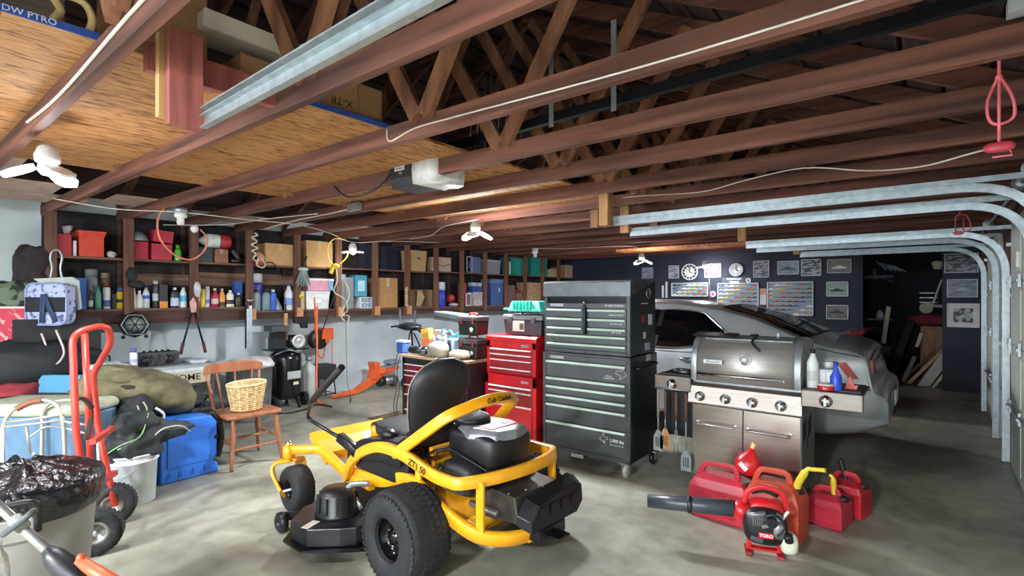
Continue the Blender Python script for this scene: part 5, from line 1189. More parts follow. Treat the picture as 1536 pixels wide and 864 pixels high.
t = T('black_stool','small black topped metal stool below the hose reel','stool',(-6.98,4.06,0))
MB().bx(-.15,.15,-.15,.15,.28,.48).build('seat_box', PM('#202125',.6), t, bevel=.015)
for x in (-.12,.12):
    for y in (-.12,.12): MB().tube([(x,y,.28),(x*1.2,y*1.2,0)],.009,6).build('leg', blackm, t)
MB().tube([(-.14,-.14,.05),(.14,-.14,.05),(.14,.14,.05),(-.14,.14,.05)],.007,6,closed=True).build('foot_ring', blackm, t)
# orange log splitter
t = T('log_splitter','orange wheeled log splitter lying low by the white wall','log splitter',(-6.75,4.85,0),R_(90))
MB().prism([(-.78,.01),(-.35,.02),(-.05,.13),(.12,.24),(.40,.30),(.42,.35),(.05,.32),(-.12,.22),(-.4,.08),(-.76,.04)],-.05,.05,'y').build('beam', orange, t, bevel=.008)
MB().prism([(-.12,.2),(-.0,.2),(.02,.34),(.0,.46),(-.1,.46),(-.08,.36)],-.09,.09,'y').build('ram_head', orange, t, bevel=.008)
MB().bar((.02,0,.33),(.36,0,.40),.13,.03).build('log_tray', galv, t); MB().bx(.2,.42,-.1,.1,.40,.46).build('grey_guard', PM('#7d8790'), t, bevel=.02)
MB().bar((-.05,0,.30),(.1,-.1,.34),.1,.08).build('lever_block', orange, t)
MB().cyl((.12,0,.14),(.36,0,.14),.075,18).build('motor', M('cast_alu'), t); MB().cyl((.04,0,.14),(.13,0,.14),.08,18).build('fan_end', blackp, t)
for y in (-.16,.16):
    wh = tyre(MB(), .09, .05, .025, .45, y, .09, 20).build('wheel', rubber, t); MB().lathe([(.075,0),(.07,-.01),(.02,-.02),(0,-.02)],(.45,y-.02,.09),20,'y').build('wheel_disc', orange, wh)
MB().cyl((.45,-.16,.09),(.45,.16,.09),.01,8).build('axle', galv, t)
tag(MB().box((0,0,.004),(.75,.5,.008)).build('door_mat', M('mat_pattern','#8b7458',.9,scale=16,col2='#4f4032'), loc=(-4.95,3.95,0), rot=(0,0,R_(2))),'small patterned brown mat left of the workbench','mat')
# hanging tools on the fascia
t = T('loppers','long-handled loppers hanging open under the shelf','loppers',(-6.7,2.26,1.10))
for s in (-1,1):
    MB().tube([(0,s*.02,.20),(0,s*.05,.05),(.0,s*.12,-.22)],.011,8).build('handle', blackm, t); MB().tube([(0,s*.105,-.15),(0,s*.13,-.28)],.018,8).build('grip', PM('#5a2a30',.6), t)
MB().prism([(-.02,.2),(.03,.2),(.035,.30),(.0,.38),(-.04,.32)],-.006,.006,'x').build('blade', M('old_steel','#b58f86',.4,.6), t)
t = T('metal_channel','aluminium channel hanging from the post beside the loppers','channel',(-6.68,2.90,.95)); MB().bx(-.01,.01,-.02,.02,-.1,.42).bx(-.01,.03,-.055,-.03,-.1,.38).build('channel', galv, t); MB().tube([(.0,-.06,.42),(.02,-.065,-.12)],.008,6).build('rod', blackm, t)
t = T('metal_scoop','metal scoop hanging above the aluminium channel','scoop',(-6.68,2.90,1.44)); MB().ell((0,0,.0),(.03,.045,.03),14,8).build('bowl', chrome, t); MB().tube([(0,0,-.02),(0,.01,-.2)],.008,6).build('handle', blackm, t)
t = T('mallet','wood-handled mallet hanging under the shelf','mallet',(-6.68,3.36,1.02)); MB().bx(-.02,.02,-.022,.022,-.12,.24).build('handle', palew, t, bevel=.006); MB().tube([(0,0,.24),(0,0,.36)],.01,6).build('hook', blackm, t)
t = T('tool_holster','black holster hanging between mallet and orange pole','holster',(-6.68,3.56,1.13)); MB().prism([(-.1,.08),(.1,.08),(.1,-.08),(.02,-.08),(.0,-.02),(-.09,.0)],-.03,.03,'x').build('body', blackp, t, bevel=.006)
t = T('pole_pruner','thin orange pole standing past the compressor top','pole',(-6.55,3.72,0.02)); MB().tube([(0,0,.9),(0,-.02,1.45)],.012,8).build('pole', orange, t); MB().tube([(0,0,0),(0,0,.9)],.008,6).build('lower_rod', blackm, t)
tag(MB().tube([(-6.6,4.1,1.68),(-6.72,3.9,.95)],.007,6).build('fishing_rod', blackp),'thin black rod slanting across the yellow cord','rod')
# ================================================================ the long shelves
FX, BXX = -6.75, -7.12          # front and back of the shelves
def py_(k): return 1.01+.635*k
t = T('wall_shelves', 'long two-tier dark timber shelving fixed along the white wall', 'shelving', (0,0,0))
for k in range(0, 16):
    y = py_(k)
    if y > YF-.1: break
    lo_z = 1.17 if k in (2, 4, 5, 6, 7) else 1.2
    m_ = postm if k < 5 else M('post_orange', '#7f573f', .75, scale=3, stretch=(8,8,.6), col2='#6f4630')
    MB().bx(FX-.01, FX+.03, y-.045, y+.045, lo_z, 2.33).build('post', m_, t)
    MB().bx(BXX+.0, BXX+.03, y-.02, y+.02, 1.2, 2.33).build('divider', darkw, t) if k else None
    if k in (3, 4, 5, 6, 7): MB().bx(FX+.03, FX+.05, y-.02, y+.07, 1.19, 1.33).build('cleat', M('pale_cleat','#bf8a5c',.7,scale=4), t)
LZ = lambda y: 1.355 if y < 3.0 else 1.30
UZ = lambda y: 1.90 if y < 4.0 else (1.925 if y > 6 else 1.91)
for y0, y1 in ((1.0, 2.95), (2.95, YF-.02)): MB().bx(BXX, FX-.0, y0, y1, LZ((y0+y1)/2)-.022, LZ((y0+y1)/2)).build('lower_shelf', M('shelf_board','#7d5a49',.75,scale=3,stretch=(8,.5,8),col2='#553a31'), t)
for y0, y1 in ((1.0, 4.0), (4.0, 6.03), (6.03, YF-.02)): MB().bx(BXX, FX-.0, y0, y1, UZ((y0+y1)/2)-.022, UZ((y0+y1)/2)).build('upper_shelf', M('shelf_board'), t)
MB().bx(FX-.035, FX-.012, 1.0, YF-.02, 1.19, 1.345 if 0 else 1.275).build('fascia', darkw, t)
MB().bx(FX-.035, FX-.012, 1.0, 2.95, 1.275, 1.33).build('fascia', darkw, t)
MB().bx(BXX-.01, BXX+.01, 1.0, YF-.02, 1.34, 2.33).build('back_board', M('back_board','#2b2526',.9,var=.3,scale=4), t)
MB().bx(BXX+.01, BXX+.02, 4.78, 6.0, 1.93, 2.32).build('blue_back_panel', PM('#26304a',.6), t)
for y0, y1, z in ((1.7,2.9,1.62),(2.4,3.5,1.66),(3.2,4.3,1.64)): MB().bx(BXX+.012, BXX+.02+z*.05-.06, y0, y1, z, z+.13).build('back_plank', M('old_plank','#8a6a56',.8,scale=3,stretch=(8,.5,8),col2='#5f4638'), t)
def YX(px, X=-6.72):       # where a sight line meets the shelf front
    u = (px-768)/768; s = X/(VX+RX*u); return (VY+RY*u)*s, s
def sh(x0, x1, ytop, tier, X=-6.85):
    y0, s0 = YX(x0, X); y1, s1 = YX(x1, X); s = (s0+s1)/2; yc = (y0+y1)/2
    zb = LZ(yc) if tier == 'l' else UZ(yc)
    return yc, y1-y0, max(.03, 1.5+(443-ytop)/768*s-zb), zb
def sbox(label, x0, x1, yt, tier, mat, dp=.2, X=-6.87, cat='box', name='storage_box', lid=None, group=None, zoff=0, rx=0, tape=None):
    if X == -6.87: X = -6.775-dp/2
    y, w_, h, z = sh(x0, x1, yt, tier, X+dp/2); h -= zoff
    t = T(name, label, cat, (X, y, z+zoff+.001), 0, group, rot=(rx, 0, 0))
    w_ = w_*.96
    if lid:
        MB().loft([[Vector((a*dp/2*s, b*w_/2*s, zz)) for a, b in ((-1,-1),(1,-1),(1,1),(-1,1))] for zz, s in ((0,.9),(h*.86,.98))], smooth=False).build('body', mat, t, bevel=.008)
        MB().bx(-dp/2, dp/2, -w_/2, w_/2, h*.84, h).build('lid', lid, t, bevel=.006)
    else: MB().bx(-dp/2, dp/2, -w_/2, w_/2, 0, h).build('body', mat, t, bevel=.004)
    if tape: MB().bx(dp/2, dp/2+.001, -.025, .025, h*.7, h).bx(-dp/2, dp/2, -.025, .025, h, h+.001).build('tape', PM(tape,.3), t)
    t['_'] = 0; del t['_']
    return t, w_, h, dp
red1, red2 = PM('#a51f35',.5), PM('#b02a3c',.5)
# upper tier, near end first
sbox('dark red fuel tin at the near end of the upper shelf', 86, 108, 351, 'u', PM('#a32c30',.5))
t, w_, h, dp = sbox('white paper roll on end beside the dark red tin', 110, 115, 361, 'u', PM('#d6d0d8',.6), dp=.05, X=-6.8)
t = T('paper_cup', 'pale crumpled cup lying on the dark red tin', 'cup', (-6.85, sh(93,108,340,'u')[0], 1.90+sh(86,108,351,'u')[2]+.002)); MB().lathe([(.03,0),(.045,.08),(.04,.08),(.0,.02)],n=14).build('cup', PM('#b9a9b0'), t, jit=.02)
t, w_, h, dp = sbox('orange-red flared bin on the first upper shelf', 118, 157, 352, 'u', PM('#cf4430',.5), dp=.25)
MB().loft([[Vector((a*.14*s, b*(w_/2)*s, z)) for a, b in ((-1,-1),(1,-1),(1,1),(-1,1))] for z, s in ((h-.02,1.0),(h+.02,1.12),(h+.035,1.12))], smooth=False).build('rim', PM('#cf4430',.5), t)
blob('skull_ornament','small pale skull-like ornament beside the flared bin','ornament',(-6.82,sh(161,171,375,'u')[0],1.935),(.03,.04,.035),PM('#b9b2ad'),nz=.3,seed=31)
sbox('crimson plastic box under the silver dome', 193, 223, 362, 'u', red1)
sbox('crimson plastic box under a tilted twin', 227, 259, 366, 'u', red2)
y, w_, h, z = sh(228, 262, 346, 'u')
t, w_, h2, dp = sbox('tilted crimson box balanced on its twin', 229, 260, 346, 'u', red2, zoff=sh(227,259,366,'u')[2]+.012, rx=-.08)
y, w_, h, z = sh(195, 217, 343, 'u'); zz = z+sh(193,223,362,'u')[2]
t = T('dome_lid', 'silver dome lid resting on the crimson box', 'lid', (-6.85, y, zz+.004)); MB().lathe([(.1,0),(.1,.01),(.085,.06),(.04,.1),(0,.105)],n=24).build('dome', M('dull_silver','#a7b3b6',.4,.5), t)
t = jug('bottle','bright green bottle beside the twin crimson boxes',-6.8,sh(261,268,368,'u')[0],1.902,[(.035,0),(.037,.01),(.037,.11),(.02,.15)],PM('#4fae3a',.4),'#3c8c2e')
sbox('dark grey milk crate under the white jug', 296, 320, 371, 'u', PM('#3e464a',.6))
t, w_, h, dp = sbox('small brown carton beside the dark crate', 322, 343, 374, 'u', M('brown_card','#96664c',.8), tape='#7d5340')
y, w_, h, z = sh(300, 331, 347, 'u'); zz = z+sh(296,320,371,'u')[2]
t = T('plastic_jug', 'white plastic jug lying on the dark crate, spout left', 'jug', (-6.85, y, zz+.085)); t.rotation_euler = (PI/2, 0, 0)
w = MB(); w.T = Matrix.Diagonal((.75, 1, 1, 1)); w.lathe([(.0,-.1),(.08,-.1),(.085,-.08),(.085,.04),(.03,.12),(.02,.16)],n=24); w.build('body', M('milky_plastic','#d6ddd8',.4), t); MB().lathe([(.024,.155),(.024,.18),(0,.18)],n=12).build('cap', blackp, t)
t = T('plastic_jug', 'red jug lying behind the white one above the brown carton', 'jug', (-6.86, y+.17, zz+.085)); t.rotation_euler = (PI/2, 0, 0)
MB().lathe([(.0,-.05),(.08,-.05),(.088,-.03),(.088,.05),(.07,.07),(0,.07)],n=24).build('body', PM('#b02338',.4), t)
t = T('cordless_drill', 'black cordless drill lying at the end of its bay', 'drill', (-6.82, sh(345,366,371,'u')[0], 1.905)); MB().cyl((0,-.09,.03),(0,.09,.03),.03,12).bar((0,.0,.05),(0,-.08,.16),.04,.04).build('body', blackp, t); MB().cyl((0,.08,.03),(0,.12,.03),.015,8).build('chuck', galv, t)
y = sh(377, 392, 375, 'u')[0]
t = T('wooden_disc', 'round wooden disc with a notch cut out', 'disc', (-6.78, y, 1.985)); MB().prism([(0,0)]+[(.075*math.cos(a), .075*math.sin(a)) for a in [PI+.5+(2*PI-1.1)*i/24 for i in range(25)]], -.01, .01, 'x').build('disc', M('disc_wood','#b98e6c',.7,scale=20), t)
t = T('bar_clamp', 'red pistol-grip clamp lying on the upper shelf edge', 'clamp', (-6.77, sh(375,392,393,'u')[0], 1.903)); MB().bx(-.02,.02,-.06,.06,0,.035).build('grip', PM('#c02233'), t, bevel=.006); MB().tube(smooth_path([(0,.06,.02),(.03,.16,.03),(.05,.22,-.04),(.055,.25,-.08)],4),.008,6).build('bar', blackp, t)
t, w_, h, dp = sbox('large plain tan carton before the broom', 397, 442, 366, 'u', M('tan_carton','#c69c68',.8,var=.05), dp=.26, tape='#c9ab7d')
t, w_, h, dp = sbox('square tan carton behind the yellow cord', 459, 500, 362, 'u', M('tan_carton'), dp=.26, tape='#c9ab7d')
t, w_, h, dp = sbox('upright storage carton with hand hole and lid', 615, 641, 376, 'u', M('tan_carton2','#c4a06e',.8,var=.05), dp=.26, lid=M('tan_carton2'))
MB().box((dp/2+.002, 0, h*.62), (.004, .07, .025)).build('hand_hole', PM('#3a2c22'), t, bevel=.0)
tag(MB().bx(-.01,.01,-.02,.02,0,.2).build('white_strip', PM('#dcdedd'), loc=(-6.8, sh(644,649,391,'u')[0], 1.93), rot=(-.45,0,0)), 'white strip leaning between the two lidded cartons', 'strip')
t, w_, h, dp = sbox('tan carton printed with a curved black smile line', 652, 677, 386, 'u', M('pale_carton','#c3ab8e',.8,var=.05), dp=.22)
MB().tube([(dp/2+.002, y_, h*.55-.045*math.sin(PI*(y_/(w_*.8)+.5))) for y_ in [w_*.8*(i/12-.5) for i in range(13)]], .006, 5).build('printed_curve', PM('#1b1b22'), t)
t = T('folding_chair', 'white-framed folding chair standing on the upper shelf', 'folding chair', (-6.78, sh(694,706,384,'u')[0], 1.93)); MB().tube([(0,a*.055*1.2,.15+b) for a,b in ((-1,-.14),(1,-.14),(1,.13),(.8,.15),(-.8,.15),(-1,.13))],.008,6,closed=True,up=(1,0,0)).build('frame', PM('#d8dce0'), t); MB().bar((0,-.05,.06),(0,.05,.22),.006,.006).bar((0,.05,.06),(0,-.05,.22),.006,.006).build('cross_wire', galv, t)
sbox('grey-blue flat panel behind the white chair frame', 707, 721, 386, 'u', PM('#5c6f93',.6), dp=.05)
sbox('clear crate of white bits on the upper shelf', 728, 752, 390, 'u', PM('#8f98a8',.5), lid=PM('#aab3bf'))
t = T('light_tube', 'short white lit strip standing at the bay edge', 'strip light', (-6.74, sh(757,760,392,'u')[0], 1.93)); MB().bx(-.01,.01,-.015,.015,0,.26).build('tube', PM('#e8eef2'), t)
tealp = M('teal_bin','#1f9b8b',.4,var=.08)
for a, b, lb in ((766,794,'left teal storage bin on the upper shelf'),(797,822,'right teal storage bin on the upper shelf')):
    t, w_, h, dp = sbox(lb, a, b, 387, 'u', tealp, dp=.3, lid=tealp, cat='bin', name='storage_bin', group='teal bins on the upper shelf')
    for i in range(5): MB().bx(dp/2-.004, dp/2+.006, -w_*.38+i*w_*.19-.012, -w_*.38+i*w_*.19+.012, h*.1, h*.8).build('rib', tealp, t)
for i,(a,b,c_,lb) in enumerate(((825,836,404,'small tan carton just beyond the teal bins'),(837,848,401,'taller carton second beyond the teal bins'),(849,862,398,'wide pale carton third beyond the teal bins'),(863,880,406,'low carton at the far end of the upper shelf'))): sbox(lb, a, b, c_, 'u', card if i % 2 else M('pale_carton'), dp=.22)
# lower tier
sbox('cobalt blue folder box at the near end of the lower shelf', 114, 130, 417, 'l', PM('#2b5fa8',.5), dp=.24)
def bt(label, px, yt, tier, kind, body, cap, lab=None, X=-6.8, wpx=10, cat='bottle', name='bottle', zo=0):
    y, w_, h, z = sh(px-wpx/2, px+wpx/2, yt, tier, X); r = w_*.46; h -= zo
    prof = {'can': [(r*.92,0),(r,.006),(r,h*.84),(r*.75,h*.9)],
            'bot': [(r*.92,0),(r,.008),(r,h*.62),(r*.45,h*.82),(r*.38,h*.9)],
            'jug': [(r*.95,0),(r,.01),(r,h*.7),(r*.8,h*.8),(r*.35,h*.88)],
            'jar': [(r*.95,0),(r,.01),(r,h*.8),(r*.85,h*.86)]}[kind]
    t = jug(name, label, X, y, z+zo+.001, prof, PM(body,.35), cap, cat=cat, lab=lab, sq=(.6,1) if kind == 'jug' else None, n=14)
    return t
bt('clear glass jar of odds behind the cobalt box', 137, 408, 'l', 'jar', '#8b9294', '#777c80', X=-6.98, wpx=22, name='jar', cat='jar', zo=.0)
bt('small black bottle with white label at shelf start', 136, 435, 'l', 'bot', '#1d1e22', '#1b1b1e', ('#c8ccd0',.15,.5), wpx=8)
bt('slim green glass bottle', 147, 427, 'l', 'bot', '#3f9a78', '#2c6b57', wpx=11)
bt('maroon-topped can with a white and blue label', 160, 427, 'l', 'can', '#d5d6da', '#6b2b25', ('#4a5b8e',.1,.4), wpx=12)
bt('brown glass jar standing behind the white-blue can', 158, 410, 'l', 'jar', '#6d5340', '#8d8060', X=-6.98, wpx=15, name='jar', cat='jar')
bt('yellow spray can with blue nozzle cap beside the second post', 180, 434, 'l', 'can', '#d8b92c', '#3a63a8', ('#2a2a2a',.35,.55), wpx=12, cat='spray can')
bt('squat grey paint tin left of the second post', 171, 445, 'l', 'can', '#777a7c', '#9a9c9c', X=-6.95, wpx=11, cat='tin', name='paint_tin')
bt('narrow white squeeze bottle right of the second post', 201, 431, 'l', 'bot', '#c9cbc3', '#e0e0dc', wpx=8)
bt('squat white bottle beside the narrow one', 209, 436, 'l', 'bot', '#dcdcd4', '#d8d8d0', wpx=11)
bt('white spray bottle with a blue head', 219, 428, 'l', 'bot', '#c9cdcf', '#2e4ea6', ('#2e55b5',.45,.62), wpx=12)
bt('tall dark spray can with silver cap', 233, 422, 'l', 'can', '#33373b', '#a8acae', ('#bfc4c6',.3,.6), wpx=10, cat='spray can')
t, w_, h, dp = sbox('dark box with an orange base panel', 239, 252, 427, 'l', PM('#2f2c35',.5), dp=.14); MB().bx(dp/2,dp/2+.002,-w_/2,w_/2,.0,h*.28).build('orange_panel', PM('#e08a2e'), t)
bt('black jug with a pale blue and white label', 262, 431, 'l', 'jug', '#1f2026', '#d8dadc', ('#b8cbe0',.1,.55), wpx=14)
bt('white bottle with a cyan label before the third post', 275, 428, 'l', 'bot', '#e4e6e4', '#2f3033', ('#4fa7cf',.3,.6), wpx=12)
bt('yellow-red can right of the third post', 296, 428, 'l', 'can', '#cf5a4c', '#d9a743', ('#e2c9a0',.3,.6), wpx=9, cat='can', name='can')
bt('lemon yellow squeeze bottle', 304, 430, 'l', 'can', '#d9cf3e', '#3c3c3a', wpx=8)
bt('white can with a lilac label', 311, 431, 'l', 'can', '#c9bedb', '#dcdcdc', ('#7d6aa8',.2,.45), wpx=8, cat='can', name='can')
bt('crimson bottle with a white cap and grey label', 322, 433, 'l', 'bot', '#a82c40', '#dcd6c8', ('#c7b7b4',.2,.5), wpx=12)
bt('orange fading bottle with a black base', 333, 433, 'l', 'bot', '#d9913e', '#e6e2d6', ('#3b2f33',.05,.3), wpx=10)
bt('cream bottle with an orange and black label', 345, 436, 'l', 'jug', '#e2dfcf', '#d8d6ca', ('#3d2b28',.2,.5), wpx=13)
bt('black bottle with a pink shoulder before the fourth post', 358, 440, 'l', 'jug', '#23262a', '#d8a5b2', wpx=12)
sbox('small blue carton standing behind the black and pink bottle', 353, 364, 422, 'l', PM('#3f74c9',.5), dp=.1, X=-6.98)
t = bt('white tub with a purple band at the fourth post', 384, 417, 'l', 'jar', '#4b3fa0', '#d9d9e0', X=-6.98, wpx=20, cat='tub', name='tub')
bt('clear grey jug with dark cap, first of the pair', 384, 434, 'l', 'jug', '#7d8f98', '#26303a', wpx=15)
bt('clear grey jug with dark cap, second of the pair', 399, 434, 'l', 'jug', '#6f8089', '#26303a', wpx=14)
bt('bright blue oil bottle with white chevron label', 410, 434, 'l', 'jug', '#2460c8', '#d9dde0', ('#2a52b8',.2,.5), wpx=10)
t = T('funnel', 'translucent grey funnel leaning on the lower shelf', 'funnel', (-6.93, sh(402,424,420,'l')[0], LZ(3.2)+.002)); MB().lathe([(.12,.0),(.125,.02),(.07,.14),(.03,.2),(.02,.28)],n=20,cap=False).build('cone', PM('#a9b0ac',.4), t)
bt('white spray bottle with blue trigger under the broom', 433, 425, 'l', 'bot', '#d9dee2', '#3557b0', ('#7a9bd0',.2,.5), wpx=13)
t = T('broom_head', 'grey bristle broom head hanging on the fifth post', 'broom', (-6.66, sh(430,458,402,'u')[0], 1.62))
w = MB()
for i in range(22):
    a = (i/21-.5)*1.0; w.tube([(.02*math.sin(i*2.3), .05*a*1.2, .23), (.03*math.sin(i*1.3), .2*a, .02+.02*math.cos(i))], .009, 5)
w.build('bristle', M('broom_grey','#8f9796',.8,var=.15), t)['kind'] = 'stuff'; MB().ell((0,0,.235),(.035,.08,.03),14,8).build('cap', PM('#a9adab'), t); MB().tube([(0,.0,.25),(0,.05,.42)],.012,8).build('handle', blackp, t)
t = T('hanging_disc', 'small yellow disc hanging beside the broom', 'disc', (-6.68, sh(442,443,430,'l')[0], 1.49)); MB().lathe([(.035,0),(.035,.012),(.015,.014),(.015,.02),(0,.02)],n=18,axis='x').build('disc', PM('#d9c93c'), t)
t, w_, h, dp = sbox('white plastic tote with a grey label', 458, 496, 437, 'l', PM('#d8dad8',.4), dp=.28, lid=PM('#c7cbcc'), name='storage_tote', cat='tote'); MB().box((dp/2+.003,0,h*.45),(.004,.08,.05)).build('label_plate', PM('#f0f0f0'), t)
z1 = h+.004
t, w_, h, dp = sbox('clear tote of pink things stacked on the white tote', 460, 502, 418, 'l', PM('#c9929f',.4), dp=.28, lid=PM('#d0d4d6'), zoff=z1, name='storage_tote', cat='tote')
MB().bx(dp/2-.002,dp/2+.003,w_*.3,w_*.46,.01,h*.8).build('blue_end', PM('#6d9bb5'), t)
sbox('narrow cream carton left of the white tote', 447, 457, 437, 'l', PM('#b9b184'), dp=.2)
t, w_, h, dp = sbox('tall grey metal box beside the blue sign', 512, 531, 416, 'l', PM('#7c8482',.5), dp=.25)
t = T('drawer_unit','small white plastic drawer organiser','organiser',(-6.85,sh(534,557,430,'l')[0],LZ(5)+.001)); MB().bx(-.1,.1,-.12,.12,0,.17).build('case', PM('#dfe3e4',.4), t, bevel=.004)
for i in range(2):
    for j in range(2): d = MB().bx(.1,.106,-.11+j*.115,-.005+j*.115,.012+i*.08,.08+i*.08).build('drawer', PM('#7f92a3',.3), t); MB().bx(.106,.114,-.07+j*.115,-.045+j*.115,.04+i*.08,.05+i*.08).build('knob', PM('#e8eaea'), d)
t, w_, h, dp = sbox('turquoise picture box lying on the white organiser', 533, 551, 413, 'l', PM('#3f8fa8',.5), dp=.18, zoff=.18); MB().box((dp/2+.001,0,h*.5),(.002,w_*.6,h*.5)).build('picture', PM('#a8cdd4'), t)
t, w_, h, dp = sbox('big tan carton with raw rope down its edge', 566, 597, 417, 'l', M('tan_carton3','#b18655',.8,var=.06), dp=.3, tape='#c9a877')
tag(MB().tube([(-6.70+.012*math.sin(i*1.7), sh(599,603,420,'l')[0]+.016*math.sin(i*2.3), 1.32+i*.0135) for i in range(24)],.018,6).build('coarse_rope', M('raw_rope','#cdb694',.8,scale=40,bump=1)), 'coarse pale rope bunched beside the big carton', 'rope')
t = T('open_carton','open brown carton with a pale cut sheet inside','carton',(-6.90,sh(613,650,418,'l')[0],LZ(6)+.001)); 
MB().bx(-.14,-.13,-.19,.19,0,.3).bx(-.14,.12,-.195,-.19,0,.3).bx(-.14,.12,.19,.195,0,.3).bx(-.14,.12,-.19,.19,0,.006).build('body', M('brown_carton','#8f7358',.8), t); MB().prism([(-.12,.01),(-.02,.01),(.07,.16),(.0,.28),(-.09,.28)],.05,.056,'x').build('cut_sheet', M('pale_sheet2','#b7a27a',.8), t)
def ball(label, px, py, r, c_, zo, cat='ball', X=-6.82):
    y = YX(px, X)[0]; return tag(MB().ell((0,0,0),(r,r,r),24,14).build('ball', PM(c_,.4), loc=(X,y,LZ(6)+r+zo)), label, cat)
t = bt('blue bucket with a white lid', 660, 431, 'l', 'jar', '#2f40c0', '#dfe3e8', wpx=13, cat='bucket', name='bucket', X=-6.84)
ball('green ball wedged above the blue bucket', 662, 418, .075, '#1f9464', .255, X=-6.93)
ball('red ball beside the blue bucket', 676, 432, .085, '#cb4544', .06, X=-6.93)
blob('white_rag','white crumpled rags below the red ball','rag',(-6.8,YX(680,-6.8)[0],LZ(6)+.03),(.06,.09,.028),PM('#c9c7cc'),nz=.3,seed=41)
t = T('picture_frame','white picture frame standing on the lower shelf','picture frame',(-6.76,YX(702,-6.76)[0],LZ(7)+.001)); MB().bx(0,.015,-.07,.07,0,.24).build('frame', PM('#e2e2e6'), t); MB().bx(.015,.017,-.05,.05,.02,.22).build('print', PM('#8d5a66'), t)
sbox('red box behind the white picture frame', 692, 700, 424, 'l', PM('#b03a4a'), dp=.1, X=-6.95)
t, w_, h, dp = sbox('small blue and white cooler above the floral tin', 709, 723, 424, 'l', PM('#2a69b8',.4), dp=.14, X=-6.98, lid=PM('#dfe4ea'))
sbox('pale floral tin beside the picture frame', 710, 724, 438, 'l', M('floral','#cfc8c4',.6,scale=40,col2='#8d8794',lo=.48,hi=.52), dp=.16, X=-6.8)
t, w_, h, dp = sbox('denim blue tote with a white tag', 736, 757, 419, 'l', PM('#44639c',.5), dp=.28, lid=PM('#6d83b0'), name='storage_tote', cat='tote'); MB().box((dp/2+.002,w_*.1,h*.6),(.003,.04,.08)).build('tag', PM('#dfe4ea'), t)
sbox('grey-brown bin of scraps beyond the denim tote', 762, 773, 428, 'l', PM('#77605f',.7), dp=.2)
t, w_, h, dp = sbox('ribbed brown carton under the red scraps', 774, 786, 439, 'l', M('brown_card'), dp=.2); MB().ell((0,0,h+.03),(.06,.07,.035),12,8,nz=.4).build('red_scrap', PM('#a8493f'), t)
for i,(yt,zo) in enumerate(((437,0),(424,.274))):
    t, w_, h, dp = sbox(['lower slatted fruit crate behind the black chest','upper slatted fruit crate behind the black chest'][i], 790, 812, yt, 'l', M('crate_card','#c4a37c',.8), dp=.3, zoff=zo)
    for a,b in ((-.3,.3),(.3,.3),(-.3,.75),(.3,.75),(0,.6)): MB().box((dp/2+.002,w_*a,h*b),(.003,.035 if a==0 else .02,.02)).build('hole', PM('#3a2c26'), t)
# knotted rope, cords
tag(MB().tube([(-6.55+.012*math.sin(i*1.3), YX(382,-6.55)[0]+.035*math.sin(i*.9)*(1 if i<20 else .5), 2.28-i*.012) for i in range(30)],.012,6).tube(smooth_path([(-6.55,2.95,1.98),(-6.54,2.92,1.88),(-6.55,3.0,1.85),(-6.56,3.03,1.9),(-6.55,2.97,1.98)],5),.01,6).build('hemp_rope', M('hemp','#cdbfa8',.8,scale=40)), 'pale knotted hemp rope hanging from the truss', 'rope')
yc = PM('#e8c52f',.4)
t = T('yellow_cord','looped yellow cord with splitter hanging by the two leaf lamp','extension cord',(0,0,0))
MB().tube(smooth_path([(-6.25,4.0,2.26),(-6.3,3.85,2.27),(-6.32,3.76,2.15),(-6.32,3.78,1.98),(-6.32,3.84,1.92)],6),.009,6).tube(smooth_path([(-6.3,3.93,1.93),(-6.28,4.02,2.02),(-6.26,4.05,2.12)],5),.009,6).build('cord', yc, t)
MB().ell((-6.32,3.88,1.9),(.04,.06,.035),12,8).bar((-6.32,3.85,1.9),(-6.32,3.80,1.80),.03,.05).build('splitter', yc, t)
t = T('power_cord_coil','tangled white cord and adapter hanging under the yellow splitter','cord',(0,0,0))
MB().box((-6.34,4.0,1.74),(.04,.07,.1)).build('adapter', PM('#8f9294'), t)
MB().tube(smooth_path([(-6.34,3.9,1.87),(-6.35,3.92,1.7),(-6.36,3.88,1.55),(-6.38,4.05,1.45),(-6.4,4.12,1.3),(-6.4,4.02,1.2),(-6.4,4.1,1.12)],6),.007,6).tube(smooth_path([(-6.34,4.03,1.7),(-6.36,4.12,1.5),(-6.4,4.02,1.25),(-6.42,4.15,1.2),(-6.42,4.12,1.05)],6),.007,6).build('cable', cordw, t)
tag(MB().tube([(-6.36,4.05,1.68),(-6.36,4.08,.3),(-6.3,4.1,.06)],.0035,5).tube([(-6.3,4.1,.06),(-6.25,4.06,.012)],.009,6).build('hanging_lead', blackp), 'thin dark lead hanging down to the splitter', 'lead')
t = T('orange_cord','orange extension cord looping from the empty socket','extension cord',(0,0,0))
MB().tube(smooth_path([(-5.65,1.66,2.33),(-5.63,1.60,2.2),(-5.66,1.63,2.03),(-5.72,1.76,1.9),(-5.8,1.93,1.86),(-5.8,2.05,1.95),(-5.75,2.07,2.08),(-5.68,1.98,2.16)],6),.009,6).build('cord', M('orange_cord','#d67a5a',.5), t)
MB().ell((-5.66,1.92,2.16),(.03,.035,.04),10,8).build('plug', PM('#dcdcd8'), t)
t = T('grey_brush','bristly grey hanging brush on the third post','brush',(-6.66,2.29,1.62)); MB().ell((0,0,-.05),(.03,.04,.09),12,10,nz=.1).build('head', M('clear_grey','#c8cccb',.3), t); MB().tube([(0,0,.05),(0,.0,.25)],.01,6).build('handle', M('hang_brown','#7b4a3a',.7), t)
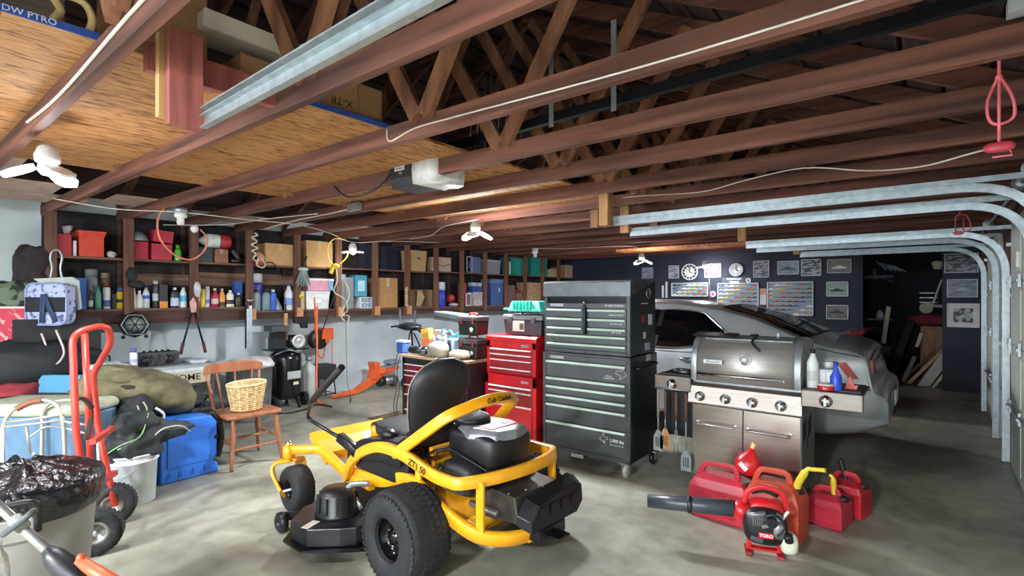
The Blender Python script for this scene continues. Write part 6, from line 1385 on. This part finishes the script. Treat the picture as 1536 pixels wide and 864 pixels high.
t = T('work_glove','dark glove hanging from the second post','glove',(-6.68,1.66,1.72)); MB().ell((0,0,0),(.03,.05,.08),14,10,nz=.3).ell((0,.04,-.1),(.03,.08,.04),12,8,nz=.3).build('cloth', M('glove_dark','#202126',.8), t)
# ceiling wires
def wire(label, pts, r=.0045, m=cordw, cat='cable'):
    return tag(MB().tube(smooth_path(pts, 6), r, 6).build('ceiling_cable', m), label, cat)
wire('cream cable stapled along the truss nearest the camera', [(x, jy(0,x)-.027-.0, JZ+.05+.03*math.sin(x*3.1)) for x in (-4,-3.6,-3.2,-2.8,-2.4,-2.0,-1.6,-1.2,-.8)]) if 0 else None
wire('pale cable waving along the first truss above the bright lamp', [(x, jy(0,x)-.026, JZ+.045+.02*math.sin(x*2.7)) for x in [-3.55+.3*i for i in range(13)]], .007)
wire('long white cable stapled along the second whole truss', [(-2.33, jy(3-1,-2.33)-.026, JZ+.085),(-2.3, jy(2,-2.3)-.027, JZ+.015)]+[(x, jy(2,x)-.026, JZ+.035+.012*math.sin(x*2.2)) for x in [-2.1+.3*i for i in range(9)]])
wire('sagging white cable crossing under the trusses to the pink cord', [W(880,302,5.0),W(960,294,4.6),W(1050,288,4.2),W(1120,270,3.8),W(1205,252,3.4),W(1300,256,3.0),W(1380,250,2.7),W(1450,232,2.4),W(1487,222,2.25)])
wire('white cable draped from truss to truss over the shelves', [(-5.9,.9,2.34),(-5.7,1.3,2.28),(-5.6,1.78,2.3),(-5.6,2.4,2.30),(-5.7,3.0,2.32),(-6.0,3.6,2.3),(-6.25,4.1,2.24),(-6.2,4.7,2.3),(-6.0,5.5,2.33)])
wire('second pale cable draped above the tan cartons', [(-6.5,1.9,2.27),(-6.2,2.4,2.3),(-5.6,2.6,2.33),(-4.9,2.8,2.34)])
wire('grey cable with metal box along the fourth truss', [(-6.3,jy(4,-6.3)-.03,2.31),(-5.6,jy(4,-5.6)-.03,2.35),(-5.0,jy(4,-5)-.03,2.36),(-4.6,jy(4,-4.6)-.03,2.37)], .008)
tag(MB().bx(-4.55,-4.35,jy(4,-4.45)-.065,jy(4,-4.45)-.025,JZ+.01,JZ+.085).build('junction_box', galv), 'small steel junction box on the fourth truss', 'junction box')
wire('white cable feeding the far socket', [(-5.4,7.2,2.33),(-5.0,7.3,2.3),(-4.6,7.6,2.32),(-4.0,7.9,2.33),(-3.77,8.0,2.27)])
wire('white cable sagging toward the lamp over the red chest', [(-6.0,4.9,2.33),(-5.2,4.6,2.3),(-4.5,4.2,2.32),(-3.6,3.85,2.28)])
# ================================================================ opener, pull cords, far wall
t = T('door_opener', 'garage door opener with grey lens hanging from the trusses', 'door opener', (-2.9, 2.5, 2.29))
MB().loft([[Vector((x, y*k, z*k+.0)) for y, z in ((-.13,.0),(.13,.0),(.15,.06),(.15,.2),(-.15,.2),(-.15,.06))] for x, k in ((-.22,.9),(-.20,1),(.06,1))], smooth=False).build('housing', M('opener_black','#26282d',.45), t, bevel=.008)
MB().loft([[Vector((x, y*k, .1+(z-.1)*k)) for y, z in ((-.15,.0),(.15,.0),(.16,.1),(.15,.2),(-.15,.2),(-.16,.1))] for x, k in ((.06,1.02),(.12,.98),(.2,1.05),(.27,.98),(.30,.7))]).build('lens', M('opener_lens','#c9c8c4',.4), t)
# badge sits on the camera-side face
MB().box((-.09,-.152,.13),(.11,.003,.03)).build('badge', PM('#d9dadc'), t); text('LiftMaster', .022, PM('#26282d'), t, (-.09,-.1545,.13), FACE_Y); text('1355', .02, PM('#d9dadc'), t, (-.08,-.1525,.095), FACE_Y)
MB().bx(-.15,.15,-.05,.05,.2,.24).build('mounting_plate', galv, t)
MB().tube(smooth_path([(-.2,-.12,.15),(-.3,-.2,.0),(-.5,-.3,-.05),(-.7,-.3,.06)],5),.008,6).build('power_lead', blackp, t)
t = T('opener_rail', 'black belt rail running from the opener to the door wall', 'opener rail', (0,0,0))
MB().bar((-2.75,2.5,2.54),(XD-.02,2.5,2.57),.04,.05).build('rail', M('rail_black','#1d2027',.35,.4), t)
w = MB(); 
for i in range(60): w.box((-2.6+i*.052,2.5,2.568+.0005*i),(.03,.02,.012))
w.build('chain', blackm, t)['kind'] = 'stuff'
tb = MB().bx(-.06,.06,-.03,.03,-.05,.0).bar((.02,0,-.03),(.24,0,-.1),.05,.03).build('trolley', M('trolley_white','#c9cbc8',.5), t, loc=(.26,2.5,2.53))
for x in (-1.7,-1.3):
    w = MB().bx(x-.015,x+.015,2.42,2.425,2.47,2.95)
    tag(w.build('hanger_strap', galv), 'perforated steel strap hanging %s the opener rail' % ('above' if x < -1.5 else 'further along'), 'strap')
t = T('release_cord', 'looped pink release cord hanging by the right edge', 'cord', (.18,2.5,2.40)); t.scale = (.85,.85,.85)
MB().tube([(0,0,.03),(0,0,-.42)],.006,6).tube(smooth_path([(0,0,-.14),(-.035,0,-.24),(-.03,0,-.32),(.0,0,-.345),(.045,.01,-.32),(.04,.0,-.24),(.0,0,-.14)],5),.006,6).tube([(0,0,0),(-.08,-.03,-.04),(-.1,-.03,-.07)],.004,5).build('cord', pinkr, t)
MB().ell((0,0,-.15),(.013,.013,.014),8,6).build('knot', pinkr, t); MB().ell((0,0,-.44),(.05,.018,.022),12,8,e=.7).build('handle', PM('#a32a36'), t); MB().tube([(.03,0,-.45),(.04,0,-.48),(-.02,0,-.48)],.004,5).build('hook', pinkr, t)
t = T('release_cord', 'second pink release cord hanging to the far curved track', 'cord', (.19,6.3,2.37)); t.scale = (.95,1,1.05)
MB().tube(smooth_path([(-.06,0,-.07),(-.04,0,.0),(0,0,.02),(0,0,-.1),(-.03,0,-.14),(-.03,0,-.26),(.0,0,-.27)],5),.006,6).tube(smooth_path([(0,0,-.12),(.05,0,-.13),(.08,0,-.24),(.03,0,-.26),(.03,0,-.14)],5),.006,6).build('cord', pinkr, t); MB().ell((-.01,0,-.28),(.04,.02,.018),10,8).build('handle', PM('#e06a74'), t)
# ---- navy wall pictures
WYf = YF-.001
def frame(label, x, z, w_, h_, fc, pc, pc2=None, cat='framed picture', name='framed_picture', y=None, mat_=.0, sc=9):
    y = y or WYf; t = T(name, label, cat, (x, y, z), 0, group=None)
    b_ = .012
    MB().bx(-w_/2,w_/2,-.02,0,h_/2-b_,h_/2).bx(-w_/2,w_/2,-.02,0,-h_/2,-h_/2+b_).bx(-w_/2,-w_/2+b_,-.02,0,-h_/2,h_/2).bx(w_/2-b_,w_/2,-.02,0,-h_/2,h_/2).build('frame', PM(fc,.4), t)
    MB().bx(-w_/2+b_,w_/2-b_,-.008,-.002,-h_/2+b_,h_/2-b_).build('mount', PM('#d8d8d4') if mat_ else M('print_%s'%label[:14], pc, .5, scale=sc, stretch=(1,1,3), col2=pc2 or pc, lo=.45, hi=.55), t)
    if mat_: MB().bx(-w_/2+mat_,w_/2-mat_,-.011,-.008,-h_/2+mat_,h_/2-mat_).build('print', M('print_%s'%label[:14], pc, .5, scale=sc, col2=pc2 or pc, lo=.45, hi=.55), t)
    return t
def carprint(t, w_, z, c_):
    w = MB(); w.prism([(-.5*w_,-.1*w_),(.5*w_,-.1*w_),(.48*w_,.02*w_),(.25*w_,.05*w_),(.12*w_,.15*w_),(-.15*w_,.15*w_),(-.3*w_,.04*w_),(-.5*w_,.0)],-.013,-.011,'y'); w.T = Matrix.Identity(4)
    o = w.build('printed_car', PM(c_,.5), t); o.location = (0,0,z)
t = frame('pale picture nearest the lit lamp on the navy wall', -4.83, 1.99, .26,.24,'#8d98a8','#8f9db0','#6f7c92')
frame('narrow portrait print left of the spoked clock', -4.24,1.995,.22,.27,'#b9c0c8','#a9b2bf','#5c6779')
def clock(label, x, z, r, c1, c2, spokes):
    t = T('wall_clock', label, 'clock', (x, WYf, z))
    MB().lathe([(r,0),(r,-.03),(r*.9,-.035),(r*.88,-.02),(0,-.02)],n=32,axis='y').build('face', PM(c1,.4), t)
    MB().lathe([(r*.86,-.022),(r*.62,-.023)],n=32,axis='y',cap=False).build('hour_ring', PM(c2,.5), t)
    for k in range(spokes): a = 2*PI*k/spokes; MB().bar((r*.15*math.cos(a),-.026,r*.15*math.sin(a)),(r*.8*math.cos(a),-.026,r*.8*math.sin(a)),.012,.004,up=(0,1,0)).build('hour_mark', PM('#e4e4e0'), t)
    MB().bar((0,-.03,0),(0,-.03,r*.65),.014,.003,up=(0,1,0)).bar((0,-.03,0),(r*.4,-.03,-r*.2),.014,.003,up=(0,1,0)).build('hand', PM('#15161a'), t)
clock('big dark wall clock with white spokes and rim', -3.9,1.985,.17,'#c3c8c8','#2b2f35',12)
t = frame('red and white framed collage with a cord across it', -3.43,2.0,.33,.28,'#d9d9de','#c9b5bd','#7d4452')
clock('smaller pale wall clock above the white lettered sign', -2.98,2.0,.13,'#cdd2d2','#9fb0b0',4)
t = frame('tall framed print below the track hanger', -2.53,2.0,.28,.32,'#b7bcc0','#8f9699','#454c55')
t = frame('wide framed sports car print, third from the recess', -2.07,2.01,.36,.25,'#c3ccd0','#8fa5a8','#7b9096'); carprint(t,.24,-.02,'#4e5c63')
t = frame('upright black and white print behind the thin track', -1.70,2.0,.32,.30,'#cfd2d4','#3c4048','#a9aeb2')
t = frame('framed print of a pale racing car on brown', -1.27,2.01,.36,.24,'#b9bdc0','#77706d','#6b6562'); carprint(t,.22,-.02,'#d8d4cc')
t = frame('framed green field print with a dark car', -1.30,1.61,.33,.26,'#cfd4d6','#7f9aa0','#8fae86'); carprint(t,.2,-.02,'#1d2226')
t = frame('framed print of a grey car, lowest of its column', -1.30,1.205,.33,.25,'#cfd4d6','#8d98a2','#5d6975'); carprint(t,.22,.0,'#2f363d')
frame('large square picture of white shapes high beside the track', .335,2.0,.40,.30,'#c5c9cc','#3d424b','#8a9097')
t = frame('silver landscape print right of the recess', .345,1.61,.36,.28,'#c5cacd','#6f7785','#8d95a1'); carprint(t,.2,-.02,'#a9b0b8')
t = frame('white matted square print, lowest beside the door track', .355,1.19,.38,.37,'#e0e2e2','#b9bdc0','#3f444b',mat_=.075,sc=14)
# lettered sign
t = T('lettered_sign', 'white lettered sign above the middle model case', 'sign', (-2.98,WYf,1.79)); MB().bx(-.27,.27,-.01,0,-.065,.065).build('board', PM('#39404d'), t)
text('CHEVROLET', .05, PM('#e9edf0'), t, (-.04,-.011,.03), FACE_Y, bold=.002); text('SERVICE', .05, PM('#e9edf0'), t, (-.04,-.011,-.03), FACE_Y, bold=.002); MB().lathe([(.045,-.012),(.02,-.013)],(.22,0,0),20,'y',cap=False).build('round_mark', PM('#d9dde0'), t)
# model car cases
CARS = ['#b8323c','#c9ccd0','#2f5a9c','#3f8a63','#d9b33a','#8d939a','#7a2230','#4aa0b8','#e6e6e6','#2a2d33']
def protocar(c_):
    w = MB().loft([[Vector((x, y*k, z)) for y, z in ((-.015,.004),(-.016,.012),(-.011,.019 if hi_ else .013),(.011,.019 if hi_ else .013),(.016,.012),(.015,.004))] for x, k, hi_ in ((-.045,.7,0),(-.04,1,0),(-.02,1,0),(-.012,.9,1),(.012,.9,1),(.022,1,0),(.042,1,0),(.046,.7,0))], smooth=False)
    for x in (-.028,.028): w.cyl((x,-.018,.006),(x,.018,.006),.0065,8)
    return w, PM(c_,.35)
protos = {}
def case_of_cars(label, x0, x1, z0, z1, rows, per, short, fc='#dfe4e6'):
    t = T('display_case', label, 'display case', (x0, WYf, z0)); w_, h_ = x1-x0, z1-z0
    MB().bx(0,w_,-.008,0,0,h_).build('back_panel', PM('#8f9aa4',.5), t)
    MB().bx(0,w_,-.05,0,h_-.012,h_).bx(0,w_,-.05,0,0,.012).bx(0,.012,-.05,0,0,h_).bx(w_-.012,w_,-.05,0,0,h_).build('frame', PM(fc,.4), t)
    for r in range(rows):
        zr = h_*(r+.06)/rows
        if r: MB().bx(.012,w_-.012,-.048,-.008,zr-.004,zr).build('shelf', PM('#dfe6e8',.3), t)
        for i in range(per):
            c_ = CARS[(r*7+i*3+int(x0*10)) % 10]; xx = .012+(w_-.024)*(i+.5)/per; k = 1.0*min(1.25,(w_/per)/.098)
            if c_ not in protos:
                w, m_ = protocar(c_); o = w.build('model_car', m_); protos[c_] = o
            else: o = protos[c_].copy(); COL.objects.link(o)
            o.scale = (k,1,1.9); o.location = (x0+xx, WYf-.03, z0+max(zr,.012)); 
            tag(o, 'tiny model car on a rack of the %s display case' % short, 'model car', 'model cars in the %s display case' % short)
case_of_cars('left-hand case of model cars beside the spoked clock', -4.28,-3.52,1.48,1.76,4,7,'left-hand')
case_of_cars('middle case of model cars under the lettered sign', -3.33,-2.57,1.28,1.74,6,7,'middle')
case_of_cars('largest case of model cars under the landscape prints', -2.42,-1.66,1.13,1.75,8,7,'largest')
t = frame('small orange picture between two model cases', -2.50,1.58,.12,.10,'#b9b0a8','#d9622e','#c9a080'); 
tag(MB().bx(-.055,.055,-.01,0,-.1,.1).build('white_card', PM('#c3c9cc'), loc=(-2.50,WYf,1.42)), 'white card under the small orange picture', 'card')
for x, h_, lb in ((-4.48,.26,'pale strip leaning at the left end of the cases'),(-4.4,.34,'taller grey strip beside the left model case')): tag(MB().bx(-.02,.02,-.02,0,0,h_).build('strip', PM('#c9ced2'), loc=(x,WYf,1.45)), lb, 'strip')
t = T('toy_ring','red and white toy between two model cases','toy',(-3.43,WYf,1.52)); MB().lathe([(.06,0),(.065,-.02),(.03,-.02),(.03,0)],n=20,axis='y',cap=False).build('ring', PM('#d8c4c8'), t); MB().ell((0,-.01,0),(.03,.01,.03),10,8).build('centre', PM('#b83a44'), t)
tag(MB().tube([(-3.40,10.2,2.1),(-3.40,10.3,1.35)],.004,5).build('pull_cord', PM('#d8dadf')), 'white pull cord hanging from the flat far lamp', 'cord')
# ---- recess contents
def lean(label, p0, p1, w_, th, c_, cat='board', name='leaning_board', mat=None): return tag(MB().bar(p0,p1,w_,th,up=(0,1,0)).build(name, mat or PM(c_,.6)), label, cat)
def RW(px, py, y): 
    u = (px-768)/768; s = y/(VY+RY*u); return Vector(((VX+RX*u)*s, y, 1.5+(443-py)/768*s))
t = T('old_cabinet','small orange-brown wooden cabinet inside the dark recess','cabinet',(.18,12.0,0))
MB().bx(-.36,.40,-.25,.25,.05,.95).build('body', M('cabinet_wood','#9a6535',.5,scale=3,stretch=(6,6,1),col2='#74461f'), t, bevel=.006)
d = MB().bx(-.32,.36,-.262,-.25,.1,.9).build('door', M('cabinet_wood'), t, bevel=.004); MB().ell((-.26,-.27,.5),(.015,.015,.015),8,6).build('knob', galv, d)
blob('red_cushion','dusty red cushion on the recess cabinet','cushion',(-.02,11.95,1.05),(.34,.2,.1),M('dusty_red','#7d2430',.8,scale=9,bump=1),nz=.25,seed=51)
t = T('white_machine','white-fronted bench tool above the red cushion','machine',(-.05,12.1,1.17)); MB().cyl((-.05,-.1,.1),(-.05,.1,.1),.1,18).build('wheel', M('cream_metal','#9c9a7c',.5), t); MB().bar((.0,0,.14),(.45,0,.12),.05,.05).build('arm', PM('#a9aba4'), t)
lean('pale tube lowest among the leaning boards', RW(1378,588,10.85), RW(1418,535,11.2), .14,.14,'#b9b7ac')
lean('long tan board leaning across the recess', RW(1352,585,10.95), RW(1418,522,11.4), .05,.03,'#b59a78')
lean('dark plank leaning behind the tan board', RW(1340,582,11.3), RW(1400,528,11.6), .05,.03,'#6a5a4a')
lean('short pale stick at the recess threshold', RW(1392,590,10.75), RW(1417,560,10.9), .04,.03,'#cfc5ae')
lean('white-tipped stick crossing the pale tube', RW(1372,588,11.1), RW(1395,566,11.2), .03,.02,'#c8c0aa')
lean('pale upright board high at the recess left', RW(1325,515,11.6), RW(1333,460,11.8), .07,.03,'#d9cdb4')
lean('grey plank leaning left of the cabinet', RW(1354,573,11.0), RW(1372,535,11.2), .06,.03,'#767672')
lean('white stick standing before the cabinet', RW(1375,520,11.3), RW(1382,500,11.4), .05,.02,'#cfcdc4')
lean('dark ladder-like rails leaning in the recess shadow', RW(1333,570,11.2), RW(1368,480,11.8), .1,.03,'#23262c')
lean('second dark rail beside the ladder-like one', RW(1345,572,11.3), RW(1362,485,11.9), .04,.03,'#2c2f36')
lean('black upright case at the recess left wall', RW(1322,580,11.4), RW(1328,520,11.6), .18,.1,'#15181d')
lean('pole leaning high at the recess right', RW(1396,465,11.6), RW(1412,420,11.9), .03,.03,'#b7b7b4')
t = T('white_bottle','white jug on the unseen shelf in the recess','bottle',RW(1320,478,11.9)); MB().lathe([(.06,0),(.065,.02),(.06,.1),(.02,.16),(.0,.17)],n=14).build('body', PM('#c9ccd0',.5), t)
tag(MB().bx(-.5,.0,-.15,.15,-.03,0).build('recess_shelf', blackp, loc=(RW(1320,478,11.9).x+.2,11.95,RW(1320,478,11.9).z)), 'dark shelf carrying the white jug in the recess', 'shelf')
t = T('ceiling_lantern','pale lamp cup hanging in the recess','lamp cup',RW(1406,395,11.5)); MB().lathe([(.05,-.1),(.09,.02),(.05,.04),(.0,.05)],n=16).build('cup', PM('#c9b9a4'), t)
t = T('hanging_rack','pale grey rack hanging high in the recess','rack',RW(1335,400,11.8))
for i in range(5): MB().tube([(-.2+i*.06,0,.1-i*.02),(-.05+i*.07,.0,-.06-i*.01)],.014,6).build('bar', PM('#9da3aa'), t)
t = T('crossbow','dark crossbow hanging on the recess back wall','crossbow',RW(1312,415,12.3)); MB().bar((-.3,0,0),(.3,0,.0),.03,.05).tube(smooth_path([(-.3,0,-.12),(-.15,0,-.04),(0,0,-.02),(.15,0,-.04),(.3,0,-.12)],4),.015,6).bar((0,0,.15),(0,0,-.05),.05,.04).build('body', PM('#4c5560'), t)
for i in range(3):
    p_ = RW(1392, 440+i*7, 12.2); tag(MB().bx(-.12,.14,-.02,.02,0,.012).build('steel_rule', galv, loc=p_), ['topmost of three small steel bars in the recess','middle of three small steel bars in the recess','lowest of three small steel bars in the recess'][i], 'bar', 'steel bars in the recess')
tag(MB().bx(-.01,.01,-.0,.005,-.06,.06).build('reflector_tag', PM('#f2f0e0'), loc=(XD-.05,5.6,1.78), rot=(0,0,0)), 'pale reflective tag on the right-hand overhead door', 'tag')
for i, (px_, y0_, y1_) in enumerate(((706,150,222),(716,120,216),(727,118,230),(737,110,214),(748,128,208),(759,150,205),(604,120,160),(612,128,168),(770,200,232),(781,196,228))):
    a_, b_ = W(px_, y0_, 3.9), W(px_, y1_, 3.9)
    tag(MB().tube([a_, (a_+b_)/2, Vector((a_.x, a_.y, b_.z))], .004, 6).build('steel_rod', galv), 'thin bright steel rod hanging among the trusses above the door opener', 'rod', 'steel rods above the door opener')
# ================================================================ lamps, camera
def leaf_lamp(x, y, z, rz, label, E=1, on=True, droop=.45, n=3, s=1, rot=None):
    t = T('garage_lamp', label, 'ceiling lamp', (x, y, z), rz)
    LEAF = M('lamp_leaf_%d' % (E*100), '#f4f8ff', .4, emit=LAMP_E*E, var=0); BULB = M('lamp_bulb_%d' % (E*100), '#f4f8ff', .4, emit=LAMP_E*E*BULB_K, var=0)
    MB().lathe([(.028, -.04), (.05, -.03), (.055, .0), (.04, .045), (.02, .06)], n=16).build('socket', PM('#c9c9c6', .5), t)
    MB().lathe([(.0, -.1), (.025, -.094), (.042, -.07), (.036, -.042), (.028,-.04)], n=14).build('bulb', BULB if on else PM('#e8e8e8', .4), t)
    for i in range(n):
        a = 2*PI*i/n if n != 2 else PI*i
        ca, sa = math.cos(a), math.sin(a)
        Mx = Matrix.Rotation(a, 4, 'Z') @ Matrix.Translation((.045, 0, -.065)) @ Matrix.Rotation(droop, 4, 'Y')
        w = MB(); w.T = Mx; pts = [(0, -.035), (.03, -.055), (.1, -.058), (.14, -.03), (.14, .03), (.1, .058), (.03, .055), (0, .035)]
        w.prism([(p*s, q*s) for p, q in pts], .002, .016, 'z'); lf = w.build('fin', PM('#dfe2e5', .4), t)
        w = MB(); w.T = Mx; w.prism([(.008+p*s*.9, q*s*.86) for p, q in pts], -.003, .002, 'z')
        w.build('leaf_panel', LEAF if on else PM('#e4e6ea', .5), lf)
    return t
LX = -3.6
leaf_lamp(-3.55, .52, 2.22, .3, 'bright three leaf lamp nearest the camera under the chipboard', E=.4)
leaf_lamp(-3.6, 3.79, 2.2, 1.0, 'bright three leaf lamp over the red tool chest', E=1.7)
leaf_lamp(-3.77, 8.0, 2.15, .6, 'bright three leaf lamp above the tall black tool chest', E=1.0)
leaf_lamp(-6.25, 4.1, 2.17, .6, 'small two leaf lamp in front of the left-hand shelves', E=.16, n=2, s=.75, droop=.1)
leaf_lamp(-3.45, 10.15, 2.12, 0, 'flat lit lamp before the picture wall', E=.35, n=2, s=.8, droop=.05)
leaf_lamp(-3.55, -2.2, 2.2, 0, 'added fill lamp out of view over the space behind the camera', E=3.5)  # unseen lamp added behind the camera as soft front fill
leaf_lamp(-.6, -2.2, 2.25, 0, 'added fill lamp out of view behind the camera by the door wall', E=5)  # added out of view to brighten camera-facing sides of car and chests
def socket_only(x, y, z, label):
    t = T('lamp_socket', label, 'lamp socket', (x, y, z))
    MB().lathe([(.045, .05), (.055, .02), (.05, 0), (.03, -.01), (.033, -.05), (.026, -.07), (.0, -.07)], n=16).build('porcelain_base', PM('#dcd9d2', .35), t)
    MB().lathe([(.06, .05), (.06, .09), (.0, .09)], n=8).build('junction_box', galv, t)
socket_only(-5.6, 1.78, 2.25, 'empty white porcelain socket with orange cord above the first bottles')
socket_only(-5.4, 7.2, 2.24, 'empty white socket above the green bins')
# camera
cam = bpy.data.cameras.new('camera'); co = bpy.data.objects.new('camera', cam); COL.objects.link(co)
cam.sensor_width = 36; cam.lens = 18; cam.shift_y = 11/1536; cam.clip_start = .05
co.location = (0, 0, 1.5); co.rotation_euler = (PI/2, 0, R_(39.45))
S.camera = co
wd = bpy.data.worlds.new('w'); S.world = wd; wd.use_nodes = True
wd.node_tree.nodes['Background'].inputs[0].default_value = (.6, .7, .9, 1); wd.node_tree.nodes['Background'].inputs[1].default_value = .3
S.view_settings.view_transform = 'Standard'; S.view_settings.look = 'None'; S.view_settings.gamma = 1
S.view_settings.exposure = EXPO
S.cycles.max_bounces = 8; S.cycles.diffuse_bounces = 6; S.cycles.use_denoising = True; S.cycles.sample_clamp_indirect = 8
